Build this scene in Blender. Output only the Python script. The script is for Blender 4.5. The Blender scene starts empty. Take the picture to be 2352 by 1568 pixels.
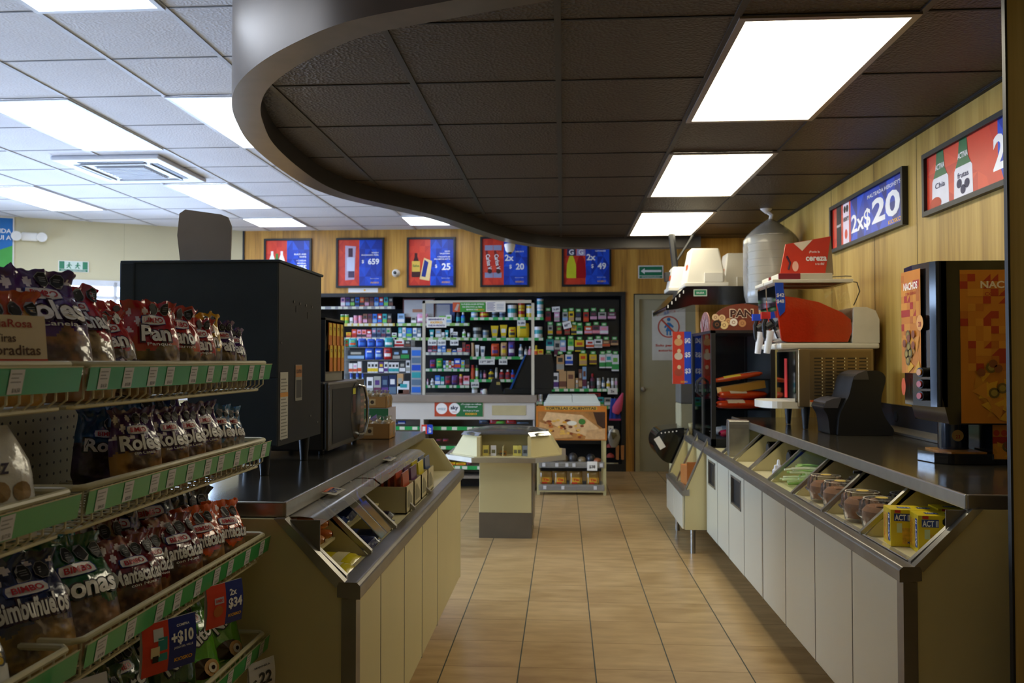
import bpy, bmesh, math, random
from mathutils import Vector, Matrix, noise
PI = math.pi
random.seed(7)
sc = bpy.context.scene
COL = sc.collection
# ---------------------------------------------------------------- camera
F_PX, EYE = 1900.0, 1.34
YAW, PITCH = math.atan(117/1900), math.atan(43/1900)
cd = bpy.data.cameras.new('camera'); cam = bpy.data.objects.new('camera', cd); COL.objects.link(cam)
cd.sensor_width = 36.0; cd.lens = 36.0*F_PX/2352; cd.clip_start = .05; cd.clip_end = 100
cam.location = (0, 0, EYE); cam.rotation_euler = (PI/2+PITCH, 0, YAW)
cd.dof.use_dof = True; cd.dof.focus_distance = 2.3; cd.dof.aperture_fstop = 6.5
sc.camera = cam
# ---------------------------------------------------------------- exposure, sky
sc.view_settings.view_transform = 'Standard'; sc.view_settings.look = 'None'
sc.view_settings.exposure = 0.12; sc.view_settings.gamma = 1.0; sc.view_settings.use_curve_mapping = False
LAMP_WARM, LAMP_COOL, SKY = 6.8, 7.0, 19.0
w = bpy.data.worlds.new('sky'); sc.world = w; w.use_nodes = True
_nt = w.node_tree; _bg = _nt.nodes['Background']; _tc = _nt.nodes.new('ShaderNodeTexCoord')
_sep = _nt.nodes.new('ShaderNodeSeparateXYZ'); _cr = _nt.nodes.new('ShaderNodeValToRGB')
_nt.links.new(_tc.outputs['Generated'], _sep.inputs[0]); _nt.links.new(_sep.outputs['Z'], _cr.inputs[0])
_cr.color_ramp.elements[0].color = (.42, .55, .85, 1); _cr.color_ramp.elements[0].position = .0
_cr.color_ramp.elements[1].color = (.5, .68, 1.0, 1); _cr.color_ramp.elements[1].position = .15
_nt.links.new(_cr.outputs[0], _bg.inputs[0]); _bg.inputs[1].default_value = SKY

# ---------------------------------------------------------------- helpers
def lin(h):
    h = h.lstrip('#'); c = [int(h[i:i+2], 16)/255 for i in (0, 2, 4)]
    return tuple((x/12.92 if x <= .04045 else ((x+.055)/1.055)**2.4) for x in c)
_M = {}
def mat(hexc, rough=.55, metal=0.0, var=.06, scale=8.0, bump=0.0, bscale=60.0, coat=0.0, emit=0.0, spec=.5):
    key = (hexc, rough, metal, var, scale, bump, bscale, coat, emit, spec)
    if key in _M: return _M[key]
    m = bpy.data.materials.new('m_'+hexc.strip('#')); m.use_nodes = True; nt = m.node_tree
    b = nt.nodes['Principled BSDF']; c = lin(hexc)
    tc = nt.nodes.new('ShaderNodeTexCoord'); n = nt.nodes.new('ShaderNodeTexNoise'); n.inputs['Scale'].default_value = scale
    n.inputs['Detail'].default_value = 3
    r = nt.nodes.new('ShaderNodeValToRGB')
    r.color_ramp.elements[0].position = .3; r.color_ramp.elements[1].position = .7
    r.color_ramp.elements[0].color = tuple(x*(1-var) for x in c)+(1,)
    r.color_ramp.elements[1].color = tuple(min(1, x*(1+var)) for x in c)+(1,)
    nt.links.new(tc.outputs['Object'], n.inputs['Vector']); nt.links.new(n.outputs['Fac'], r.inputs[0])
    nt.links.new(r.outputs[0], b.inputs['Base Color'])
    b.inputs['Roughness'].default_value = rough; b.inputs['Metallic'].default_value = metal; b.inputs['Specular IOR Level'].default_value = spec
    if coat: b.inputs['Coat Weight'].default_value = coat; b.inputs['Coat Roughness'].default_value = .08
    if emit:
        b.inputs['Emission Color'].default_value = c+(1,); b.inputs['Emission Strength'].default_value = emit
    if bump:
        n2 = nt.nodes.new('ShaderNodeTexNoise'); n2.inputs['Scale'].default_value = bscale; n2.inputs['Detail'].default_value = 4
        bp = nt.nodes.new('ShaderNodeBump'); bp.inputs['Strength'].default_value = bump; bp.inputs['Distance'].default_value = .004
        nt.links.new(tc.outputs['Object'], n2.inputs['Vector']); nt.links.new(n2.outputs['Fac'], bp.inputs['Height'])
        nt.links.new(bp.outputs[0], b.inputs['Normal'])
    _M[key] = m; return m
def lamp_mat(name, c, s):
    m = bpy.data.materials.new(name); m.use_nodes = True; nt = m.node_tree; b = nt.nodes['Principled BSDF']
    b.inputs['Base Color'].default_value = (.8, .8, .8, 1); b.inputs['Emission Color'].default_value = c+(1,)
    # tubes behind the prismatic diffuser: slightly brighter bands along the length
    tc = nt.nodes.new('ShaderNodeTexCoord'); wv = nt.nodes.new('ShaderNodeTexWave'); wv.inputs['Scale'].default_value = 1.05
    wv.inputs['Phase Offset'].default_value = .6; wv.inputs['Distortion'].default_value = .3
    mp = nt.nodes.new('ShaderNodeMapRange'); mp.inputs[3].default_value = s*.8; mp.inputs[4].default_value = s*1.2
    nt.links.new(tc.outputs['Object'], wv.inputs['Vector']); nt.links.new(wv.outputs['Fac'], mp.inputs[0])
    nt.links.new(mp.outputs[0], b.inputs['Emission Strength'])
    return m
def clear_mat(name, tint=(1, 1, 1), gloss=.12, rough=.03, dens=0.0, crinkle=0.0):
    m = bpy.data.materials.new(name); m.use_nodes = True; nt = m.node_tree; nt.nodes.remove(nt.nodes['Principled BSDF'])
    out = nt.nodes['Material Output']; t = nt.nodes.new('ShaderNodeBsdfTransparent'); t.inputs[0].default_value = tint+(1,)
    g = nt.nodes.new('ShaderNodeBsdfGlossy'); g.inputs['Roughness'].default_value = rough
    mx = nt.nodes.new('ShaderNodeMixShader'); lw = nt.nodes.new('ShaderNodeLayerWeight'); lw.inputs[0].default_value = gloss
    nt.links.new(lw.outputs['Fresnel'], mx.inputs[0]); nt.links.new(t.outputs[0], mx.inputs[1]); nt.links.new(g.outputs[0], mx.inputs[2])
    last = mx
    if dens:
        d = nt.nodes.new('ShaderNodeBsdfDiffuse'); d.inputs[0].default_value = (.8, .8, .8, 1)
        m2 = nt.nodes.new('ShaderNodeMixShader'); m2.inputs[0].default_value = dens
        nt.links.new(mx.outputs[0], m2.inputs[1]); nt.links.new(d.outputs[0], m2.inputs[2]); last = m2
    if crinkle:
        n2 = nt.nodes.new('ShaderNodeTexNoise'); n2.inputs['Scale'].default_value = 30
        bp = nt.nodes.new('ShaderNodeBump'); bp.inputs['Strength'].default_value = crinkle
        nt.links.new(n2.outputs['Fac'], bp.inputs['Height']); nt.links.new(bp.outputs[0], g.inputs['Normal'])
    nt.links.new(last.outputs[0], out.inputs[0]); return m

class MB:
    """collects shapes, then links them as one mesh object"""
    def __init__(s): s.v = []; s.f = []; s.m = []; s.mats = []
    def mi(s, m):
        if m not in s.mats: s.mats.append(m)
        return s.mats.index(m)
    def add(s, vs, fs, m):
        k = len(s.v); s.v += [tuple(v) for v in vs]; i = s.mi(m)
        for f in fs: s.f.append(tuple(a+k for a in f)); s.m.append(i)
        return s
    def box(s, a, b, m):
        x0, x1 = sorted((a[0], b[0])); y0, y1 = sorted((a[1], b[1])); z0, z1 = sorted((a[2], b[2]))
        vs = [(x, y, z) for z in (z0, z1) for y in (y0, y1) for x in (x0, x1)]
        return s.add(vs, [(0, 2, 3, 1), (4, 5, 7, 6), (0, 1, 5, 4), (2, 6, 7, 3), (0, 4, 6, 2), (1, 3, 7, 5)], m)
    def prism(s, poly, axis, a, b, m, m_caps=None):
        """poly: 2d outline on the two other axes (xyz order), extruded along axis from a to b"""
        def P(p, t):
            return {'x': (t, p[0], p[1]), 'y': (p[0], t, p[1]), 'z': (p[0], p[1], t)}[axis]
        n = len(poly); vs = [P(p, a) for p in poly]+[P(p, b) for p in poly]
        s.add(vs, [(i, (i+1) % n, n+(i+1) % n, n+i) for i in range(n)], m)
        s.add(vs, [tuple(range(n))[::-1], tuple(range(n, 2*n))], m_caps or m); return s
    def cyl(s, p0, p1, r0, m, r1=None, n=16, caps=True):
        p0, p1 = Vector(p0), Vector(p1); d = (p1-p0).normalized(); r1 = r0 if r1 is None else r1
        a = d.orthogonal().normalized(); b = d.cross(a); vs = []
        for p, r in ((p0, r0), (p1, r1)):
            for i in range(n): t = 2*PI*i/n; vs.append(p+a*math.cos(t)*r+b*math.sin(t)*r)
        fs = [(i, (i+1) % n, n+(i+1) % n, n+i) for i in range(n)]
        if caps: fs += [tuple(range(n))[::-1], tuple(range(n, 2*n))]
        return s.add(vs, fs, m)
    def tube(s, pts, r, m, n=6):
        pts = [Vector(p) for p in pts]; vs = []; up = None
        for i, p in enumerate(pts):
            d = (pts[min(i+1, len(pts)-1)]-pts[max(i-1, 0)]).normalized()
            if up is None: up = d.orthogonal().normalized()
            a = (up-d*up.dot(d))
            a = a.normalized() if a.length > 1e-5 else d.orthogonal().normalized()
            up = a; b = d.cross(a)
            for k in range(n): t = 2*PI*k/n; vs.append(p+a*math.cos(t)*r+b*math.sin(t)*r)
        fs = []
        for i in range(len(pts)-1):
            for k in range(n): fs.append((i*n+k, i*n+(k+1) % n, (i+1)*n+(k+1) % n, (i+1)*n+k))
        fs += [tuple(range(n))[::-1], tuple(range((len(pts)-1)*n, len(pts)*n))]
        return s.add(vs, fs, m)
    def lathe(s, prof, m, c=(0, 0, 0), n=20, mfn=None, sx=1.0, sy=1.0):
        vs = []
        for r, z in prof:
            for k in range(n): t = 2*PI*k/n; vs.append((c[0]+r*math.cos(t)*sx, c[1]+r*math.sin(t)*sy, c[2]+z))
        k0 = len(s.v); s.v += vs
        for i in range(len(prof)-1):
            mm = s.mi(mfn(i) if mfn else m)
            for k in range(n):
                s.f.append((k0+i*n+k, k0+i*n+(k+1) % n, k0+(i+1)*n+(k+1) % n, k0+(i+1)*n+k)); s.m.append(mm)
        if prof[0][0] > 1e-4: s.f.append(tuple(k0+k for k in range(n))[::-1]); s.m.append(s.mi(mfn(0) if mfn else m))
        if prof[-1][0] > 1e-4: s.f.append(tuple(k0+(len(prof)-1)*n+k for k in range(n))); s.m.append(s.mi(mfn(len(prof)-2) if mfn else m))
        return s
    def grid(s, fn, nu, nv, m, mfn=None):
        vs = [fn(i/nu, j/nv) for j in range(nv+1) for i in range(nu+1)]; k0 = len(s.v); s.v += [tuple(v) for v in vs]
        for j in range(nv):
            for i in range(nu):
                a = k0+j*(nu+1)+i; s.f.append((a, a+1, a+nu+2, a+nu+1)); s.m.append(s.mi(mfn((i+.5)/nu, (j+.5)/nv) if mfn else m))
        return s
    # flat print on a mapped surface: f(x, y, h) -> point
    def rect(s, f, x0, y0, x1, y1, m, h=.001, nx=1, ny=1):
        return s.grid(lambda a, b: f(x0+(x1-x0)*a, y0+(y1-y0)*b, h), nx, ny, m)
    def poly(s, f, pts, m, h=.001):
        return s.add([f(x, y, h) for x, y in pts], [tuple(range(len(pts)))], m)
    def disc(s, f, cx, cy, r, m, h=.001, n=20, ry=None, a0=0.0):
        ry = r if ry is None else ry
        pts = [(cx+r*math.cos(a0+2*PI*i/n), cy+ry*math.sin(a0+2*PI*i/n)) for i in range(n)]
        vs = [f(cx, cy, h)]+[f(x, y, h) for x, y in pts]
        return s.add(vs, [(0, 1+i, 1+(i+1) % n) for i in range(n)], m)
    def ring(s, f, cx, cy, r0, r1, m, h=.001, n=32):
        vs = []
        for r in (r0, r1):
            for i in range(n): t = 2*PI*i/n; vs.append(f(cx+r*math.cos(t), cy+r*math.sin(t), h))
        return s.add(vs, [(i, (i+1) % n, n+(i+1) % n, n+i) for i in range(n)], m)
    def text(s, f, body, cx, cy, ht, m, h=.0015, w=None, bold=.015, al='C', shear=0.0, rot=0.0):
        vs, fs, bb = glyphs(body, bold, shear); gw, gh = bb[1]-bb[0], bb[3]-bb[2]
        ky = ht/.72; kx = ky if w is None else w/gw
        ox = {'C': (bb[0]+bb[1])/2, 'L': bb[0], 'R': bb[1]}[al]
        c, sn = math.cos(rot), math.sin(rot); out = []
        for x, y in vs:
            a, b = (x-ox)*kx, (y-.36)*ky
            out.append(f(cx+a*c-b*sn, cy+a*sn+b*c, h))
        return s.add(out, fs, m)
    def build(s, name, parent=None, smooth=False, bevel=0.0, loc=None, rotz=0.0, seg=2):
        me = bpy.data.meshes.new(name); me.from_pydata(s.v, [], s.f)
        for m in s.mats: me.materials.append(m)
        me.polygons.foreach_set('material_index', s.m)
        if smooth: me.polygons.foreach_set('use_smooth', [True]*len(s.f))
        me.update()
        o = bpy.data.objects.new(name, me); COL.objects.link(o)
        if parent is not None: o.parent = parent
        if loc is not None: o.location = loc
        if rotz: o.rotation_euler = (0, 0, rotz)
        if bevel:
            b = o.modifiers.new('bevel', 'BEVEL'); b.width = bevel; b.segments = seg; b.limit_method = 'ANGLE'; b.angle_limit = .6
        if smooth and smooth != 'all':
            try: me.set_sharp_from_angle(angle=math.radians(40))
            except Exception: pass
        return o
_G = {}
def glyphs(body, bold, shear):
    k = (body, bold, shear)
    if k in _G: return _G[k]
    cu = bpy.data.curves.new('t', 'FONT'); cu.body = body; cu.size = 1.0; cu.offset = bold; cu.shear = shear; cu.resolution_u = 3; cu.fill_mode = 'FRONT'
    ob = bpy.data.objects.new('t', cu); COL.objects.link(ob)
    dg = bpy.context.evaluated_depsgraph_get(); me = bpy.data.meshes.new_from_object(ob.evaluated_get(dg))
    vs = [(v.co.x, v.co.y) for v in me.vertices]; fs = [tuple(p.vertices) for p in me.polygons]
    bpy.data.objects.remove(ob); bpy.data.curves.remove(cu); bpy.data.meshes.remove(me)
    xs = [v[0] for v in vs] or [0, 1]; ys = [v[1] for v in vs] or [0, 1]
    _G[k] = (vs, fs, (min(xs), max(xs), min(ys), max(ys))); return _G[k]
def frame(o, xd, yd):
    o, xd, yd = Vector(o), Vector(xd).normalized(), Vector(yd).normalized(); n = xd.cross(yd)
    return lambda x, y, h=0.0: o+xd*x+yd*y+n*h
def thing(name, label, cat, loc=(0, 0, 0), rotz=0.0, group=None):
    o = bpy.data.objects.new(name, None); COL.objects.link(o); o.empty_display_size = .05
    o.location = loc; o.rotation_euler = (0, 0, rotz); return tag(o, label, cat, group)
def tag(o, label, cat, group=None):
    o['label'] = label; o['category'] = cat
    if group: o['group'] = group
    return o
def struct(o, label=None, cat=None):
    o['kind'] = 'structure'
    if label: o['label'] = label
    if cat: o['category'] = cat
    return o
KIDS = {}
def dup(root, loc, rotz=None, label=None, group=None, scale=None):
    kids = KIDS.get(root.name)
    if kids is None: kids = KIDS[root.name] = [c for c in COL.objects if c.parent is root]
    r = root.copy(); COL.objects.link(r); r.location = loc
    if rotz is not None: r.rotation_euler = (0, 0, rotz)
    if label: r['label'] = label
    if group: r['group'] = group
    if scale: r.scale = scale
    for ch in kids:
        c = ch.copy(); COL.objects.link(c); c.parent = r
        for g in [x for x in COL.objects if x.parent is ch]:
            e = g.copy(); COL.objects.link(e); e.parent = c
    return r
def at(u, v, y):
    """point on the plane at depth y seen at u, v of the photograph"""
    r = (_F+_R*((u-1176)/F_PX)-_U*((v-784)/F_PX)); r = r*(y/r.y); return Vector((r.x, y, r.z+EYE))
_F = Vector((-math.sin(YAW)*math.cos(PITCH), math.cos(YAW)*math.cos(PITCH), math.sin(PITCH)))
_R = Vector((math.cos(YAW), math.sin(YAW), 0)); _U = _R.cross(_F)
ORD = ['first', 'second', 'third', 'fourth', 'fifth', 'sixth', 'seventh', 'eighth', 'ninth', 'tenth', 'eleventh', 'twelfth', 'thirteenth', 'fourteenth', 'fifteenth', 'sixteenth', 'seventeenth', 'eighteenth', 'nineteenth', 'twentieth']
# ---------------------------------------------------------------- shared materials
def nodes_of(name):
    m = bpy.data.materials.new(name); m.use_nodes = True; nt = m.node_tree
    return m, nt, nt.nodes['Principled BSDF']
def wood_mat(name, c0, c1, c2, plank=.2, rough=.45):
    m, nt, b = nodes_of(name); N = nt.nodes.new; L = nt.links.new
    tc = N('ShaderNodeTexCoord'); mp = N('ShaderNodeMapping'); mp.inputs['Scale'].default_value = (1, 1, .05)
    L(tc.outputs['Object'], mp.inputs[0])
    n1 = N('ShaderNodeTexNoise'); n1.inputs['Scale'].default_value = 9; n1.inputs['Detail'].default_value = 3
    n2 = N('ShaderNodeTexNoise'); n2.inputs['Scale'].default_value = 60; n2.inputs['Detail'].default_value = 6
    L(mp.outputs[0], n1.inputs[0]); L(mp.outputs[0], n2.inputs[0])
    ad = N('ShaderNodeMath'); ad.operation = 'MULTIPLY_ADD'; ad.inputs[1].default_value = .35; L(n2.outputs[0], ad.inputs[0])
    sc1 = N('ShaderNodeMath'); sc1.operation = 'MULTIPLY'; sc1.inputs[1].default_value = .75; L(n1.outputs[0], sc1.inputs[0]); L(sc1.outputs[0], ad.inputs[2])
    r = N('ShaderNodeValToRGB'); r.color_ramp.elements[0].position = .4; r.color_ramp.elements[1].position = .66
    r.color_ramp.elements[0].color = lin(c0)+(1,); r.color_ramp.elements[1].color = lin(c2)+(1,)
    e = r.color_ramp.elements.new(.53); e.color = lin(c1)+(1,)
    L(ad.outputs[0], r.inputs[0]); L(r.outputs[0], b.inputs['Base Color']); b.inputs['Roughness'].default_value = rough
    return m
M_WOOD = wood_mat('m_wood_wall', '#94692a', '#b78535', '#cc9c46')
M_WOODR = wood_mat('m_wood_wall_side', '#93702b', '#ad8b3d', '#bd9b4e')
M_CREAM = mat('#cdc190', .42, var=.03, scale=3)
M_DOORP = mat('#d2cdb6', .3, var=.02, scale=2, coat=.3)
M_WALL = mat('#cfc6a2', .6, var=.03, scale=2)
M_BLACK = mat('#17181a', .45, var=.1)
M_BLK2 = mat('#0d0d0f', .5)
M_GLOSSB = mat('#0c0c0e', .12, coat=.5)
M_WHITE = mat('#e9e7e2', .4, var=.02)
M_PAPER = mat('#eceae6', .6, var=.02)
M_STEEL = mat('#a3a099', .28, .85, var=.08, scale=20)
M_STEELD = mat('#807b74', .33, .7, var=.1, scale=12)
M_TOP = mat('#4b463d', .2, .5, var=.12, scale=6, coat=.3)
M_CHROME = mat('#c9ccd0', .12, 1.0, var=.03)
M_WIRE = mat('#cfc6a0', .35, var=.04)
M_GREEN = mat('#1f9a50', .3, coat=.3, var=.03)
M_TAG = mat('#dedede', .5, var=.03)
M_INK = mat('#2a2a2e', .5)
M_RED = mat('#c92a20', .4); M_BLUE = mat('#1238b0', .4); M_NAVY = mat('#14245e', .4)
M_YEL = mat('#e8c51c', .4); M_ORG = mat('#d9581a', .4); M_KIO = mat('#f0b428', .4)
M_GLASS = clear_mat('m_clear_glass', (.95, .97, .96), .12)
M_ACRY = clear_mat('m_clear_acrylic', (.93, .93, .9), .35, .06, dens=.05)
M_ACRYW = clear_mat('m_cloudy_acrylic', (.8, .8, .76), .45, .15, dens=.22)
M_CARD = mat('#a5793f', .7, bump=.1)
M_RUB = mat('#101010', .6)
# ================================================================ the room
X_R, Y_B, Z_C, Z_S = 1.815, 10.06, 2.95, 2.5       # right wall, back wall, white ceiling, brown ceiling
def floor_mat():
    m, nt, b = nodes_of('m_floor_tile'); N = nt.nodes.new; L = nt.links.new
    tc = N('ShaderNodeTexCoord'); sp = N('ShaderNodeSeparateXYZ'); L(tc.outputs['Object'], sp.inputs[0])
    def M(op, a, b2=None):
        n = N('ShaderNodeMath'); n.operation = op
        for i, q in enumerate((a, b2)):
            if q is None: continue
            if isinstance(q, (int, float)): n.inputs[i].default_value = q
            else: L(q, n.inputs[i])
        return n.outputs[0]
    tx = M('DIVIDE', M('SUBTRACT', sp.outputs['X'], .1375), .33); ty = M('DIVIDE', M('SUBTRACT', sp.outputs['Y'], 3.639), .3316)
    fx, fy = M('FRACT', tx), M('FRACT', ty)
    dx = M('MINIMUM', fx, M('SUBTRACT', 1.0, fx)); dy = M('MINIMUM', fy, M('SUBTRACT', 1.0, fy))
    gx, gy = M('LESS_THAN', dx, .0085), M('LESS_THAN', dy, .0045)
    cb = N('ShaderNodeCombineXYZ'); L(M('FLOOR', tx), cb.inputs[0]); L(M('FLOOR', ty), cb.inputs[1])
    wn = N('ShaderNodeTexWhiteNoise'); L(cb.outputs[0], wn.inputs[0])
    mp = N('ShaderNodeMapping'); mp.inputs['Scale'].default_value = (3, 9, 1); L(tc.outputs['Object'], mp.inputs[0])
    off = N('ShaderNodeVectorMath'); L(mp.outputs[0], off.inputs[0]); L(wn.outputs['Color'], off.inputs[1])
    ns = N('ShaderNodeTexNoise'); ns.inputs['Scale'].default_value = 1.6; ns.inputs['Detail'].default_value = 6; L(off.outputs[0], ns.inputs[0])
    r = N('ShaderNodeValToRGB'); r.color_ramp.elements[0].position = .32; r.color_ramp.elements[1].position = .7
    r.color_ramp.elements[0].color = lin('#a28356')+(1,); r.color_ramp.elements[1].color = lin('#c6a878')+(1,)
    L(M('ADD', M('MULTIPLY', wn.outputs['Value'], .14), M('MULTIPLY', ns.outputs[0], .9)), r.inputs[0])
    m1 = N('ShaderNodeMix'); m1.data_type = 'RGBA'; L(gy, m1.inputs[0]); L(r.outputs[0], m1.inputs[6]); m1.inputs[7].default_value = lin('#7a6144')+(1,)
    m2 = N('ShaderNodeMix'); m2.data_type = 'RGBA'; L(gx, m2.inputs[0]); L(m1.outputs[2], m2.inputs[6]); m2.inputs[7].default_value = lin('#3a4038')+(1,)
    L(m2.outputs[2], b.inputs['Base Color'])
    L(M('ADD', .28, M('MULTIPLY', M('MAXIMUM', gx, gy), .4)), b.inputs['Roughness'])
    bp = N('ShaderNodeBump'); bp.inputs['Strength'].default_value = .4; bp.inputs['Distance'].default_value = .003; bp.invert = True
    L(M('MAXIMUM', gx, gy), bp.inputs['Height']); L(bp.outputs[0], b.inputs['Normal'])
    return m
def ceil_mat(name, col, rough, sc_, strength):
    m, nt, b = nodes_of(name); N = nt.nodes.new; L = nt.links.new
    tc = N('ShaderNodeTexCoord'); v = N('ShaderNodeTexVoronoi'); v.inputs['Scale'].default_value = sc_
    n = N('ShaderNodeTexNoise'); n.inputs['Scale'].default_value = 2.0
    L(tc.outputs['Object'], v.inputs['Vector']); L(tc.outputs['Object'], n.inputs['Vector'])
    r = N('ShaderNodeValToRGB'); r.color_ramp.elements[0].position = .35; r.color_ramp.elements[1].position = .7
    c = lin(col); r.color_ramp.elements[0].color = tuple(x*.92 for x in c)+(1,); r.color_ramp.elements[1].color = c+(1,)
    L(n.outputs[0], r.inputs[0]); L(r.outputs[0], b.inputs['Base Color']); b.inputs['Roughness'].default_value = rough
    bp = N('ShaderNodeBump'); bp.inputs['Strength'].default_value = strength; bp.inputs['Distance'].default_value = .004
    L(v.outputs['Distance'], bp.inputs['Height']); L(bp.outputs[0], b.inputs['Normal']); return m
MB().box((-8, -3.2, -.1), (2.6, 10.9, 0), floor_mat()).build('floor')['kind'] = 'structure'
struct(MB().box((-8, -3.2, Z_C), (2.6, 10.9, Z_C+.1), ceil_mat('m_white_ceiling_tile', '#dadde6', .7, 70, .55)).build('ceiling'))
# white suspension grid
g = MB(); mb_l = mat('#b9bcc4', .5); mb_d = mat('#74777f', .6)
for k in range(-9, 7):
    x = -2.42+.61*k
    if -8 < x < 2: g.box((x-.012, -3, Z_C-.006), (x+.012, Y_B, Z_C), mb_l)
for k in range(-11, 11):
    y = 3.64+.61*k; g.box((-8, y-.005, Z_C-.003), (X_R, y+.005, Z_C), mb_d)
struct(g.build('trim_1'))
# ---- right wall, corner block, back wall, left walls
struct(MB().box((X_R, -3, 0), (X_R+.12, Y_B+.1, Z_C), M_WOODR).build('wall_right'))
struct(MB().box((1.29, 7.95, 0), (X_R-.001, 8.15, Z_S+.02), M_WOOD).build('wall_partition'))
seam = MB()
for y in (3.1, 4.35, 4.93, 5.7, 6.9):
    seam.box((X_R-.0015, y-.001, .95), (X_R, y+.001, Z_S), M_INK)
struct(seam.build('trim_2'))
bk = MB(); XL = -3.97; OX0, OX1, OZ = -3.25, .755, 2.165; DX0, DX1, DZ = .866, 1.78, 2.13
bk.box((XL, Y_B, OZ), (DX0-.0, Y_B+.1, Z_C), M_WOOD); bk.box((DX0, Y_B, DZ), (X_R, Y_B+.1, Z_C), M_WOOD)
bk.box((XL, Y_B, 0), (OX0, Y_B+.1, OZ), M_WOOD); bk.box((OX1, Y_B, 0), (DX0, Y_B+.1, OZ), M_WOOD)
bk.box((DX0-.001, Y_B+.001, OZ-.03), (DX0+.001, Y_B+.1, OZ), M_WOOD)
struct(bk.build('wall_back'))
rc = MB(); YR = Y_B+.55
rc.box((OX0-.02, YR, 0), (OX1+.02, YR+.02, OZ+.02), M_BLK2); rc.box((OX0-.02, Y_B+.1, OZ), (OX1+.02, YR, OZ+.02), M_BLK2)
rc.box((OX0-.02, Y_B+.1, 0), (OX0, YR, OZ), M_BLK2); rc.box((OX1, Y_B+.1, 0), (OX1+.02, YR, OZ), M_BLK2)
rc.box((OX0, Y_B-.02, OZ-.045), (OX1, Y_B+.1, OZ), M_BLACK); rc.box((OX1-.05, Y_B-.012, 0), (OX1, Y_B+.1, OZ-.045), M_BLACK)
rc.box((OX0, Y_B-.01, 0), (OX1, YR, .09), M_BLACK)
struct(rc.build('wall_niche'))
struct(MB().box((XL-.012, Y_B-.012, 0), (XL+.012, Y_B-.001, Z_C), M_BLACK).build('trim_3'))
# angled cream wall with a long shop window, its own frame: s along the wall, from the corner to the left
A0, A1 = Vector((XL, Y_B, 0)), Vector((-7.2, 8.35, 0)); AD = (A1-A0).normalized(); AL = (A1-A0).length
AN = Vector((-AD.y, AD.x, 0)) if Vector((-AD.y, AD.x, 0)).y < 0 else Vector((AD.y, -AD.x, 0))
WALLM = Matrix((( -AD.x, -AN.x, 0, 0), (-AD.y, -AN.y, 0, 0), (0, 0, 1, 0), (0, 0, 0, 1)))
def on_wall(s, z, h=0.0): p = A0+AD*s+AN*h; return Vector((p.x, p.y, z))
def wall_box(mb, s0, s1, z0, z1, h0, h1, m):
    vs = [on_wall(s, z, h) for z in (z0, z1) for h in (h0, h1) for s in (s0, s1)]
    mb.add(vs, [(0, 2, 3, 1), (4, 5, 7, 6), (0, 1, 5, 4), (2, 6, 7, 3), (0, 4, 6, 2), (1, 3, 7, 5)], m)
cw = MB(); WS0, WS1, WZ0, WZ1 = .35, 2.55, .9, 2.25
for s0, s1, z0, z1 in ((0, WS0, 0, Z_C), (WS1, AL, 0, Z_C), (WS0, WS1, 0, WZ0), (WS0, WS1, WZ1, Z_C)):
    wall_box(cw, s0, s1, z0, z1, -.12, 0, M_WALL)
for s in (1.35, 2.75): wall_box(cw, s-.001, s+.001, WZ1, Z_C, 0, .001, mat('#8d866a'))
struct(cw.build('wall_left'))
wf = MB(); MWF = mat('#dfe2e8', .4)
for s0, s1, z0, z1 in ((WS0, WS1, WZ1-.05, WZ1+.02), (WS0, WS1, WZ0-.04, WZ0+.03), (WS0-.02, WS0+.03, WZ0, WZ1), (WS1-.03, WS1+.02, WZ0, WZ1), (1.42, 1.46, WZ0, WZ1), (WS0, WS1, WZ1-.2, WZ1-.16)):
    wall_box(wf, s0, s1, z0, z1, -.08, .02, MWF)
struct(wf.build('window_1')); wg = MB(); wall_box(wg, WS0, WS1, WZ0, WZ1, -.06, -.055, M_GLASS)
gl = wg.build('pane', bpy.data.objects['window_1'])
# storefront side wall at the left and the front wall behind the camera, with windows
sw = MB(); XS = -7.2; segs = [(2.5, 4.9), (5.3, 7.7)]
sw.box((XS-.12, -3, 0), (XS, 8.4, .5), M_WALL); sw.box((XS-.12, -3, 2.35), (XS, 8.4, Z_C), M_WALL)
ed = [-3]+[q for s in segs for q in s]+[8.4]
for i in range(0, len(ed), 2): sw.box((XS-.12, ed[i], .5), (XS, ed[i+1], 2.35), M_WALL)
struct(sw.build('wall_side'))
struct(MB().box((XS, -3.1, 0), (X_R+.1, -3, Z_C), M_WOODR).build('wall_front'))
n = 2
for y0, y1 in segs:
    f = MB()
    for a, b in (((XS-.09, y0, .5), (XS-.02, y0+.05, 2.35)), ((XS-.09, y1-.05, .5), (XS-.02, y1, 2.35)), ((XS-.09, y0, .5), (XS-.02, y1, .55)), ((XS-.09, y0, 2.3), (XS-.02, y1, 2.35))): f.box(a, b, MWF)
    wo = struct(f.build('window_%d' % n)); MB().box((XS-.06, y0, .5), (XS-.055, y1, 2.35), M_GLASS).build('pane', wo); n += 1
# daylight portals
for i, (loc, rot, sx, sy) in enumerate([((XS-.15, 5.1, 1.42), (0, -PI/2, 0), 1.85, 5.2)]):
    ld = bpy.data.lights.new('daylight', 'AREA'); ld.shape = 'RECTANGLE'; ld.size = sx; ld.size_y = sy
    ld.cycles.is_portal = True
    lo = bpy.data.objects.new('daylight', ld); COL.objects.link(lo); lo.location = loc; lo.rotation_euler = rot
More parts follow.
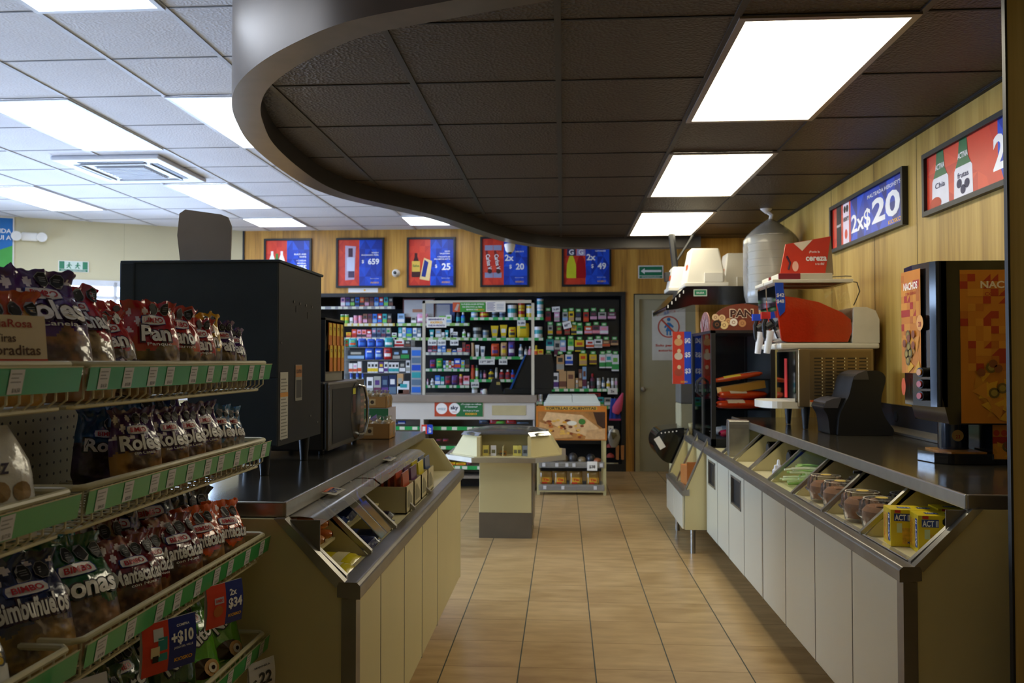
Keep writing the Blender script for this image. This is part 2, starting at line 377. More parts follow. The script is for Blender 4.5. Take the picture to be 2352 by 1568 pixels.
# ---- door
d = MB(); M_DR = mat('#9d9a83', .45, var=.02); M_DF = mat('#a39a78', .45)
d.box((DX0, Y_B-.01, 0), (DX0+.055, Y_B+.1, DZ), M_DF); d.box((DX1-.055, Y_B-.01, 0), (DX1, Y_B+.1, DZ), M_DF); d.box((DX0+.055, Y_B-.01, DZ-.055), (DX1-.055, Y_B+.1, DZ), M_DF)
d.box((DX0-.012, Y_B-.006, 0), (DX0, Y_B+.05, DZ+.012), M_BLACK); d.box((DX0, Y_B-.006, DZ), (DX1, Y_B+.05, DZ+.012), M_BLACK)
dr = struct(d.build('door_1'))
MB().box((DX0+.05, Y_B+.02, .0), (DX1-.05, Y_B+.06, DZ-.05), M_DR).build('door_panel', dr, bevel=.002)
kx = DX0+.1; MB().lathe([(.0, 0), (.03, .001), (.03, .008), (.012, .012), (.012, .04), (.026, .05), (.03, .065), (.02, .078), (0, .08)], M_STEEL).build('door_knob', dr, smooth=True).matrix_local = Matrix.Translation((kx, Y_B+.02, .99)) @ Matrix.Rotation(PI/2, 4, 'X')
# ---- brown dropped ceiling with its curved fascia
def spline(pts, k=8):
    P = [Vector(p) for p in pts]; out = []
    for i in range(len(P)-1):
        p0, p1, p2, p3 = P[max(i-1, 0)], P[i], P[i+1], P[min(i+2, len(P)-1)]
        for j in range(k):
            t = j/k; out.append(.5*((2*p1)+(p2-p0)*t+(2*p0-5*p1+4*p2-p3)*t*t+(3*p1-p0-3*p2+p3)*t**3))
    out.append(P[-1]); return out
SO = spline([(X_R, 1.98), (1.0, 2.05), (.3, 2.19), (-.377, 2.418), (-.67, 2.53), (-.88, 2.68), (-1.08, 2.87), (-1.25, 3.09), (-1.37, 3.33), (-1.455, 3.6), (-1.53, 3.95), (-1.565, 4.45), (-1.55, 4.95), (-1.44, 5.35), (-1.2, 5.76), (-.97, 6.18), (-.72, 6.9), (-.45, 7.5), (-.15, 7.8), (.25, 7.92), (.86, 7.948), (1.292, 7.949)], 6)
SO = [Vector((p.x, p.y)) for p in SO]
def offset(path, dd):
    out = []
    for i, p in enumerate(path):
        t = (path[min(i+1, len(path)-1)]-path[max(i-1, 0)]).normalized(); out.append(p+Vector((t.y, -t.x))*dd)
    return out
SI = offset(SO, .115)
SI[0].x = X_R; SI[-1] = Vector((1.292, 7.82))
ZF = 2.4
fa = MB(); M_FA = mat('#4c3b28', .38, .25, var=.12, scale=5); M_FU = mat('#5d5048', .28, .3, var=.15, scale=10); M_FI = mat('#2b2520', .5)
nn = len(SO)
vs = [(p.x, p.y, ZF) for p in SO]+[(p.x, p.y, Z_C) for p in SO]; fa.add(vs, [(i, i+1, nn+i+1, nn+i) for i in range(nn-1)], M_FA)
vs = [(p.x, p.y, ZF) for p in SO]+[(p.x, p.y, ZF) for p in SI]; fa.add(vs, [(i, i+1, nn+i+1, nn+i) for i in range(nn-1)], M_FU)
vs = [(p.x, p.y, ZF) for p in SI]+[(p.x, p.y, Z_S+.01) for p in SI]; fa.add(vs, [(i, i+1, nn+i+1, nn+i) for i in range(nn-1)], M_FI)
struct(fa.build('trim_4', smooth=True))
poly = [(p.x, p.y) for p in SI]+[(1.292, 7.95), (X_R, 7.95)]
bc = MB(); bc.add([(x, y, Z_S) for x, y in poly]+[(x, y, Z_S+.03) for x, y in poly], [tuple(range(len(poly))), tuple(range(len(poly), 2*len(poly)))[::-1]], ceil_mat('m_brown_ceiling_tile', '#3d2d1e', .42, 75, .8))
struct(bc.build('ceiling'))
def cuts(axis, c):
    out = []
    for i in range(len(poly)):
        a, b = poly[i], poly[(i+1) % len(poly)]
        if (a[axis]-c)*(b[axis]-c) < 0:
            t = (c-a[axis])/(b[axis]-a[axis]); out.append(a[1-axis]+(b[1-axis]-a[1-axis])*t)
    out.sort(); return list(zip(out[::2], out[1::2]))
tb = MB(); M_TB = mat('#2e2721', .4, .2); M_TL = mat('#15110e', .6)
for k in range(-3, 4):
    x = -.017+.606*k
    for y0, y1 in cuts(0, x): tb.box((x-.012, y0, Z_S-.006), (x+.012, y1, Z_S), M_TB)
for k in range(-2, 10):
    y = 2.80+.6115*k
    for x0, x1 in cuts(1, y): tb.box((x0, y-.005, Z_S-.003), (x1, y+.005, Z_S), M_TL)
for y0, y1 in cuts(0, X_R-.01): tb.box((X_R-.022, y0, Z_S-.01), (X_R, y1, Z_S), M_TL)
struct(tb.build('trim_5'))
# ---- lamps in the ceilings
def ceiling_light(x0, x1, y0, y1, z, m, mf, label, group):
    t = thing('ceiling_light', label, 'ceiling light', ((x0+x1)/2, (y0+y1)/2, z), group=group); a, b = (x1-x0)/2, (y1-y0)/2
    f = MB(); q = .025
    f.box((-a, -b, -.008), (-a+q, b, .0), mf); f.box((a-q, -b, -.008), (a, b, .0), mf); f.box((-a+q, -b, -.008), (a-q, -b+q, .0), mf); f.box((-a+q, b-q, -.008), (a-q, b, .0), mf)
    f.build('frame', t)
    MB().box((-a+q, -b+q, -.006), (a-q, b-q, -.002), m).build('diffuser', t)
ML_W = lamp_mat('m_lamp_warm', (1.0, .90, .66), LAMP_WARM); ML_C = lamp_mat('m_lamp_cool', (.80, .88, 1.0), LAMP_COOL)
for (y0, y1), l in zip(((2.80, 4.03), (4.64, 5.87), (6.47, 7.69)), ('large lit panel in the brown ceiling, nearest of the three', 'lit panel in the brown ceiling, middle of the three', 'lit panel in the brown ceiling, farthest of the three, before the door')):
    ceiling_light(.595, 1.195, y0, y1, Z_S-.004, ML_W, mat('#9b8f86', .3, .4), l, 'lit panels in the brown ceiling')
for x, y0, y1, l in ((-2.42, 2.42, 3.64, 'lit panel in the white ceiling cut by the top edge of the picture'),
        (-3.64, 4.86, 6.08, 'lit panel in the white ceiling in front of the air conditioner'), (-2.42, 4.86, 6.08, 'lit panel in the white ceiling partly hidden by the curved brown fascia'),
        (-5.47, 7.3, 8.52, 'lit panel in the white ceiling near the cream wall at far left'), (-3.64, 7.3, 8.52, 'lit panel in the white ceiling just behind the air conditioner'),
        (-3.64, 9.1, 9.7, 'small lit panel close to the wooden wall, above the first poster'), (-1.82, 9.1, 9.7, 'small lit panel close to the wooden wall, above the third poster')):
    ceiling_light(x, x+.61, y0, y1, Z_C-.006, ML_C, mat('#c9ccd2', .4), l, 'lit panels in the white ceiling')
# ---- air conditioner cassette
t = thing('air_conditioner', 'white square ceiling cassette air conditioner with slatted grille', 'air conditioner', (-3.59, 6.68, Z_C-.035)); H_ = .44
MB().box((-H_, -H_, 0), (H_, H_, .034), mat('#c8cad0', .4)).build('body', t, bevel=.012)
f = MB(); MG = mat('#3b3d45', .5); f.box((-.21, -.21, -.004), (.21, .21, 0), mat('#8d9098', .5))
for k in range(9): f.box((-.2, -.195+k*.048, -.016), (.2, -.18+k*.048, -.004), mat('#c3c6cc', .4))
f.build('grille', t)
for i in range(4):
    a = i*PI/2; o = MB().box((-.27, -.35, -.003), (.27, -.29, 0), mat('#15161a', .5)).build('air_outlet', t); o.rotation_euler = (0, 0, a)
    o = MB().box((-.27, -.30, -.012), (.27, -.285, -.003), mat('#c9ccd2', .4)).build('louvre', t); o.rotation_euler = (0, 0, a)
# ---- cameras
def dome(name, loc, label, rot):
    t = thing(name, label, 'camera', loc); t.rotation_euler = rot
    MB().lathe([(.05, 0), (.05, .012), (.045, .03)], M_WHITE).build('base', t, smooth=True)
    MB().lathe([(.044, .03), (.042, .05), (.032, .068), (.016, .078), (0, .08)], M_WHITE).build('housing', t, smooth=True)
    MB().lathe([(.022, .068), (.02, .08), (.01, .088), (0, .09)], M_GLOSSB).build('lens', t, smooth=True)
dome('security_camera', (-2.05, Y_B, 2.41), 'white dome security camera on the wooden wall between two posters', (PI/2, 0, 0))
dome('security_camera', (-.485, 7.55, ZF), 'white dome security camera under the curved brown fascia', (PI*.97, 0, 0))
# ---- right foreground post, black edged
t = thing('wooden_post', 'wood clad upright with black edges at the right border of the picture', 'post', (1.197, 2.3, 0))
MB().box((.004, .0, 0), (.052, .012, 2.52), wood_mat('m_wood_post', '#a88c52', '#c4a868', '#d2b878')).build('board', t)
MB().box((-.002, -.003, 0), (.004, .014, 2.52), M_BLACK).build('edge_strip', t); MB().box((.052, -.003, 0), (.063, .014, 2.52), M_BLACK).build('edge_strip', t)
MB().box((.055, .014, 0), (.6, .03, 2.52), mat('#2b2216', .5)).build('side_panel', t)
# ================================================================ counters
def cabinet(side, y0, y1, label, group, first=False, last=False, flap=None, end_m=None, deep=.0):
    """one unit of the bin counter; a = distance inward from its door face"""
    X = (lambda a: .985+a) if side > 0 else (lambda a: -.56-a)
    depth = .82 if side > 0 else 1.04
    t = thing('bin_cabinet', label, 'cabinet', (X(0), y0, 0), group=group); L = y1-y0; sx = side
    def P(lst): return [(sx*a, z) for a, z in lst]
    carc = MB(); carc.prism(P([(.02, .16), (.02, .70), (depth, .70), (depth, .16)]), 'y', .0, L, M_CREAM)
    carc.prism(P([(.47, .70), (.47, .905), (depth, .905), (depth, .70)]), 'y', 0, L, M_CREAM)
    carc.build('carcass', t)
    MB().prism(P([(.035, .731), (.035, .737), (.465, .737), (.465, .731)]), 'y', .004, L-.004, mat('#d8cfa8', .35)).build('bin_tray', t)
    k = MB(); k.prism(P([(.45, 0), (.45, .16), (.47, .16), (.47, 0)]), 'y', 0, L, M_BLK2)
    k.build('plinth', t)
    dm = M_DOORP if side > 0 else M_CREAM
    def door(a, b):
        o = MB()
        if flap:
            za, zb = flap; ya, yb = a+.07, b-.07
            for q in (((a, .165), (b, za)), ((a, zb), (b, .695)), ((a, za), (ya, zb)), ((yb, za), (b, zb))):
                o.box((0, q[0][0], q[0][1]), (sx*.018, q[1][0], q[1][1]), dm)
            dd = o.build('door_panel', t)
            f = MB(); 
            for q in (((ya, za), (yb, za+.012)), ((ya, zb-.012), (yb, zb)), ((ya, za), (ya+.012, zb)), ((yb-.012, za), (yb, zb))):
                f.box((-sx*.003, q[0][0], q[0][1]), (sx*.015, q[1][0], q[1][1]), M_STEEL)
            f.build('opening_frame', dd); MB().box((sx*.012, ya+.012, za+.012), (sx*.017, yb-.012, zb-.012), M_BLACK).build('swing_flap', dd)
        else:
            o.box((0, a, .165), (sx*.018, b, .695), dm); o.build('door_panel', t, bevel=.003)
    wide_joint = y0 in (4.18,)
    door(.006 if not wide_joint else .017, L-.0005)
    MB().box((sx*-.001, .0005, .16), (sx*.02, .0055 if not wide_joint else .016, .7), M_STEEL).build('joint_strip', t)
    dv = P([(.04, .704), (.04, .735), (.205, .905), (.468, .905), (.468, .704)])
    MB().prism(dv, 'y', .001, .008, M_CREAM).build('divider', t)
    c = MB(); p0, p1 = (.03, .735), (.2, .908)
    c.prism(P([p0, (p0[0], p0[1]+.018), (p1[0], p1[1]+.004), (p1[0]+.02, p1[1]-.012)]), 'y', .001, .020, M_STEEL); c.build('divider_trim', t)
    if first:
        ep = P([(.0, .16), (.0, .71), (.03, .745), (.195, .93-.02), (depth, .91), (depth, .16)])
        MB().prism(ep, 'y', -.03, -.012, M_CREAM).build('end_panel', t)
        MB().prism(P([(-.006, .16), (-.006, .7), (.034, .7), (.034, .16)]), 'y', -.034, .012, M_STEELD).build('corner_post', t, bevel=.004)
        MB().prism(P([(.02, .74), (.19, .912), (.22, .912), (.05, .73)]), 'y', -.036, -.008, M_STEEL).build('end_trim', t)
        MB().prism(P([(.125, .85), (.125, .905), (.2, .905)]) if side > 0 else P([(.10, .80), (.10, .905), (.2, .905)]), 'y', -.012, -.008, M_STEELD).build('corner_plate', t)
    if last:
        ep = P([(.0, .16), (.0, .71), (.03, .745), (.15, .93-.02), (depth, .91), (depth, .16)])
        MB().prism(ep, 'y', L, L+.02, M_CREAM).build('end_panel', t)
    return t
RY = [2.50, 2.91, 3.33, 3.76, 4.18, 4.60, 5.02, 5.38, 5.78]
for i in range(8):
    fl = {5: (.50, .67), 7: (.50, .67)}.get(i)
    lab = 'cream and white bin cabinet of the right counter, ' + ['nearest, holding the yellow popcorn boxes', 'second from the near end', 'third from the near end', 'fourth from the near end', 'fifth, holding clear cups and small bottles', 'sixth, steel framed door opening', 'seventh, narrow, behind the napkin holder', 'last, before the bread case'][i]
    cabinet(1, RY[i], RY[i+1], lab, 'cabinets of the right counter', first=i == 0, flap=fl)
LY = [2.235, 2.53, 2.91, 3.28, 3.68, 4.50]
for i in range(5):
    lab = 'cream bin cabinet of the left island, ' + ['nearest, holding yellow snack packets', 'second from the near end', 'third, under the clear curved cover', 'fourth, holding rows of sachets', 'last and widest, at the far end'][i]
    cabinet(-1, LY[i], LY[i+1], lab, 'cabinets of the left island', first=i == 0, last=i == 4)
def rail(name, side, y0, y1, label):
    sx = side; x = .985 if side > 0 else -.56
    pr = [(-.018, .70), (-.018, .735), (-.008, .745), (.04, .745), (.045, .735), (.045, .705), (.0, .700)]
    o = MB().prism([(sx*a, z) for a, z in pr], 'y', y0-y0, y1-y0, M_STEELD).build(name, bevel=.003, loc=(x, y0, 0)); tag(o, label, 'counter edge'); return o
rail('counter_rail', 1, 2.462, 6.72, 'dark steel lip rail along the front of the right counter bins')
rail('counter_rail', -1, 2.198, 4.53, 'dark steel lip rail along the front of the left island bins')
for sgn, x0, x1, y0, y1, lab in ((1, 1.165, X_R-.002, 2.48, 5.80, 'dark stainless worktop with bright nosing on the right counter'), (-1, -1.62, -.762, 2.235, 4.53, 'dark worktop of the left island with a raised steel nosing')):
    t = thing('worktop', lab, 'worktop', (0, 0, .91))
    MB().box((x0, y0, 0), (x1, y1, .038), M_TOP).build('slab', t, bevel=.004)
    n = MB(); e = x0 if sgn > 0 else x1
    n.box((e-.006, y0-.004, -.002), (e+.006, y1, .042), M_STEEL); n.box((x0, y0-.006, -.002), (x1, y0+.006, .042), M_STEEL if sgn < 0 else M_STEELD); n.build('nosing', t, bevel=.004)
# backsplash of the right counter
t = thing('backsplash', 'low dark steel backsplash with round cable holes behind the right worktop', 'backsplash', (X_R-.03, 2.5, .95))
b = MB(); b.prism([(.026, 0), (.012, 0), (.012, .15), (.026, .15)], 'y', 0, 3.28, mat('#4a4a50', .3, .7, var=.08))
b.prism([(.012, 0), (-.03, 0), (-.03, .012), (.012, .035)], 'y', 0, 3.28, M_STEEL); b.build('panel', t)
for y in (1.15, 1.45, 2.1): MB().cyl((.0095, y, .085), (.012, y, .085), .03, M_BLK2, n=20).build('cable_hole', t)
# low counter carrying the bread case and the end unit with the brown box
t = thing('low_counter', 'low cream counter under the black bread case', 'counter', (.98, 5.80, 0))
MB().box((.02, 0, .16), (.83, 2.1, .70), M_CREAM).build('carcass', t); MB().box((0.046, 0, .70), (.83, 2.1, .738), M_TOP).build('top', t)
t = thing('end_bin_unit', 'small sloping cream bin unit on legs holding a brown box', 'cabinet', (.84, 5.80, 0))
c = MB(); pr = [(.0, .17), (.0, .42), (.158, .78), (.158, .17)]
c.prism(pr, 'y', 0, .018, M_CREAM); c.prism(pr, 'y', .87, .888, M_CREAM); c.prism(pr, 'y', .43, .44, M_CREAM); c.box((.0, .018, .17), (.158, .87, .40), M_CREAM); c.box((.148, .018, .4), (.158, .87, .70), M_CREAM); c.build('carcass', t)
for k in range(2): MB().box((-.018, .01+k*.435, .175), (-.003, .435+k*.435, .40), M_DOORP).build('door', t, bevel=.003)
c = MB(); c.prism([(-.02, .405), (-.02, .435), (.03, .45), (.03, .405)], 'y', -.005, .893, M_STEEL); c.build('lip', t, bevel=.003)
for y in (-.002, .43, .87):
    MB().prism([(.0, .43), (.0, .455), (.155, .8), (.155, .775)], 'y', y, y+.02, M_STEEL).build('divider_trim', t)
for y in (.05, .82): MB().cyl((.06, y, 0), (.06, y, .17), .018, M_STEEL).build('leg', t, smooth=True)
b = thing('cardboard_box', 'upright brown box standing in the small sloping bin unit', 'box', (.885, 6.0, .41), .15)
MB().box((0, 0, 0), (.09, .012, .2), mat('#a05c26', .6)).build('flap', b); q = MB(); q.box((0, .012, 0), (.09, .16, .17), mat('#b8702c', .6)); q.build('carton', b)
t = thing('trash_flap', 'glossy black rounded bin hood at the end of the small unit', 'bin', (.83, 6.73, .50))
q = MB(); pr = [(.14, 0), (.0, .02), (-.07, .08), (-.10, .16), (-.085, .23), (-.03, .28), (.14, .30)]
q.prism([(p.x, p.y) for p in spline([Vector(a) for a in pr], 6)], 'y', 0, .42, M_GLOSSB); q.build('hood', t, bevel=.015, smooth=True, seg=3)
q = MB(); f = frame((-.05, -.001, .12), (1, 0, .6), (-.6, 0, 1)); q.rect(f, 0, 0, .05, .1, M_WHITE, .0015); q.build('sticker', t)
for k in range(5): MB().cyl((-.04+.03*k, -.001, .255+.004*k), (-.04+.03*k, .004, .255+.004*k), .006, M_WHITE, n=8).build('rivet', t)
# ================================================================ condiment kiosk
t = thing('condiment_kiosk', 'freestanding octagonal cream condiment stand on a square column', 'kiosk', (-.435, 6.25, 0)); KX = .197; KD = .46
MB().box((-KX, 0, .19), (KX, KD, .60), M_CREAM).build('column', t, bevel=.003); MB().box((-KX-.002, -.002, 0), (KX+.002, KD+.002, .19), mat('#6e675c', .4, .4)).build('plinth', t)
MB().box((KX, .0, .1), (KX+.012, KD-.06, .6), M_STEELD).build('side_strip', t)
def octo(a, c, cy): return [(-c, cy-a), (c, cy-a), (a, cy-c), (a, cy+c), (c, cy+a), (-c, cy+a), (-a, cy+c), (-a, cy-c)]
CY = .235
MB().prism(octo(.455, .235, CY), 'z', .592, .627, mat('#b5aea2', .3, .8)).build('tray_rim', t, bevel=.006)
MB().prism(octo(.425, .215, CY), 'z', .627, .632, M_CREAM).build('tray_floor', t)
# bin housings: slanted octagon walls, the front one open
q = MB(); lo, hi = octo(.41, .20, CY), octo(.32, .175, CY)
for i in range(8):
    j = (i+1) % 8
    if i in (0, 4): continue
    q.add([(lo[i][0], lo[i][1], .632), (lo[j][0], lo[j][1], .632), (hi[j][0], hi[j][1], .785), (hi[i][0], hi[i][1], .785)], [(0, 1, 2, 3)], M_CREAM)
q.add([(x, y, .785) for x, y in hi], [tuple(range(8))], mat('#8a8272', .3, .6))
q.build('housing', t)
q = MB(); m2 = mat('#a99f74', .5)
q.box((-.20, -.168, .632), (-.175, .0, .775), M_CREAM); q.box((.175, -.168, .632), (.20, .0, .775), M_CREAM); q.box((-.19, 0, .632), (.19, .012, .78), m2); q.box((-.012, -.15, .632), (-.006, 0, .7), M_CREAM); q.build('front_bin', t)
for a, b_ in (((-.32, .06), (-.175, -.085)), ((.175, -.085), (.32, .06))):
    q = MB(); p = Vector((a[0], a[1], 0)); r = Vector((b_[0], b_[1], 0)); dd = (r-p).normalized(); nn_ = Vector((dd.y, -dd.x, 0))
    q.add([p+nn_*.03+Vector((0, 0, .775)), r+nn_*.03+Vector((0, 0, .775)), r+Vector((0, 0, .80)), p+Vector((0, 0, .80)), p+nn_*.0+Vector((0, 0, .77)), r+Vector((0, 0, .77))], [(0, 1, 2, 3), (0, 4, 5, 1)], M_CHROME); q.build('steel_edge', t)
q = MB(); dm = clear_mat('m_smoked_acrylic', (.55, .55, .5), .3, .08, dens=.06)
q.grid(lambda a, b: (-.30+.6*a, -.06+.55*b, .79+.035*math.sin(PI*b)**.6*(1-abs(2*a-1)**4)), 16, 12, dm); q.build('dome', t, smooth=True)
# sachets in the kiosk bin
for i, (x, y, col, dx, r) in enumerate(((-.16, -.12, '#d8cc6a', .045, .12), (-.10, -.125, '#d9d9de', .04, 0), (-.035, -.11, '#a5762f', .05, .1), (.065, -.12, '#d9cd62', .04, -.1), (.095, -.125, '#d6cc6e', .035, .2), (.135, -.12, '#8b9098', .04, 0))):
    o = thing('condiment_sachets', ['pale yellow sachet upright at the left of the kiosk bin', 'white and grey packet in the kiosk bin', 'low brown packet in the middle of the kiosk bin', 'pale yellow sachet right of the middle of the kiosk bin', 'leaning yellow sachet in the kiosk bin', 'grey packet at the right of the kiosk bin'][i], 'sachet', (-.435+x, 6.25+y, .633), r)
    hh = .035 if i == 2 else .075
    q = MB(); q.box((0, 0, 0), (dx, .015, hh), mat(col, .45)); q.box((.006, -.001, hh*.25), (dx-.006, 0, hh*.6), mat('#6f6b4a' if 'd' in col[1] else '#44464c')); q.build('packet', o, bevel=.003)
# ================================================================ cashier counter
YC = 8.5; CX0, CX1 = -2.75, -.29
t = thing('cashier_counter', 'white cashier counter with grey top and shelves below', 'counter', (0, YC, 0)); M_CW = mat('#c9c5c0', .5, var=.02); M_CG = mat('#8b7f74', .45)
MB().box((CX0, -.03, .905), (CX1+.02, .62, .98), M_CG).build('top', t, bevel=.008)
MB().box((CX0, 0, .73), (CX1, .02, .905), M_CW).build('front_board', t)
q = MB(); q.box((CX0, .34, .12), (CX1, .36, .73), mat('#8a7a68', .6)); q.box((CX1-.02, .02, 0), (CX1, .6, .905), M_CW); q.box((-1.475, .0, .1), (-1.44, .34, .73), M_CW); q.box((CX0, .3, 0), (CX1, .36, .12), M_BLK2); q.box((CX0, .02, .12), (CX1, .34, .145), mat('#7f7468')); q.build('carcass', t)
MB().box((-.73, -.004, .775), (-.38, .0, .875), mat('#b9ae86', .5)).build('plate', t)
M_STRIPW = mat('#d6d8c8', .4)
def strip(mb, f, x0, x1, ht, n, base=M_GREEN, tagm=M_STRIPW, seedv=1, h=.001):
    rnd = random.Random(seedv); mb.rect(f, x0, 0, x1, ht, base, 0)
    for k in range(n):
        c = x0+(x1-x0)*(k+.5+rnd.uniform(-.25, .25))/n; mb.rect(f, c-ht*.7, ht*.08, c+ht*.7, ht*.92, tagm, h)
for z, x0, x1 in ((.64, -1.43, -.3), (.44, -1.43, -.3), (.235, -1.43, -.3), (.64, -2.7, -1.49), (.4, -2.7, -1.49)):
    s_ = MB().box((x0, .04, z-.02), (x1, .34, z), mat('#a39a8c')).build('shelf', t)
    q = MB(); strip(q, frame((0, .036, z-.025), (1, 0, 0), (0, 0, 1)), x0, x1, .038, 9, seedv=int(z*100)); q.build('price_channel', s_)
# ================================================================ posters
def facets(mb, f, x0, y0, x1, y1, cols, nx, ny, seed, h=.0006):
    """triangular pattern printed on a board"""
    rnd = random.Random(seed)
    for j in range(ny):
        for i in range(nx):
            a, b = x0+(x1-x0)*i/nx, x0+(x1-x0)*(i+1)/nx; c, d = y0+(y1-y0)*j/ny, y0+(y1-y0)*(j+1)/ny
            t1, t2 = (((a, c), (b, c), (a, d)), ((b, c), (b, d), (a, d))) if (i+j) % 2 else (((a, c), (b, c), (b, d)), ((a, c), (b, d), (a, d)))
            mb.poly(f, t1, rnd.choice(cols), h); mb.poly(f, t2, rnd.choice(cols), h)
PR = [mat('#cf3a22', .4), mat('#d64226', .4), mat('#c4301f', .4)]; PB = [mat('#1446c4', .4), mat('#123cb0', .4), mat('#0f319c', .4), mat('#1a50d0', .4)]
PN = mat('#142a80', .4); PW = mat('#f2f2f4', .4)
def outline(pts, cx, cy, s): return [(cx+x*s, cy+y*s) for x, y in pts]
BOT = [(-.5, 0), (.5, 0), (.55, .2), (.5, 1.5), (.28, 2.2), (.17, 2.5), (.17, 3.0), (-.17, 3.0), (-.17, 2.5), (-.28, 2.2), (-.5, 1.5), (-.55, .2)]
def board(label, loc, w, h, art, rot=(0, 0, 0), group='framed promotion posters on the back wall'):
    t = thing('framed_poster', label, 'poster', loc, group=group); t.rotation_euler = rot; b = .024
    f = MB(); d = .03
    for q in (((-w/2, -d, -h/2), (-w/2+b, 0, h/2)), ((w/2-b, -d, -h/2), (w/2, 0, h/2)), ((-w/2+b, -d, -h/2), (w/2-b, 0, -h/2+b)), ((-w/2+b, -d, h/2-b), (w/2-b, 0, h/2))): f.box(q[0], q[1], M_BLACK)
    f.build('frame', t)
    p = MB(); p.box((-w/2+b, -.012, -h/2+b), (w/2-b, -.004, h/2-b), M_PAPER); art(p, frame((0, -.0125, 0), (1, 0, 0), (0, 0, 1)), w-2*b, h-2*b); p.build('print', t)
    return t
def halves(p, f, w, h, sd, split=-.02):
    facets(p, f, -w/2, -h/2, split*w, h/2, PR, 4, 7, sd); facets(p, f, split*w, -h/2, w/2, h/2, PB, 4, 5, sd+1)
    p.text(f, 'KIOSKO', w*.42, -h*.43, h*.035, M_KIO, al='R', bold=.02)
    p.text(f, 'Vigencia en tiendas', w*.42, -h*.34, h*.018, PW, al='R', bold=0)
def art1(p, f, w, h):
    halves(p, f, w, h, 1)
    for x, c in ((-.36, PW), (-.14, PW)): p.poly(f, outline(BOT, x*w, -.2*h, .16*w), c, .0012)
    p.poly(f, outline(BOT, -.25*w, -.28*h, .17*w), mat('#3f7d32', .4), .002); p.rect(f, -.33*w, -.2*h, -.17*w, -.05*h, M_YEL, .0026)
    for i, s in enumerate(('BLACK AND', 'WHITE', '+ 2 AGUA', 'MINERAL')): p.text(f, s, .42*w, h*(.2-.06*i-(.02 if i > 1 else 0)), h*.035, PW, al='R', bold=.02)
    p.text(f, '$75', .43*w, -.1*h, h*.12, PW, al='R', bold=.03)
def art2(p, f, w, h):
    halves(p, f, w, h, 3)
    p.poly(f, [(-.34*w, -.38*h), (-.13*w, -.36*h), (-.1*w, .36*h), (-.34*w, .38*h)], mat('#b9a8c4', .4), .0012); p.rect(f, -.27*w, .13*h, -.17*w, .32*h, mat('#4a2a3e'), .0018)
    p.rect(f, -.3*w, -.18*h, -.13*w, .12*h, mat('#c9d0ea', .4), .0018); p.rect(f, -.27*w, -.32*h, -.13*w, -.18*h, mat('#4a3a5a'), .0018)
    p.text(f, 'WHISKY', .42*w, .22*h, h*.03, PW, al='R', bold=.02); p.text(f, 'BUCHANANS 750ML', .42*w, .17*h, h*.03, PW, al='R', bold=.02)
    p.text(f, '$', .06*w, .03*h, h*.07, PW); p.text(f, '659', .43*w, .03*h, h*.12, PW, al='R', bold=.03)
def art3(p, f, w, h):
    halves(p, f, w, h, 5)
    p.poly(f, outline(BOT, -.34*w, -.32*h, .18*w), mat('#3d1216', .3), .0012); p.rect(f, -.43*w, -.2*h, -.25*w, .03*h, mat('#d8b44a', .4), .002)
    p.text(f, 'Salsa', -.34*w, -.07*h, h*.05, mat('#3a6a2a'), bold=.02, w=.15*w, h=.003)
    p.poly(f, [(-.26*w, -.36*h), (-.04*w, -.4*h), (.02*w, .03*h), (-.16*w, .1*h)], mat('#e5c98a', .4), .0022); p.poly(f, [(-.22*w, -.3*h), (-.13*w, -.32*h), (-.06*w, .0*h), (-.15*w, .06*h)], PN, .003)
    for i, s in enumerate(('SALSA', 'VALENTINA', '+ PAQUETE DE', 'PALOMITAS ACT II')): p.text(f, s, .42*w, h*(.24-.05*i-(.02 if i > 1 else 0)), h*.03, PW, al='R', bold=.02)
    p.text(f, '$', .11*w, -.08*h, h*.07, PW); p.text(f, '25', .43*w, -.09*h, h*.14, PW, al='R', bold=.03)
def art4(p, f, w, h):
    halves(p, f, w, h, 7)
    for x in (-.35, -.16):
        for y, c in ((.25, '#8e93b4'), (-.34, '#8e93b4')): p.rect(f, (x-.09)*w, y*h, (x+.09)*w, (y+.11)*h, mat(c, .3), .0012)
        p.poly(f, [((x-.03)*w, .25*h), ((x+.07)*w, -.24*h), ((x+.0)*w, -.26*h), ((x-.08)*w, .24*h)], mat('#7a1f1c'), .0012)
        p.text(f, 'Carlos V', x*w, .0*h, w*.09, PW, rot=-1.42, w=h*.33, bold=.02, h=.002)
        p.disc(f, (x+.02)*w, -.2*h, .05*w, mat('#3b1712'), .0024)
    p.text(f, 'CARLOS V', .42*w, .22*h, h*.03, PW, al='R', bold=.02); p.text(f, '2x', .2*w, .09*h, h*.13, PW, al='R', bold=.03)
    p.text(f, '$', .13*w, -.1*h, h*.08, PW); p.text(f, '20', .43*w, -.1*h, h*.13, PW, al='R', bold=.03)
def art5(p, f, w, h):
    halves(p, f, w, h, 9)
    for x, c, c2 in ((-.33, '#d2d32e', '#2c2350'), (-.12, '#a8121d', '#a99cc4')):
        p.poly(f, outline(BOT, x*w, -.36*h, .2*w), mat(c, .3), .0012)
        p.poly(f, [((x-.1)*w, .12*h), ((x+.1)*w, .12*h), ((x+.09)*w, .3*h), ((x-.09)*w, .3*h)], mat(c2), .002); p.text(f, 'G', x*w, .2*h, .11*h, PW, bold=.03, h=.003)
    p.text(f, 'GATORADE', .42*w, .22*h, h*.03, PW, al='R', bold=.02); p.text(f, '2x', .2*w, .09*h, h*.13, PW, al='R', bold=.03)
    p.text(f, '$', .13*w, -.1*h, h*.08, PW); p.text(f, '49', .43*w, -.1*h, h*.13, PW, al='R', bold=.03)
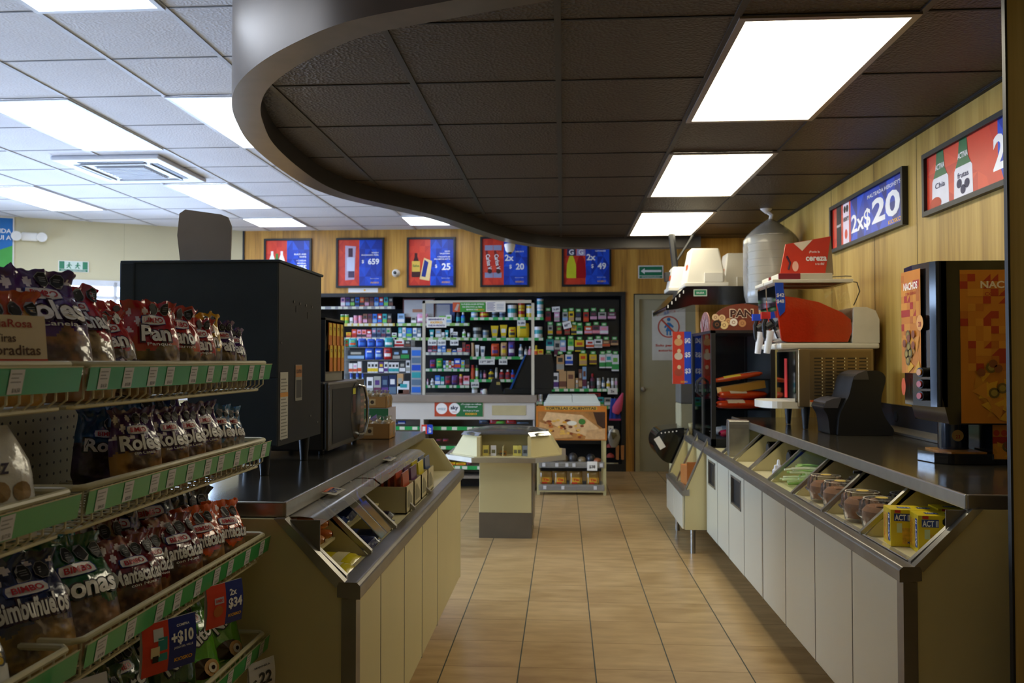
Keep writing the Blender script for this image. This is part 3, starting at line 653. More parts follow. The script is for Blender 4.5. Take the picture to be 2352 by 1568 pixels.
for cx, a, l in ((-3.405, art1, 'framed red and blue poster with white bottles, partly behind the black dispenser'), (-2.495, art2, 'framed red and blue poster of a boxed bottle priced 659'),
        (-1.612, art3, 'framed red and blue poster of a sauce bottle and bag priced 25'), (-.708, art4, 'framed red and blue poster of two candy bars, 2x 20'), (.286, art5, 'framed red and blue poster of two sports drinks, 2x 49')):
    board(l, (cx, Y_B-.001, 2.54), .60, .615, a)
def artH(p, f, w, h):
    facets(p, f, -w/2, -h/2, -.2*w, h/2, PR, 3, 4, 11); facets(p, f, -.2*w, -h/2, w/2, h/2, PB+[PN], 7, 2, 12)
    p.rect(f, -.43*w, -.5*h, -.35*w, .5*h, mat('#2a2426'), .0012); p.rect(f, -.32*w, -.5*h, -.225*w, .5*h, mat('#e9d9e4'), .0012)
    p.text(f, "HERSHEY'S", -.39*w, .03*h, .06*h, PW, w=.07*w, bold=.02, h=.002); p.text(f, "HERSHEY'S", -.272*w, .12*h, .1*h, mat('#33262a'), w=.085*w, bold=.03, h=.002)
    p.disc(f, -.272*w, -.25*h, .022*w, mat('#d5573f'), .002, ry=.12*h); p.disc(f, -.39*w, .3*h, .02*w, M_BLK2, .002, ry=.09*h)
    for dx in (-.02, .02): p.disc(f, (-.272+dx)*w, .36*h, .019*w, M_BLK2, .002, n=8, ry=.09*h)
    p.text(f, "MALTEADA HERSHEY'S", .47*w, .36*h, .085*h, PW, al='R', w=.42*w, bold=.01)
    p.text(f, '2x$', -.19*w, -.08*h, .42*h, PW, al='L', w=.28*w, bold=.02); p.text(f, '20', .46*w, -.02*h, .52*h, PW, al='R', w=.35*w, bold=.03)
    p.text(f, 'KIOSKO', .47*w, -.41*h, .085*h, M_KIO, al='R', w=.15*w, bold=.02)
def artA(p, f, w, h):
    facets(p, f, -w/2, -h/2, .06*w, h/2, PR, 4, 3, 21); facets(p, f, .06*w, -h/2, w/2, h/2, PB, 5, 2, 22); p.poly(f, [(.0*w, -.5*h), (.1*w, -.5*h), (.0*w, .5*h), (-.1*w, .5*h)], PR[0], .001)
    for x, wd in ((-.38, 'Chia'), (-.19, 'frutas')):
        p.poly(f, [((x-.075)*w, -.5*h), ((x+.075)*w, -.5*h), ((x+.07)*w, 0), ((x+.04)*w, .14*h), ((x+.03)*w, .5*h), ((x-.03)*w, .5*h), ((x-.04)*w, .14*h), ((x-.07)*w, 0)], mat('#e4e2ea', .4), .0012)
        p.poly(f, [((x-.06)*w, .05*h), ((x+.06)*w, .05*h), ((x+.04)*w, .18*h), ((x+.03)*w, .5*h), ((x-.03)*w, .5*h), ((x-.04)*w, .18*h)], mat('#15643c', .4), .0018)
        p.text(f, 'ACTIVIA', x*w, .24*h, .1*h, PW, w=.08*w, bold=.02, h=.0026); p.text(f, wd, x*w, -.1*h, .1*h, mat('#26204e'), w=.085*w, bold=.01, h=.0026)
    for dx, dy in ((-.03, -.24), (.0, -.36), (.03, -.28)): p.disc(f, (-.19+dx)*w, dy*h, .02*w, mat('#3a3550'), .0024, ry=.08*h)
    p.disc(f, -.42*w, -.42*h, .05*w, mat('#c04a2a'), .0024, ry=.12*h)
    p.text(f, '2x$', .03*w, .0, .55*h, PW, al='L', w=.26*w, bold=.03); p.text(f, '35', .47*w, .0, .55*h, PW, al='R', w=.17*w, bold=.03)
board("long framed poster advertising chocolate milkshakes, 2x 20, on the right wall", (X_R-.001, 5.055, 2.208), 1.2, .31, artH, (0, 0, -PI/2), 'framed promotion posters on the right wall')
board('long framed poster of drinkable yogurts at the right border of the picture', (X_R-.001, 3.6, 2.205), 1.24, .31, artA, (0, 0, -PI/2), 'framed promotion posters on the right wall')
# ---- small signs
def sign(name, label, cat, loc, w, h, art, rot=(0, 0, 0), base=None, d=.006):
    p = MB(); p.box((-w/2, -d, -h/2), (w/2, 0, h/2), base or M_PAPER); art(p, frame((0, -d-.0003, 0), (1, 0, 0), (0, 0, 1)), w, h)
    o = p.build(name, loc=loc); o.rotation_euler = rot; tag(o, label, cat); return o
M_SG = mat('#1f7a55', .4)
def s_arrow(p, f, w, h):
    p.rect(f, -.46*w, -.28*h, .46*w, .42*h, M_SG); p.rect(f, -.46*w, -.46*h, .46*w, -.32*h, M_SG)
    p.poly(f, [(-.4*w, .07*h), (-.24*w, .3*h), (-.24*w, .15*h), (.42*w, .15*h), (.42*w, -.01*h), (-.24*w, -.01*h), (-.24*w, -.16*h)], PW, .002); p.text(f, 'RUTA DE EVACUACION', 0, -.39*h, .07*h, PW, w=.7*w, bold=.01)
sign('exit_sign', 'green and white arrow sign on the wood above the door', 'sign', (1.06, Y_B-.001, 2.405), .30, .155, s_arrow)
def s_run(p, f, w, h):
    p.rect(f, -.47*w, -.25*h, .47*w, .45*h, mat('#cfe0d6')); 
    for s in (-1, 1):
        p.rect(f, s*.47*w, -.25*h, s*.3*w, .45*h, M_SG, .0014); x = s*.14*w
        p.disc(f, x, .3*h, .03*w, M_SG, .002, n=10); p.poly(f, [(x-.03*w, .22*h), (x+.03*w, .2*h), (x+.02*w, -.02*h), (x+.07*w, -.2*h), (x+.03*w, -.2*h), (x-.01*w, -.03*h), (x-.07*w, -.18*h), (x-.1*w, -.15*h), (x-.04*w, .02*h)], M_SG, .002)
        p.poly(f, [(x-.03*w, .2*h), (x-.1*w, .06*h), (x-.08*w, .03*h), (x, .14*h), (x+.08*w, .05*h), (x+.1*w, .08*h), (x+.03*w, .2*h)], M_SG, .0024)
    p.rect(f, -.47*w, -.46*h, .47*w, -.28*h, M_SG); p.text(f, 'SALIDA DE EMERGENCIA', 0, -.37*h, .09*h, PW, w=.8*w, bold=.01)
wang = math.atan2(-AD.y, -AD.x)
def wall_s(u):
    r = _F+_R*((u-1176)/F_PX)+_U*0; 
    # intersection of the view ray with the angled wall, in plan
    det = r.x*(-AD.y)-r.y*(-AD.x); t = (A0.x*(-AD.y)-A0.y*(-AD.x))/det; p = Vector((r.x*t, r.y*t, 0)); return (p-A0).dot(AD), p
s, p = wall_s(167); q = at(167, 612, p.y)
sign('exit_sign', 'green emergency exit sign with two running figures on the cream wall', 'sign', (p.x, p.y, q.z)+Vector((0, 0, 0)) if False else (p.x+AN.x*.002, p.y+AN.y*.002, q.z), .31, .125, s_run, (0, 0, wang))
s, p = wall_s(66); q = at(66, 545, p.y)
t = thing('emergency_light', 'white twin head emergency light on the cream wall at far left', 'lamp', (p.x, p.y, q.z), wang)
MB().box((-.085, -.06, -.045), (.085, 0, .05), M_WHITE).build('housing', t, bevel=.02)
for s_ in (-1, 1):
    MB().lathe([(.03, 0), (.05, .015), (.055, .05), (.05, .055), (0, .05)], M_WHITE, n=18).build('lamp_head', t, smooth=True).matrix_local = Matrix.Translation((s_*.125, -.03, 0)) @ Matrix.Rotation(PI/2, 4, 'X')
s, p = wall_s(-4); q = at(-4, 560, p.y)
def s_far(p, f, w, h):
    p.rect(f, -.45*w, -.47*h, .45*w, .47*h, mat('#1f74c4')); p.poly(f, [(-.45*w, -.47*h), (.45*w, -.47*h), (.45*w, -.02*h), (-.45*w, -.2*h)], mat('#4aa84a'), .0016)
    p.text(f, 'TIENDA', .4*w, .24*h, .08*h, PW, al='R', bold=.02); p.text(f, 'AQUI A', .4*w, .12*h, .08*h, PW, al='R', bold=.02); p.disc(f, .34*w, -.38*h, .05*w, M_YEL, .002, n=8)
sign('wall_banner', 'blue and green framed banner on the cream wall at the left border', 'banner', (p.x+AN.x*.004, p.y+AN.y*.004, q.z), .28, .62, s_far, (0, 0, wang))
def s_no(p, f, w, h):
    p.ring(f, 0, .17*h, .29*w, .33*w, mat('#b5483c')); mb_ = mat('#2a77b8')
    p.disc(f, .0, .32*h, .055*w, mb_, .0012); p.poly(f, [(-.04*w, .26*h), (.05*w, .25*h), (.15*w, .18*h), (.12*w, .15*h), (.04*w, .19*h), (.08*w, .08*h), (-.1*w, .08*h), (-.04*w, .18*h), (-.12*w, .14*h), (-.14*w, .17*h)], mb_, .0012)
    p.rect(f, -.07*w, .0, -.02*w, .08*h, mb_, .0012); p.rect(f, .02*w, .0, .07*w, .08*h, mb_, .0012)
    p.poly(f, [(-.23*w, .3*h), (-.2*w, .33*h), (.24*w, .03*h), (.21*w, .0*h)], mat('#b5483c'), .0018)
    p.text(f, 'Solo personal', 0, -.2*h, .045*h, mat('#c03a2c'), w=.8*w, bold=.03); p.text(f, 'autorizado', 0, -.3*h, .045*h, mat('#c03a2c'), w=.62*w, bold=.03)
sign('door_notice', 'white notice with a crossed out blue figure on the grey door', 'notice', (1.275, Y_B+.019, 1.64), .40, .60, s_no, base=mat('#cfd0cc', .5), d=.003)
sign('paper_strip', 'white paper strip under the second wall poster', 'paper', (-2.46, Y_B-.001, 2.203), .37, .055, lambda p, f, w, h: p.disc(f, .02, 0, .012, M_KIO), d=.002)
# dark bracket hanging in front of the wood by the door
q = MB(); q.tube([(.99, 7.6, 2.5), (1.02, 7.6, 2.2), (1.0, 7.6, 2.12)], .03, M_BLACK); q.tube([(1.2, 7.6, 2.5), (1.02, 7.6, 2.22)], .012, M_BLACK); q.box((.93, 7.57, 2.06), (1.06, 7.66, 2.14), M_BLACK)
tag(q.build('ceiling_bracket'), 'black angled bracket hanging from the brown ceiling before the door', 'bracket')
# ================================================================ things on the right counter
# ---- bread case
t = thing('bread_case', 'black framed glass bread case with a curved PAN sign', 'display case', (1.035, 5.86, .74)); W_, D_, H_ = .44, .86, .81
q = MB()
for x in (0, W_-.03):
    for y in (0, D_-.03): q.box((x, y, 0), (x+.03, y+.03, H_), M_BLACK)
q.box((0, 0, H_-.02), (W_, D_, H_), M_BLACK); q.box((0, 0, 0), (W_, D_, .05), M_BLACK); q.box((W_-.01, .03, .05), (W_, D_-.03, H_), M_BLK2); q.box((.03, D_-.02, .05), (W_-.03, D_-.01, H_-.02), M_BLK2); q.build('frame', t)
MB().box((.03, .012, .05), (W_-.03, .016, H_-.02), M_GLASS).build('glass_pane', t)
q = MB(); q.box((.008, .03, .05), (.012, .42, H_-.02), M_GLASS); q.box((.008, .43, .05), (.012, D_-.03, H_-.02), M_GLASS); q.box((.004, .42, .05), (.016, .43, H_-.02), M_STEEL); dd = q.build('glass_door', t)
for y in (.39, .46): MB().tube([(.005, y, .33), (-.03, y, .36), (-.035, y, .40), (-.03, y, .44), (.005, y, .47)], .006, M_BLACK).build('handle', dd)
for z in (.25, .46): MB().box((.03, .03, z), (W_-.02, D_-.03, z+.006), M_GLASS).build('shelf', t)
arc = [(0, 0), (W_, 0), (W_, .04)]+[(W_/2+W_/2*math.cos(a), .04+.145*math.sin(a)) for a in [PI*k/14 for k in range(1, 14)]]+[(0, .05)]
M_BRN = mat('#6f3423', .4, var=.1, scale=20)
q = MB(); q.prism([(x, H_+z) for x, z in arc], 'y', .0, .008, M_BRN); f = frame((0, -.0005, H_), (1, 0, 0), (0, 0, 1))
q.text(f, 'PAN', .21, .118, .056, mat('#e0cdb4'), w=.165, bold=.07, h=.0006); q.text(f, 'PAN', .21, .118, .05, mat('#3a1612'), w=.155, bold=.035, h=.0016)
for x, z, r, c in ((.03, .09, .024, '#d9bd94'), (.075, .085, .024, '#d8b98b'), (.09, .035, .028, '#dcc28a'), (.04, .04, .03, '#20150f'), (.155, .055, .027, '#e6dfd4'), (.215, .048, .026, '#b98658'), (.12, .06, .024, '#c79a66')):
    q.disc(f, x, z, r, mat(c, .5), .0014+r*.02); q.ring(f, x, z, r*.3, r*.45, mat('#8a5a34', .5), .003, n=14)
q.build('front_sign', t)
q = MB(); arc2 = [(0, 0), (.34, 0)]+[(.17+.17*math.cos(a), .05+.09*math.sin(a)) for a in [PI*k/10 for k in range(0, 11)]]
q.prism([(.06+y, H_+z) for y, z in arc2], 'x', -.004, .004, mat('#a2706a', .4)); f2 = frame((-.005, .40, H_), (0, -1, 0), (0, 0, 1))
rnd = random.Random(3)
for k in range(26): x = .02+.3*rnd.random(); zz = .01+.06*rnd.random(); q.rect(f2, x, zz-.01, x+.012, zz+.03+.02*rnd.random(), mat(rnd.choice(['#e8dcd8', '#7a3034', '#d9b9b4', '#a8565a']), .4), .001+.0003*k)
q.build('side_sign', t)
def roll(name, label, cat, loc, rz, L, r, col, col2, flat=.7, n=10):
    t = thing(name, label, cat, loc, rz); q = MB(); rr = random.Random(hash(label) % 999 if False else len(label))
    cs = mat(col, .25, coat=.4, bump=.5, bscale=50)
    q.grid(lambda a, b: (-L/2+L*a, math.cos(2*PI*b)*r*(.55+.45*math.sin(PI*min(1, max(0, a)))**.3)*(1+.08*noise.noise(Vector((a*9, b*6, len(label))))), r*flat+math.sin(2*PI*b)*r*flat*(.35+.65*math.sin(PI*a)**.3)), 22, 16, cs)
    q.build('wrapper', t, smooth='all')
    q = MB(); q.grid(lambda a, b: (-L*.3+L*.35*a, -math.cos(PI*(.1+.5*b))*r*1.02, r*flat+math.sin(PI*(.1+.5*b))*r*flat*1.04), 6, 6, mat(col2, .4)); q.build('label', t)
    return t
for i, (x, y, z, rz, L, r, c, c2, l) in enumerate(((1.24, 5.95, .47, .0, .34, .028, '#d34a1e', '#e9c23c', 'orange foil wrapped bread roll in front on the top glass shelf of the bread case'),
        (1.27, 6.06, .47, .2, .32, .03, '#b9a9a4', '#8b2a3a', 'silver and maroon wrapped bread behind the orange foil roll in the bread case'),
        (1.25, 5.94, .256, .2, .36, .046, '#d8431a', '#e7d7c2', 'orange bread packet lowest in front on the lower shelf of the bread case'), (1.27, 5.97, .325, .25, .36, .044, '#dc4a1d', '#e0d2c0', 'orange bread packet stacked second on the lower shelf of the bread case'),
        (1.29, 6.09, .30, .2, .36, .05, '#9a2a4c', '#d9c9d0', 'dark pink bread packet behind the orange packets in the bread case'), (1.33, 6.2, .256, .1, .3, .045, '#3d6a4a', '#b9c9b9', 'green bread packet at the back of the lower shelf of the bread case'),
        (1.27, 5.97, .051, .2, .34, .045, '#b9274e', '#e4dede', 'pink and white bread packet on the floor of the bread case'), (1.25, 6.12, .051, .0, .34, .05, '#c9c6c8', '#7f95a8', 'whitish bread packet at the back of the bread case floor'))):
    roll('bread_packet', l, 'bread', (x, y, .74+z+.001), rz, L, r, c, c2)
o = MB().box((-.16, -.05, 0), (.16, .05, .052), mat('#c08a3a', .6)).build('pastry_tray', loc=(1.27, 5.985, 1.1), rotz=.12); tag(o, 'long yellow brown card tray under the foil rolls in the bread case', 'tray'); o.location.z = 1.148
for n_ in [o_ for o_ in COL.objects if o_.name.startswith('bread_packet') and abs(o_.location.z-1.211) < .002]: n_.location.z = 1.202; n_.rotation_euler = (0, -.16, n_.rotation_euler.z)
o.rotation_euler = (0, -.16, .12); o.location.z = 1.12
def s_price(p, f, w, h):
    p.rect(f, -.5*w, -.5*h, .13*w, .5*h, PR[0]); p.rect(f, .13*w, -.5*h, .5*w, .5*h, PB[0]); p.text(f, 'KIOSKO', .12*w, -.46*h, .018*h*2, M_KIO, w=.35*w)
    for y, n_, c in ((.33, '$42', '#d9a56a'), (.06, '$5', '#d8c8b0'), (-.25, '$3', '#a8452c')):
        p.text(f, n_, .31*w, y*h, .09*h, PW, w=.3*w, bold=.03, h=.002); p.disc(f, -.18*w, (y-.03)*h, .22*w, mat(c, .5), .002, ry=.07*h); p.disc(f, -.15*w, (y+.07)*h, .1*w, mat('#e6c69a', .5), .003, ry=.04*h)
sign('price_banner', 'tall red and blue price strip hanging at the left side of the bread case', 'sign', (1.03-.075, 6.735, 1.36), .15, .42, s_price)
# grey water dispenser glimpsed beyond the case
t = thing('water_dispenser', 'grey and cream dispenser just behind the bread case by the door', 'dispenser', (1.02, 7.3, .74)); MB().box((0, 0, .22), (.3, .3, .52), mat('#6a675f', .4)).build('upper_body', t, bevel=.01); MB().box((0, 0, 0), (.3, .3, .22), mat('#b3aa86', .4)).build('lower_body', t, bevel=.01)
o = thing('paper_cup', 'small cream cup on the low counter left of the bread case', 'cup', (1.06, 6.9, .74)); MB().lathe([(.022, 0), (.03, .08), (.032, .082)], mat('#d8c58e', .5), n=16).build('cup', o, smooth=True)
# ---- hood with white tubs
t = thing('exhaust_hood', 'black sloping hood with a small green sticker carrying white tubs', 'hood', (0, 0, 0))
q = MB(); q.prism([(.86, 1.755), (.855, 1.79), (1.0, 1.94), (1.03, 1.955), (1.79, 1.955), (1.79, 1.80), (1.08, 1.80), (.95, 1.765)], 'y', 6.95, 7.949, M_GLOSSB); q.build('canopy', t, bevel=.008)
q = MB(); f = frame((1.14, 6.948, 1.90), (1, 0, 0), (0, 0, 1)); q.rect(f, -.055, -.028, .055, .028, mat('#c9d6c4'), .001); q.rect(f, -.048, -.02, .048, .022, M_SG, .002); q.text(f, 'SALIDA', 0, 0, .014, PW, h=.003); q.build('sticker', t)
for k in range(5): MB().box((.87+.032*k, 6.945, 1.775+.03*k), (.878+.032*k, 6.95, 1.80+.03*k), M_WHITE).build('rivet', t)
def tub(x, y, z, w, d_, h, l):
    t = thing('plastic_tub', l, 'tub', (x, y, z), group='white tubs on the black hood'); m = mat('#dcd8cc', .35, var=.02)
    q = MB(); c = .16*w
    lo = [(0, 0), (w, 0), (w, d_), (0, d_)]; hi = [(c, c), (w-c, c), (w-c, d_-c), (c, d_-c)]
    vs = [(a, b, .03) for a, b in lo]+[(a, b, h) for a, b in hi]; q.add(vs, [(0, 1, 5, 4), (1, 2, 6, 5), (2, 3, 7, 6), (3, 0, 4, 7), (4, 5, 6, 7)], m); q.build('body', t, bevel=.012)
    MB().box((-.012, -.012, 0), (w+.012, d_+.012, .035), m).build('rim', t, bevel=.006); MB().box((w*.45, -.012, .035), (w*.9, .01, h*.36), m).build('latch', t, bevel=.004)
    q = MB(); f = frame((c*.4, -.002+c*.4, h*.4), (1, 0, 0), (0, c, h)); q = MB(); f = frame((c*.38-.001, d_*.3, h*.45), (0, -1, 0), (c, 0, h)); q.rect(f, -.05, 0, .05, .045, M_ORG, .002); q.build('label', t)
tub(1.03, 7.0, 1.956, .34, .34, .33, 'large white plastic tub in front on the black hood'); tub(.93+.02, 7.42, 1.956, .2, .3, .22, 'smaller white plastic tub at the left end of the hood'); tub(1.42, 7.42, 1.956, .26, .3, .34, 'white plastic tub behind the large one, beside the plastic bag')
# ---- shelf with the bagged cups
o = MB().box((1.34, 6.15, 1.735), (X_R-.001, 6.75, 1.76), M_BLACK).build('wall_shelf'); tag(o, 'black wall shelf under the bagged white cups', 'shelf')
t = thing('bagged_cups', 'stack of white foam cups in a knotted clear plastic bag', 'bag of cups', (1.585, 6.42, 1.761)); q = MB()
for k in range(9): q.lathe([(.16, 0), (.165, .05), (.17, .052), (.17, .058), (.15, .06)], mat('#d9d5c8', .6), c=(0, 0, .004+k*.058), n=24)
q.build('foam_bowls', t, smooth=True)
q = MB(); mbag = clear_mat('m_bag_film', (.95, .94, .9), .4, .18, dens=.2, crinkle=.6)
def bagf(a, b):
    r = (.18+.012*noise.noise(Vector((a*14, b*3, 1))))*(1 if b < .75 else max(.05, 1-((b-.75)/.25)**1.4*.93)); th = 2*PI*a; r *= (1-.1*max(0, .1-b)/.1)
    return (r*math.cos(th)*1.12, r*math.sin(th), b*.66)
q.grid(bagf, 40, 20, mbag); q.build('plastic_bag', t, smooth='all')
q = MB(); q.tube([(0, 0, .64), (.01, 0, .69), (-.03, 0, .72)], .016, M_WHITE); q.lathe([(.004, 0), (.03, .03), (.036, .05)], M_WHITE, c=(-.03, 0, .70), n=10, sx=1.4); q.build('knot', t, smooth=True)
# ---- slush machine
t = thing('slush_machine', 'two tank slush machine with red slush and louvred steel side', 'slush machine', (1.33, 4.77, .95)); ms = mat('#a08a66', .3, .75, var=.05); mw = mat('#dcd6c4', .35)
q = MB(); q.box((0, 0, .125), (.415, .46, .455), ms); q.build('body', t, bevel=.006)
q = MB(); q.box((.06, -.003, .14), (.40, 0, .44), mat('#927c58', .32, .75))
for c in range(5):
    for r_ in range(13): q.box((.085+c*.062, -.006, .17+r_*.019), (.125+c*.062, -.003, .176+r_*.019), mat('#2d2518', .5)); q.cyl((.129+c*.062, -.004, .173+r_*.019), (.129+c*.062, -.003, .173+r_*.019), .0035, mat('#f3e6b4', .3, emit=0), n=8)
q.build('side_vent_panel', t)
q = MB(); q.box((.06, -.005, .128), (.22, -.002, .165), mat('#c9bf9c')); q.box((.06, -.006, .155), (.13, -.005, .165), M_ORG); q.build('warning_label', t)
q = MB(); q.box((-.012, .03, .15), (0, .43, .44), mat('#cfd2d8', .06, 1.0)); q.box((-.014, .2, .17), (-.012, .25, .4), M_RED); q.build('mirror_front', t)
q = MB(); q.prism([(-.185+.1-.1*math.cos(a), .23+.2*math.sin(a)) for a in [-PI/2+PI*k/12 for k in range(0, 13)]]+[(.06, .43), (.06, .03)], 'z', .115, .155, mw); q.build('drip_tray', t, bevel=.006)
for x, y in ((.05, .05), (.05, .41), (.36, .05), (.36, .41)): MB().cyl((x, y, 0), (x, y, .125), .014, M_BLACK, r1=.026).build('foot', t, smooth=True)
q = MB(); q.box((-.10, .0, .455), (.45, .46, .487), mw); q.prism([(.30, .487), (.45, .487), (.45, .62), (.43, .67), (.38, .69), (.31, .69)], 'y', .005, .455, mw); q.build('top_housing', t, bevel=.01)
for k in range(2):
    y0 = .012+k*.225; bw = .2
    prof = [(-.095, .50), (-.06, .488), (.285, .488), (.31, .55), (.30, .68), (.275, .83), (-.125, .83), (-.12, .70)]
    tk = MB().prism(prof, 'y', y0, y0+bw, clear_mat('m_tank_%d' % k, (.92, .9, .86), .3, .04)).build('tank', t, bevel=.015)
    rs = mat('#cc2f10', .25, bump=.6, bscale=90, var=.1, coat=.5)
    sl = [(-.088, .503), (-.05, .494), (.28, .494), (.302, .55), (.297, .62), (.25, .66), (.12, .72), (.0, .745), (-.08, .755), (-.112, .74), (-.112, .70)]
    MB().prism(sl, 'y', y0+.006, y0+bw-.006, rs).build('red_slush', tk, bevel=.012)
    q = MB(); q.box((-.14, y0-.004, .83), (.31, y0+bw+.004, .85), mw); q.box((-.10, y0+.01, .85), (.20, y0+bw-.01, .885), mat('#d5cfba', .4)); q.box((-.104, y0+.005, .85), (.02, y0+.012, .885), mat('#8a2230', .4)); q.build('lid', t, bevel=.006)
    q = MB(); q.cyl((-.13, y0+.1, .56), (-.15, y0+.1, .43), .024, M_WHITE, r1=.018); q.cyl((-.12, y0+.1, .6), (-.15, y0+.1, .58), .02, M_BLACK); q.tube([(-.15, y0+.1, .64), (-.165, y0+.1, .6), (-.16, y0+.1, .53), (-.145, y0+.1, .49)], .012, M_BLACK); q.box((-.18, y0+.085, .63), (-.13, y0+.115, .67), M_RED if k == 0 else PB[0]); q.build('tap', t, smooth=True)
q = MB(); mbl = mat('#1848b8', .35); pts = [(-.128, .83), (-.08, .83)]+[(-.08+.01*math.sin(PI*k/8), .80-.022*k) for k in range(0, 7)]+[(-.10, .64), (-.118, .72)]
q.prism(pts, 'y', .004, .008, mbl); f = frame((-.098, .003, .75), (1, 0, 0), (0, 0, 1)); q.text(f, '$42', 0, .01, .02, PW); q.text(f, '$48', 0, -.025, .02, PW); q.build('price_sticker', t)
q = MB(); q.tube([(.28, .02, .84), (.33, .01, .83), (.345, .01, .78), (.32, .01, .72), (.31, .01, .70)], .003, M_BLACK); q.tube([(.2, .1, .87), (.3, .1, .875), (.33, .1, .873)], .003, M_STEELD); q.build('wire', t)
q = MB(); sgm = mat('#cf3a24', .4); q.prism([(-.06, .885), (.20, .885), (.235, 1.115), (-.025, 1.07)], 'y', .16, .168, sgm)
f = frame((0, .1595, 0), (1, 0, 0), (0, 0, 1)); q.text(f, 'cereza', .15, .99, .035, PW, w=.12, bold=.03); q.text(f, '¡Ponle la', .14, 1.025, .012, PW, w=.06); q.text(f, 'a tu día!', .17, .955, .014, PW, w=.05)
q.poly(f, [(.02, 1.076), (.13, 1.095), (.07, 1.03)], mat('#ead9c2'), .0006); q.tube([(-.01, .158, .92), (.0, .158, .96), (-.02, .158, 1.0)], .006, mat('#3a1a2e')); q.disc(f, .03, .94, .018, mat('#f0b9a9'), .001, ry=.03)
q.prism([(.235, 1.115), (.25, .89), (.20, .885)], 'y', .162, .168, mat('#8f7a5a')); q.build('cherry_sign', t)
# ---- black twin lobe dispenser
t = thing('lid_dispenser', 'black curved lid dispenser on the worktop before the slush machine', 'dispenser', (1.37, 4.42, .949))
o1 = [(.03, .0), (.02, .09), (.0, .13), (-.005, .15), (.01, .17), (.05, .185), (.09, .19), (.13, .185), (.16, .13), (.17, .0)]
o2 = [(.06, .0), (.07, .1), (.095, .16), (.12, .21), (.14, .29), (.16, .318), (.21, .335), (.27, .335), (.30, .315), (.305, .28), (.285, .2), (.285, .14), (.31, .08), (.345, .03), (.34, .0)]
o1, o2 = [[(p.x, p.y) for p in spline([Vector(a) for a in o], 4)] for o in (o1, o2)]
MB().prism(o1, 'y', .03, .23, mat('#1a1a1c', .25)).build('lower_drum', t, bevel=.006, smooth=True); MB().prism(o2, 'y', .0, .26, mat('#131314', .45)).build('body', t, bevel=.006, smooth=True)
MB().prism([(.14, .29), (.16, .32), (.21, .34), (.22, .29)], 'y', -.004, .264, mat('#4d4a4a', .3, .3)).build('upper_highlight_cap', t, bevel=.008); MB().prism([(-.008, .14), (.01, .175), (.05, .19), (.09, .195), (.07, .14)], 'y', .026, .234, mat('#57555a', .3, .3)).build('lower_highlight_cap', t, bevel=.008)  # lighter grey cap pieces: highlight on the black lobes put into their colour
q = MB(); q.tube([(1.70, 4.7, .955), (1.74, 4.72, .99), (1.735, 4.75, 1.08), (1.71, 4.8, 1.1)], .006, M_BLACK); tag(q.build('power_cord'), 'black cord looping behind the lid dispenser', 'cord')
# ---- nacho dispenser
t = thing('nacho_dispenser', 'tall black cheese dispenser with orange NACHOS graphics', 'food dispenser', (1.41, 3.2, .949))
q = MB(); ho = [(.0, .26), (-.015, .13), (.0, .0)]
body = [(.0, .0), (.36, 0), (.36, .3), (.03, .3), (-.02, .27), (-.035, .15), (-.02, .03)]
MB().prism([(.035, .15), (.36, .15), (.36, .765), (.01, .765), (.01, .25)], 'y', 0, .3, M_GLOSSB).build('housing', t, bevel=.01); MB().prism([(.04, .0), (.04, .3), (.03, .3), (-.02, .27), (-.035, .15), (-.02, .03), (.0, .0)], 'z', .215, .765, M_GLOSSB).build('front_cover', t, bevel=.015, seg=3)
lw_ = MB(); lw_.prism([(.0, .165), (.0, .16), (.1, .15), (.10, .155)], 'y', 0, .3, M_GLOSSB)
M_NA = [mat(c, .35) for c in ('#cc7f22', '#d68f2c', '#bd6a18', '#ad2f1a', '#c4421a')]; M_NC = mat('#e0a82a', .35); M_NF = mat('#8a4a26', .4)
def nachos(p, f, x0, y0, x1, y1, sd, big):
    rnd = random.Random(sd); w_, h_ = x1-x0, y1-y0; p.rect(f, x0, y0, x1, y1, M_NA[0], .0005); c = .028
    nx, ny = int(w_/c), int(h_/c)
    for i in range(nx):
        for j in range(int(ny*.35), ny):
            r_ = rnd.random(); x, y = x0+i*c, y0+j*c
            if r_ < .13: p.rect(f, x, y, x+c, y+c, M_NA[3], .001)
            elif r_ < .3: p.rect(f, x, y, x+c, y+c, M_NA[1], .001)
            elif r_ < .38: p.poly(f, [(x, y), (x+c, y), (x+c, y+c)], M_NA[3], .001)
            elif r_ < .45: p.disc(f, x+c/2, y+c/2, c*.42, M_NA[4], .001, n=12)
            elif r_ < .6: p.rect(f, x, y, x+c, y+c, M_NA[2], .001)
    k = 0
    while k < (26 if big else 18):
        x, y = x0+w_*rnd.uniform(.12, .88), y0+h_*rnd.uniform(.03, .34); s_ = .04*rnd.uniform(.6, 1.1); a = rnd.uniform(0, 6)
        p.poly(f, [(min(x1, max(x0, x+s_*math.cos(a+q_))), max(y0, y+s_*math.sin(a+q_))) for q_ in (0, 2.1, 4.2)], rnd.choice([M_NC, M_NA[1], M_NC, mat('#c98824', .4)]), .0014+.0001*k); k += 1
    for k in range(5):
        x, y = x0+w_*rnd.uniform(.2, .8), y0+h_*rnd.uniform(.1, .4); p.disc(f, x, y, .02, mat('#6f5a22', .4), .005, n=16); p.disc(f, x, y, .012, mat('#a08a3a', .4), .0056, n=14)
    for k in range(4): x, y = x0+w_*rnd.uniform(.15, .85), y0+h_*rnd.uniform(.2, .42); p.disc(f, x, y, .016, M_NF, .006, n=9)
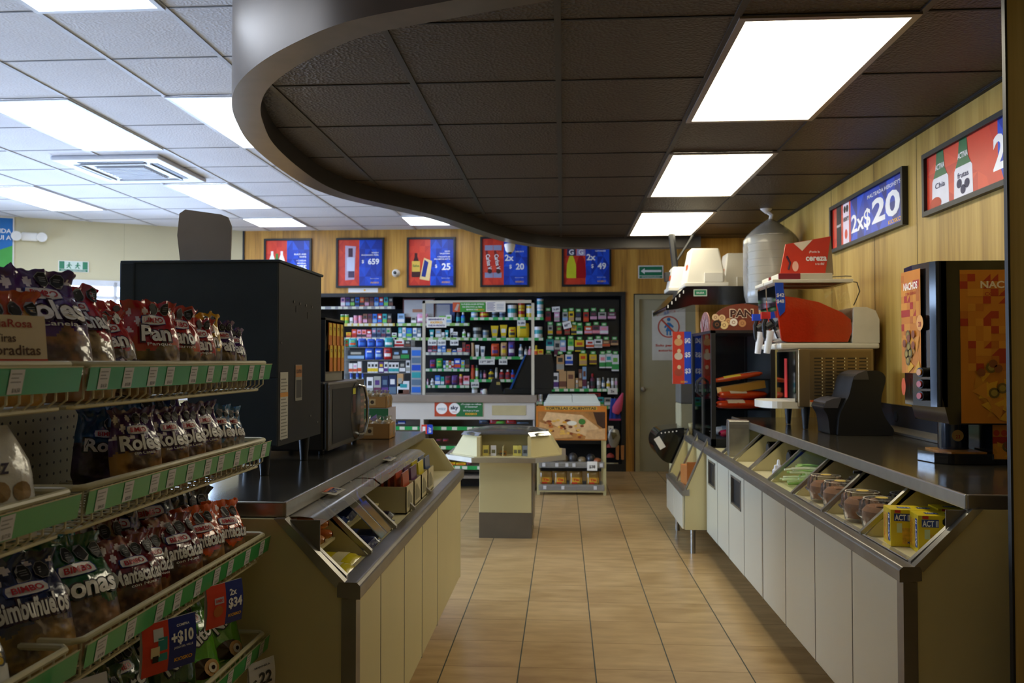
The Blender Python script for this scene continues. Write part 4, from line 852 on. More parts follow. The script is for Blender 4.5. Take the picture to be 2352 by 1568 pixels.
q = MB(); f = frame((.078, -.0005, .155), (1, 0, 0), (0, 0, 1)); nachos(q, f, 0, 0, .275, .575, 5, True); q.text(f, 'NACHOS', .075, .52, .026, mat('#f0e0c8'), al='L', w=.17, bold=.03); q.text(f, 'CON QUESO', .09, .485, .012, M_NA[3], al='L', w=.13); q.build('side_graphic', t)
q = MB(); f = frame((-.036, .27, .175), (0, -1, 0), (0, 0, 1)); nachos(q, f, .02, .165, .2, .57, 8, False); q.text(f, 'NACHOS', .11, .51, .028, mat('#f4ead8'), w=.13, bold=.03); q.text(f, 'CON QUESO', .11, .48, .01, M_NA[3], w=.1)
q.disc(f, .20, .36, .03, mat('#e8a85a', .4), .004); q.text(f, '23', .20, .355, .018, M_NA[3], h=.005, bold=.02); q.disc(f, .04, .11, .02, M_ORG, .003, ry=.035); q.build('front_graphic', t)
for z, c in ((.345, '#d08a20'), (.30, '#b8351f'), (.255, '#b8351f')): q = MB(); q.cyl((-.02, .06, z), (-.05, .05, z), .018, M_BLK2); q.cyl((-.05, .05, z), (-.056, .048, z), .012, mat(c, .3)); q.build('button', t, smooth=True)
q = MB(); q.cyl((.12, .16, .03), (.12, .16, .16), .055, mat('#12202f', .15, coat=.5), n=24); q.build('neck', t, smooth=True)
q = MB(); f = frame((.112, .104, .10), (1, 0, 0), (0, 0, 1)); q.disc(f, 0, 0, .022, mat('#c9a45a', .4), .001); q.text(f, '23', 0, -.004, .013, M_NA[3], h=.002, bold=.02); q.build('price_sticker', t)
MB().prism([(-.0, .05), (.04, .0), (.2, .0), (.2, .26), (.02, .25), (-.02, .15)], 'z', .002, .04, M_GLOSSB).build('base', t, bevel=.012)
MB().prism([(.02, .06), (.05, .02), (.18, .02), (.18, .2), (.03, .2)], 'z', .04, .045, mat('#a8702a', .4, var=.3, scale=40)).build('drip_grille', t)
q = MB(); q.box((.2, .02, .0), (.36, .28, .15), M_GLOSSB); f = frame((.2, .0195, 0), (1, 0, 0), (0, 0, 1)); nachos(q, f, 0, .02, .16, .15, 4, True); q.build('rear_leg', t)
# ================================================================ contents of the right bins
def bin_x(a): return .985+a
BF = .738
# popcorn boxes
MP_Y = mat('#e3c714', .35, var=.03); MP_P = mat('#d9a72a', .4, var=.25, scale=60); MP_N = mat('#1a3a8a', .4)
def popbox(x, y, z, rz, l):
    t = thing('popcorn_box', l, 'box', (x, y, z), rz, 'yellow popcorn boxes in the nearest bin'); q = MB(); w, d_, h = .145, .09, .118; q.box((0, 0, 0), (w, d_, h), MP_Y)
    f = frame((0, -.0004, 0), (1, 0, 0), (0, 0, 1)); q.rect(f, .035, .008, .13, .06, MP_P, .0004); q.rect(f, .01, .082, .06, .106, MP_N, .0005); q.text(f, 'ACT II', .035, .094, .018, PW, w=.046, bold=.03, h=.001)
    q.rect(f, .012, .108, .03, .117, M_RED, .0006); q.rect(f, .018, .045, .034, .075, mat('#cdd9a8'), .0008); q.text(f, 'MANTEQUILLA', .08, .014, .008, MP_N, w=.06, bold=.02, h=.001)
    for k in range(3): q.disc(f, .082+.022*k, .1-.004*k, .0125, M_BLK2, .0008, n=8, a0=.39, ry=.014)
    f = frame((-.0004, .09, 0), (0, -1, 0), (0, 0, 1)); q.rect(f, .06, .015, .082, .105, MP_N, .0004); q.text(f, 'ACT II', .071, .06, .014, PW, w=.08, rot=PI/2, bold=.03, h=.001); q.rect(f, .01, .01, .055, .1, MP_P, .0004); q.text(f, 'MANTEQUILLA', .015, .055, .01, M_RED, w=.07, rot=PI/2, h=.001)
    f = frame((0, 0, h+.0004), (1, 0, 0), (0, 1, 0))
    for k in range(2): q.rect(f, .03+.06*k, .03, .07+.06*k, .055, MP_N, .0004); q.text(f, 'ACT II', .05+.06*k, .0425, .012, PW, w=.034, h=.001)
    q.build('carton', t)
popbox(1.105, 2.665, BF, -.12, 'yellow popcorn box nearest the end of the right counter'); popbox(1.06, 2.765, BF, -.12, 'yellow popcorn box left of the nearest one, its side showing')
popbox(1.262, 2.68, BF, -.05, 'yellow popcorn box at the right behind the nearest one'); popbox(1.22, 2.79, BF, -.08, 'rearmost yellow popcorn box in the nearest bin')
# domed cakes
MCL = clear_mat('m_clamshell', (.95, .94, .9), .22, .05, dens=.05, crinkle=.3)
def cake(x, y, l):
    t = thing('cake_container', l, 'cake container', (x, y, BF), group='clear domed cake containers in the right bins')
    MB().lathe([(.0, .012), (.048, .012), (.058, .035), (.058, .06), (.045, .075), (.015, .07), (.012, .06), (0, .06)], mat('#8a5a30', .6, var=.2, scale=40, bump=.5), n=20).build('cake', t, smooth=True)
    q = MB(); n = 36; rr = [1+.035*(k % 2) for k in range(n)]
    def lid(a, b):
        th = 2*PI*a; prof = [(.054, .0), (.062, .035), (.074, .045), (.074, .05), (.066, .052), (.063, .085), (.05, .098), (.02, .1), (.0, .1)]; i = min(7, int(b*8)); u = b*8-i
        r = prof[i][0]*(1-u)+prof[i+1][0]*u; z = prof[i][1]*(1-u)+prof[i+1][1]*u; r *= 1+.03*math.cos(18*th)*(1 if z > .045 else .3); return (r*math.cos(th), r*math.sin(th), z+.001)
    q.grid(lid, 72, 8, MCL); q.build('clamshell', t, smooth='all')
    q = MB(); q.disc(frame((0, 0, .102), (1, 0, 0), (0, 1, 0)), 0, 0, .02, mat('#d0b24a'), 0); q.build('sticker', t)
    q = MB(); q.ring(frame((0, 0, .099), (1, 0, 0), (0, 1, 0)), 0, 0, .05, .055, mat('#cfc8b4', .3), 0); q.build('lid_rim', t); t.scale = (1.12, 1.12, 1.12)
cake(1.13, 3.03, 'clear domed cake container nearest the popcorn boxes'); cake(1.12, 3.19, 'clear domed cake container behind the nearest one'); cake(1.27, 3.15, 'clear domed cake container deeper in the second bin')
cake(1.12, 3.44, 'clear domed cake container at the front of the third bin'); cake(1.12, 3.62, 'clear domed cake container behind, in the third bin'); cake(1.26, 3.56, 'clear domed cake container deeper in the third bin')
# napkin and straw packets
t = thing('straw_packets', 'loose pile of green and white wrapped straws in the glazed bin', 'straws', (1.17, 3.97, BF)); rnd = random.Random(5); gm = [mat('#e6ecd8', .4), mat('#b9d98a', .4), mat('#dfe8c8', .4), mat('#9cc46a', .4)]
for k in range(95):
    q = MB(); x, y, z = rnd.uniform(-.08, .16), rnd.uniform(-.12, .12), .004+.0011*k; a = rnd.uniform(-.5, .5); L = .09
    q.tube([(x-L*math.cos(a)*.6, y-L*math.sin(a)*.6, z), (x, y, z+.003), (x+L*math.cos(a)*.6, y+L*math.sin(a)*.6, z)], .0055, rnd.choice(gm), n=5); q.build('straw', t)
for y0, l in ((3.775, 'clear sloping cover over the green and white straws'),):
    q = MB(); q.prism([(.05, .758), (.2, .915), (.202, .913), (.052, .756)], 'y', 0.015, .40, clear_mat('m_cover', (.93, .97, .93), .03)); o = q.build('bin_cover', loc=(.985, y0, 0)); tag(o, l, 'cover')
def cupstack(x, y, n, l, r=.04, lean=0):
    t = thing('cup_stack', l, 'cups', (x, y, BF), group='clear plastic cups in the right bins'); t.rotation_euler = (0, lean, 0)
    for k in range(n): MB().lathe([(.0, 0), (r*.7, .0), (r, .07), (r*1.06, .072), (r*1.02, .066)], clear_mat('m_cup_%d' % k, (.9, .9, .88), .45, .06, dens=.12) if 'm_cup_%d' % k not in bpy.data.materials else bpy.data.materials['m_cup_%d' % k], c=(0, 0, k*.018), n=20).build('cup', t, smooth=True)
cupstack(1.12, 4.80, 4, 'clear cups lying in the sixth bin', lean=1.2); cupstack(1.15, 4.36, 4, 'clear cups standing in the fifth bin', lean=.9)
for i, (x, y, h) in enumerate(((1.08, 4.30, .07), (1.11, 4.36, .09), (1.13, 4.27, .085), (1.16, 4.33, .1))):
    t = thing('sauce_bottle', ['short white squeeze bottle at the front of the fifth bin', 'second small white bottle of the fifth bin', 'white bottle with a pointed cap in the fifth bin', 'tallest small white bottle of the fifth bin'][i], 'bottle', (x, y, BF), group='small white bottles in the fifth bin')
    MB().lathe([(.016, 0), (.017, .003), (.017, h*.6), (.009, h*.72)], mat('#d8dbe6', .3), n=14).build('body', t, smooth=True); MB().lathe([(.009, h*.72), (.007, h*.95), (.003, h)], mat('#eef0f6', .3), n=12).build('cap', t, smooth=True)
for i, y in enumerate((4.42, 4.86)):
    t = thing('cup_dispenser', ['round black cup dispenser at the back of the fifth bin', 'round black cup dispenser at the back of the sixth bin'][i], 'dispenser', (1.23, y, .82), group='black cup dispensers in the bins')
    q = MB().cyl((-.05, 0, 0), (.15, 0, 0), .052, M_GLOSSB, n=24).build('barrel', t, smooth=True); MB().cyl((-.055, 0, 0), (-.05, 0, 0), .04, M_BLK2, n=20).build('mouth', t)
for i, (y, c) in enumerate(((3.33, '#6f7468'), (2.91, '#5a5c58'))):
    pass
t = thing('card_holder', 'small clear card holder fixed high between the second and third bins', 'holder', (1.14, 3.34, .86)); MB().box((0, 0, -.07), (.06, .004, .04), M_ACRY).build('pocket', t); MB().box((0, -.004, .035), (.06, .008, .045), M_BLACK).build('clip', t)
for i, (y0, y1) in enumerate(((2.53, 2.89), (2.93, 3.31), (3.35, 3.74))):
    q = MB(); q.prism([(.03, .0), (.1, -.02), (.1, -.018), (.03, .003)], 'y', 0, y1-y0, M_ACRYW); o = q.build('label_holder', loc=(.985, y0, .748)); tag(o, ['cloudy clear label strip at the front of the popcorn bin', 'cloudy clear label strip before the nearest cakes', 'cloudy clear label strip before the third bin'][i], 'label holder', 'clear label strips on the lip rail')
t = thing('napkin_dispenser', 'brushed steel napkin dispenser standing in the seventh bin', 'napkin dispenser', (1.035, 5.27, BF), -.1); MB().box((0, 0, 0), (.13, .13, .225), M_STEEL).build('body', t, bevel=.006)
MB().box((.01, -.004, .175), (.12, 0, .2), M_STEELD).build('face_plate', t); MB().box((-.003, .02, .03), (0, .11, .2), mat('#8a8780', .3, .8)).build('side_plate', t)
# ================================================================ on the left island
t = thing('drink_dispenser', 'large black drink dispenser seen from its plain metal side and back', 'dispenser', (-1.51, 2.74, .949)); mk = mat('#39444f', .6, .0, var=.08, spec=.3); mk2 = mat('#141312', .5, var=.08, spec=.3)
q = MB(); q.box((.0, 0, .33), (.548, .50, .725), mk); q.box((.235, 0, .10), (.548, .50, .331), mk); q.build('cabinet', t, bevel=.004)
MB().box((-.002, -.004, .722), (.556, .506, .732), mk).build('top_panel', t, bevel=.003); MB().box((-.004, -.005, .32), (.05, .505, .728), mk).build('front_door', t, bevel=.006)
q = MB(); q.box((.548, .004, .10), (.5495, .496, .72), mk2)
for y, z in ((.16, .6), (.23, .598), (.3, .596), (.37, .594)): q.cyl((.549, y, z), (.552, y, z), .005, M_STEELD, n=8)
for y, z in ((.19, .575), (.33, .56)): q.box((.549, y-.006, z-.012), (.551, y+.006, z+.012), M_BLK2)
for y, z in ((.03, .12), (.45, .15), (.03, .45), (.36, .18)): q.cyl((.549, y, z), (.552, y, z), .004, M_STEEL, n=8)
q.build('back_panel', t)
f = frame((.5505, .02, .12), (0, 1, 0), (0, 0, 1)); q = MB(); q.rect(f, .0, .0, .08, .23, mat('#b9b6aa', .6), .0005); q.rect(f, 0, .145, .08, .16, mat('#c98a35'), .001)
for k in range(18): q.rect(f, .006, .008+k*.0115, .074-(k % 3)*.008, .012+k*.0115, mat('#77756c'), .0012 if abs(k-12) > 1 else .0006)
q.build('data_label', t)
q = MB(); q.rect(f, .16, .125, .235, .255, mat('#8d8b80', .6), .0005); q.rect(f, .163, .21, .232, .252, mat('#a8703a'), .001); q.rect(f, .168, .135, .228, .2, mat('#3b3a38'), .001); q.text(f, 'CAUTION', .198, .231, .014, M_BLK2, w=.055, bold=.02, h=.0015); q.build('warning_label', t)
for x, y in ((.515-.02, .03), (.515-.02, .46), (.27, .03), (.27, .46)): MB().cyl((x, y, 0), (x, y, .10), .014, M_BLACK, r1=.022).build('foot', t, smooth=True)
q = MB(); q.prism([(.105, .0), (.29, .0), (.295, .15), (.28, .185), (.255, .195), (.12, .215), (.098, .2), (.09, .12)][::1], 'y', .22, .228, mat('#a2968a', .45)); q.v = [(x, y, z+.732) for x, y, z in q.v]; q.build('sign_board', t, bevel=.004)
tag(bpy.data.objects['drink_dispenser'], bpy.data.objects['drink_dispenser']['label'], 'dispenser')
# shallow steel drip area and cable beneath
q = MB(); q.tube([(-1.4, 3.1, .955), (-1.38, 2.95, .955), (-1.36, 2.8, .955), (-1.33, 2.70, .955)], .005, M_BLACK); tag(q.build('power_cord'), 'thin black cord behind the drink dispenser on the island', 'cord')
# ---- microwave
t = thing('microwave_oven', 'grey microwave oven with a curved chrome handle on the island', 'microwave', (-.985, 3.36, .949)); W_ = .62; H_ = .30
MB().box((-.36, 0, .015), (0, W_, H_), mat('#2c2a28', .4)).build('body', t, bevel=.008)
MB().box((0, 0, .015), (.022, W_-.13, H_), mat('#55514b', .35, .5)).build('door', t, bevel=.01)
q = MB(); q.box((0, W_-.128, .015), (.02, W_, H_), mat('#6a655c', .35, .5)); f = frame((.0205, W_-.13, .02), (0, 1, 0), (0, 0, 1)); q.rect(f, .01, .235, .06, .26, M_BLK2)
for r_ in range(6):
    for c in range(3): q.rect(f, .02+.032*c, .05+.03*r_, .042+.032*c, .062+.03*r_, mat('#b08a86'))
q.build('control_panel', t, bevel=.003)
dd = MB(); dd.grid(lambda a, b: (.024, .05+.40*a, .04+.23*b), 4, 4, M_BLK2)
f = frame((.0245, 0, 0), (0, 1, 0), (0, 0, 1)); dd.poly(f, [(.44+.09*math.cos(a), .155+.13*math.sin(a)) for a in [2*PI*k/24 for k in range(24)]], mat('#141312', .2), .0008); dd.rect(f, .375, .235, .425, .262, mat('#b9b52c'), .002); dd.rect(f, .375, .15, .425, .232, mat('#4a2a28'), .002); dd.build('door_window', t)
MB().tube([(.02, .5, .275), (.045, .52, .265), (.055, .535, .20), (.055, .54, .155), (.055, .535, .10), (.045, .52, .05), (.02, .5, .04)], .008, M_CHROME, n=10).build('handle', t, smooth=True)
for x, y in ((-.02, .04), (-.02, W_-.04), (-.33, .04), (-.33, W_-.04)): MB().cyl((x, y, 0), (x, y, .016), .012, M_RUB, n=10).build('foot', t)
# ---- tea display rack on the microwave
t = thing('tea_display', 'dark display rack of yellow and orange tea sachets on the microwave', 'display rack', (-1.30, 3.46, 1.2505))
q = MB(); q.box((0, 0, 0), (.29, .012, .27), M_BLACK); q.box((0, .30, 0), (.29, .312, .27), M_BLACK); q.box((0, .012, 0), (.012, .30, .27), M_BLACK); q.box((0, 0, .262), (.29, .312, .272), M_BLACK); q.build('case', t)
MB().box((.27, .012, .0), (.285, .30, .04), mat('#8c887c', .5)).build('front_lip', t); MB().box((.012, .012, .13), (.28, .3, .136), M_BLACK).build('shelf', t)
q = MB(); q.grid(lambda a, b: (.286, .16+.15*math.cos(PI*a)*-1*(1-.02*b), .13+(.12*math.sin(PI*a))*b), 18, 4, mat('#5a5f5c', .3)); q.build('arched_front', t)
for r_ in range(2):
    for k in range(4):
        o = thing('tea_sachet', 'yellow and orange tea sachet, %s from the near end in the %s row' % (ORD[k], ['lower', 'upper'][r_]), 'sachet', (-1.004+.004*(r_ == 0), 3.50+.062*k, 1.2505+(.041 if r_ == 0 else .137)), 0, 'tea sachets in the display rack')
        q = MB(); q.box((-.004, 0, 0), (.0, .045, .115), mat('#e09a3c' if k % 2 else '#d98230', .4)); q.box((0, .004, .06), (.001, .041, .112), mat('#ecd048', .4)); f = frame((.0012, .0225, .09), (0, 1, 0), (0, 0, 1)); q.text(f, 'TE', 0, 0, .012, M_INK, h=.0005); q.build('packet', o)
def s_tall(p, f, w, h): p.rect(f, -.06*w, -.1*h, .1*w, .5*h, mat('#8a2038')); p.rect(f, -.14*w, -.2*h, -.06*w, .5*h, mat('#2a3f7a')); p.rect(f, -.4*w, -.46*h, -.05*w, -.3*h, mat('#3a66b0')); p.rect(f, -.05*w, -.46*h, .3*w, -.3*h, mat('#c0584a'))
o = sign('small_placard', 'white placard with red and blue marks above the tea rack', 'sign', (-1.16, 3.62, 1.59), .16, .12, s_tall); MB().box((-.005, .0, -.075), (.005, .006, -.06), M_BLACK).build('foot', o)
# ---- pastry boxes
def pbox(x, y, z, w, d_, h, l, l2):
    t = thing('cardboard_box', l, 'box', (x, y, z), .04); q = MB(); q.box((0, 0, 0), (w, d_, .004), M_CARD)
    for a, b in (((0, 0), (w, .004)), ((0, d_-.004), (w, d_)), ((0, 0), (.004, d_)), ((w-.004, 0), (w, d_))): q.box((a[0], a[1], 0), (b[0], b[1], h), M_CARD)
    q.build('carton', t); q = MB(); f = frame((w*.32, -.0005, h*.25), (1, 0, 0), (0, 0, 1)); q.rect(f, 0, 0, .065, h*.55, mat('#cdb27f', .6), 0); q.disc(f, .017, h*.27, .01, mat('#4a3a26'), .0006); q.disc(f, .048, h*.27, .01, mat('#4a3a26'), .0006); q.build('print', t)
    rnd = random.Random(len(l)); n_ = 0
    for i in range(4):
        for j in range(2):
            o = thing('pastry_bag', 'bag of pale cookies in the %s box, %s from the left, %s row' % (l2, ORD[i], ['near', 'far'][j]), 'bag', (x+w*(i+.5)/4, y+d_*(j+.5)/2, z+.005), rnd.uniform(-.5, .5), 'bags of cookies in the cardboard boxes')
            hh = h+.012+.012*rnd.random(); q = MB(); q.lathe([(.0, 0), (.026, .004), (.03, hh*.5), (.022, hh*.8), (.008, hh*.9), (.016, hh*1.08)], clear_mat('m_cookie_bag', (.9, .86, .72), .25, .1, dens=.12) if 'm_cookie_bag' not in bpy.data.materials else bpy.data.materials['m_cookie_bag'], n=10); q.build('film', o, smooth=True)
            q = MB(); q.lathe([(0, .003), (.026, .006), (.028, hh*.5), (.02, hh*.8), (0, hh*.85)], mat('#a98d52', .6, var=.3, scale=60, bump=.5), n=8); q.build('cookies', o, smooth=True)
pbox(-1.075, 4.06, .949, .215, .17, .075, 'open brown cardboard box of bagged cookies on the island worktop', 'lower')
t = thing('carton_stack', 'green and white carton under the upper cookie box', 'box', (-1.10, 4.27, .949)); q = MB(); q.box((0, 0, 0), (.19, .2, .14), mat('#b9b5c4', .5)); q.box((.05, -.001, .0), (.191, .0, .139), mat('#2f6e42', .5)); q.poly(frame((.1, -.0015, .06), (1, 0, 0), (0, 0, 1)), [(-.03, -.03), (.04, .0), (.03, .05), (0, .03)], mat('#8a6aa8'), .0006); q.build('carton', t)
pbox(-1.10, 4.27, 1.09, .18, .17, .06, 'smaller brown box of bagged cookies stacked on the green carton', 'upper')
# ---- bin contents of the island
def pouch(name, label, cat, loc, rot, w, h, t_, col, deco, group=None):
    t = thing(name, label, cat, loc, group=group); t.rotation_euler = rot; q = MB(); cm = mat(col, .22, coat=.4, bump=.45, bscale=60)
    def S(x, y, hh=0): 
        e = max(0, 1-(2*x/w)**4)**.5*max(0, 1-(2*y/h)**8)**.5; return (x, y, t_*e+.002+hh)
    q.grid(lambda a, b: S((a-.5)*w, (b-.5)*h), 10, 12, cm); q.grid(lambda a, b: ((.5-a)*w, (b-.5)*h, 0.001), 1, 1, cm); deco(q, lambda x, y, hh=0: S(x, y, hh), w, h)
    q.build('packet', t, smooth=True); return t
def d_nat(q, f, w, h):
    q.disc(f, -.01, .02, w*.3, mat('#c23a3a', .35), .0012, ry=h*.1); q.text(f, 'Choki', -.01, .02, .013, PW, w=w*.42, h=.0022, bold=.03)
    for k in range(2): q.disc(f, -.015+.025*k, .065, .011, M_BLK2, .001, n=8)
    q.rect(f, -w*.4, -.06, w*.4, -.02, mat('#d9cfa2', .35), .001, 4, 1)
for i, (x, y, z, rz) in enumerate(((-.69, 2.32, 0.740, 1.5), (-.70, 2.43, 0.744, 1.42))):
    pouch('snack_packet', ['yellow snack packet nearest the corner of the left island bin', 'second yellow snack packet behind the nearest in the left island'][i], 'snack packet', (x, y, z), (0, -.15, rz), .10, .18, .016, '#d4c21c', d_nat, 'yellow snack packets in the left bin')
for i, (x, y, z, c) in enumerate(((-.79, 2.36, .801, '#c98a58'), (-.79, 2.44, .801, '#b8622e'), (-.79, 2.40, .84, '#cf7a3a'))):
    roll('wrapped_roll', ['pale wrapped roll at the bottom of the left island bin', 'brown wrapped roll in the middle of the left island bin', 'orange wrapped roll on top in the left island bin'][i], 'snack packet', (x, y, z), .15, .2, .026, c, '#d9b08a')
def d_plain(q, f, w, h): q.rect(f, -w*.3, -.01, w*.3, .02, mat('#2c3f80', .4), .001, 4, 1)
for i, (y0, y1) in enumerate(((2.26, 2.52), (2.55, 3.12))):
    o = MB().box((-1.0, y0, .790), (-.70, y1, .797), M_CREAM).build('inner_shelf'); tag(o, ['small cream inner shelf under the wrapped rolls in the near island bin', 'longer cream inner shelf under the dark blue packets in the island'][i], 'shelf')
k = 0
for (x, y, z, rz) in ((-.68, 2.66, 0.741, 1.3), (-.70, 2.76, 0.741, 1.5), (-.79, 2.68, .80, 1.5), (-.79, 2.80, .80, 1.4), (-.80, 2.9, .83, 1.6), (-.79, 3.02, .80, 1.5), (-.70, 2.98, 0.741, 1.4), (-.72, 3.08, .745, 1.5)):
    pouch('snack_packet', 'dark blue snack packet in the island bin, %s from the near end' % ORD[k], 'snack packet', (x, y, z), (.0, -.3, rz), .09, .16, .02, ['#16204a', '#141a33', '#1c2c5e'][k % 3], d_plain, 'dark blue snack packets in the island bins'); k += 1
# curved clear covers
for i, (y0, y1, l) in enumerate(((2.26, 3.0, 'long clear curved cover over the near bins of the left island'), (3.02, 4.0, 'second clear curved cover over the middle bins of the left island'))):
    q = MB()
    def cov(a, b):
        pts = [(-.80, .906), (-.765, .906), (-.73, .908), (-.695, .905), (-.668, .885)]; i_ = min(3, int(a*4)); u = a*4-i_; p = Vector(pts[i_])*(1-u)+Vector(pts[i_+1])*u; return (p.x, y0+(y1-y0)*b, p.y)
    q.grid(cov, 12, 1, M_ACRYW); o = q.build('curved_cover', smooth=True); tag(o, l, 'cover')
for i, y in enumerate((2.72, 2.81)):
    q = MB(); q.prism([(-.60, .75), (-.75, .90), (-.752, .898), (-.602, .748)], 'y', y, y+.09, M_ACRY); q.tube([(-.6, y, .75), (-.75, y, .90)], .002, M_CHROME); o = q.build('bin_flap'); tag(o, ['clear sloping flap over the second island bin', 'clear sloping flap next to the first, over the second island bin'][i], 'cover')
def s_lab(p, f, w, h): p.text(f, '3x2', 0, .1*h, .5*h, mat('#26306a'), w=.6*w, bold=.03); p.rect(f, -.4*w, -.4*h, .4*w, -.2*h, M_ORG)
for i, (x, y) in enumerate(((-.735, 2.62), (-.745, 3.5))):
    p = MB(); s_lab(p, frame((0, 0, .001), (0, -1, 0), (1, 0, 0)), .12, .05); p.box((-.025, -.06, -.001), (.025, .06, 0), mat('#b9b3a0')); o = p.build('label_card', loc=(x, y, .922)); o.rotation_euler = (0, .15, 0); tag(o, ['small printed card lying on the near curved cover', 'small printed card lying on the second curved cover'][i], 'card')
# sachet holders
cols = ['#b04a2a', '#5b2f5e', '#cdbb22', '#3a4f7e', '#3a4f7e']
for b in range(4):
    y = 3.21+b*.175; t = thing('sachet_holder', 'white card holder of %s sachets, %s from the near end' % (['orange red', 'purple', 'yellow', 'blue'][b], ORD[b]), 'holder', (-.675, y, 0.740), 0, 'sachet holders on the island'); mw = mat('#cbbf96', .5)
    q = MB(); q.box((-.14, 0, 0), (.065, .004, .105), mw); q.box((.061, 0, 0), (.065, .15, .105), mw); q.box((-.14, 0.146, 0), (.065, .15, .105), mw); q.box((-.14, 0, 0), (.065, .15, .004), mw); q.build('tray', t)
    q = MB(); f = frame((.0655, .02, .02), (0, 1, 0), (0, 0, 1)); q.poly(f, [(0, .0), (.1, .0), (.1, .03), (.03, .07), (0, .06)], mat('#8a8262'), .0003); q.build('print', t)
    for k in range(7):
        o = thing('sauce_sachet', '%s sauce sachet, %s from the left in its holder' % (['orange red', 'purple', 'yellow', 'blue'][b], ORD[k]), 'sachet', (-.675-.12+.026*k, y+.01, .746), 0, 'sauce sachets standing in the holders')
        q = MB(); zz = .15; q.prism([(0, 0), (.012, 0), (.016, zz*.5), (.010, zz), (.006, zz)], 'y', 0, .125, mat(cols[b], .3, coat=.3)); q.build('sachet', o)
# ================================================================ bakery gondola in the foreground
XG, XP = -.80, -1.17            # shelf front plane, pegboard plane
def peg_mat():
    m, nt, b = nodes_of('m_pegboard'); N = nt.nodes.new; L = nt.links.new
    tc = N('ShaderNodeTexCoord'); mp = N('ShaderNodeMapping'); mp.inputs['Scale'].default_value = (1, 1/.0254, 1/.0254); L(tc.outputs['Object'], mp.inputs[0])
    fr = N('ShaderNodeVectorMath'); fr.operation = 'FRACTION'; L(mp.outputs[0], fr.inputs[0]); sb = N('ShaderNodeVectorMath'); sb.operation = 'SUBTRACT'; sb.inputs[1].default_value = (0, .5, .5); L(fr.outputs[0], sb.inputs[0])
    ml = N('ShaderNodeVectorMath'); ml.operation = 'MULTIPLY'; ml.inputs[1].default_value = (0, 1, 1); L(sb.outputs[0], ml.inputs[0]); ln = N('ShaderNodeVectorMath'); ln.operation = 'LENGTH'; L(ml.outputs[0], ln.inputs[0])
    lt = N('ShaderNodeMath'); lt.operation = 'LESS_THAN'; lt.inputs[1].default_value = .14; L(ln.outputs['Value'], lt.inputs[0])
    mx = N('ShaderNodeMix'); mx.data_type = 'RGBA'; mx.inputs[6].default_value = lin('#9c987c')+(1,); mx.inputs[7].default_value = (.004, .004, .004, 1); L(lt.outputs[0], mx.inputs[0]); L(mx.outputs[2], b.inputs['Base Color']); b.inputs['Roughness'].default_value = .5
    return m
M_PEG = peg_mat(); M_TAG2 = mat('#cfcfd2', .4)
def gondola(y0, y1, ntags, label, prices):
    t = thing('shelving_unit', label, 'shelf', (0, 0, 0)); L = y1-y0
    MB().box((XP-.02, y0, .12), (XP, y1-.03, 1.36), M_PEG).build('pegboard', t)
    for y in ((y1-.03,) if True else ()):
        q = MB(); q.box((XP-.04, y, .0), (XP+.012, y+.03, 1.37), M_WIRE)
        for k in range(24): q.box((XP+.0125, y+.010, .12+k*.05), (XP+.013, y+.02, .145+k*.05), M_BLK2)
        q.build('upright', t)
    MB().box((XP, y0, 0), (XG, y1, .14), M_WIRE).build('base_deck', t, bevel=.004)
    for si, (z, n) in enumerate(zip((1.333, 1.127, .874, .612, .36), ntags)):
        q = MB(); e = .006; a, b = y0+.008, y1-.008; dz = .072
        q.tube([(XP+.01, a, z), (XG-.012, a, z), (XG, a+.012, z), (XG, b-.012, z), (XG-.012, b, z), (XP+.01, b, z)], e, M_WIRE, n=8)
        q.tube([(XP+.01, a, z-dz), (XG-.025, a, z-dz), (XG-.02, a+.01, z-dz), (XG-.02, b-.01, z-dz), (XG-.025, b, z-dz), (XP+.01, b, z-dz)], .004, M_WIRE, n=6)
        nw = int(L/.03)
        for k in range(nw+1):
            y = a+.01+(b-a-.02)*k/nw; q.tube([(XG-.002, y, z), (XG-.004, y, z-dz*.8), (XG-.02, y, z-dz+.002), (XP+.01, y, z-dz+.002)], .002, M_WIRE, n=4)
        for k in range(6): x = XP+.04+k*.055; q.tube([(x, a, z-dz), (x, b, z-dz)], .0025, M_WIRE, n=4)
        sh = q.build('wire_shelf', t, smooth=True)
        q = MB(); f = frame((XG+.009, y0+.006, z-.044), (0, 1, 0), (.18, 0, 1)); q.rect(f, 0, 0, L-.012, .04, M_GREEN, 0); q.rect(f, 0, .0405, L-.012, .0425, M_WIRE, .001); q.add([f(0, 0, -.004), f(L-.012, 0, -.004), f(L-.012, .04, -.004), f(0, .04, -.004)], [(3, 2, 1, 0)], M_WIRE); ch = q.build('price_channel', sh)
        rnd = random.Random(si+n)
        for k in range(n):
            c = (L-.03)*(k+.5+rnd.uniform(-.22, .22))/n; q = MB(); q.rect(f, c-.016, .002, c+.016, .0385, M_TAG2, .001)
            q.text(f, prices[(k*3+si) % len(prices)], c+.002, .008, .006, M_INK, w=.018, h=.0016, bold=.01)
            for j in range(3): q.rect(f, c-.013, .019+j*.006, c+.010-.006*(j % 2), .0208+j*.006, mat('#8a8a8e'), .0015)
            q.build('price_tag', ch)
    return t
PRI = ['$16.50', '$44.00', '$19.90', '$15.80', '$25.00', '$21.00', '$22.00', '$17.50', '$14.50']
gondola(1.325, 2.195, (10, 10, 9, 9, 5), 'cream wire bakery shelving unit with green price strips, full width in view', PRI)
gondola(.40, 1.315, (4, 3, 4, 3, 3), 'nearer bakery shelving unit cut by the left border of the picture', PRI)
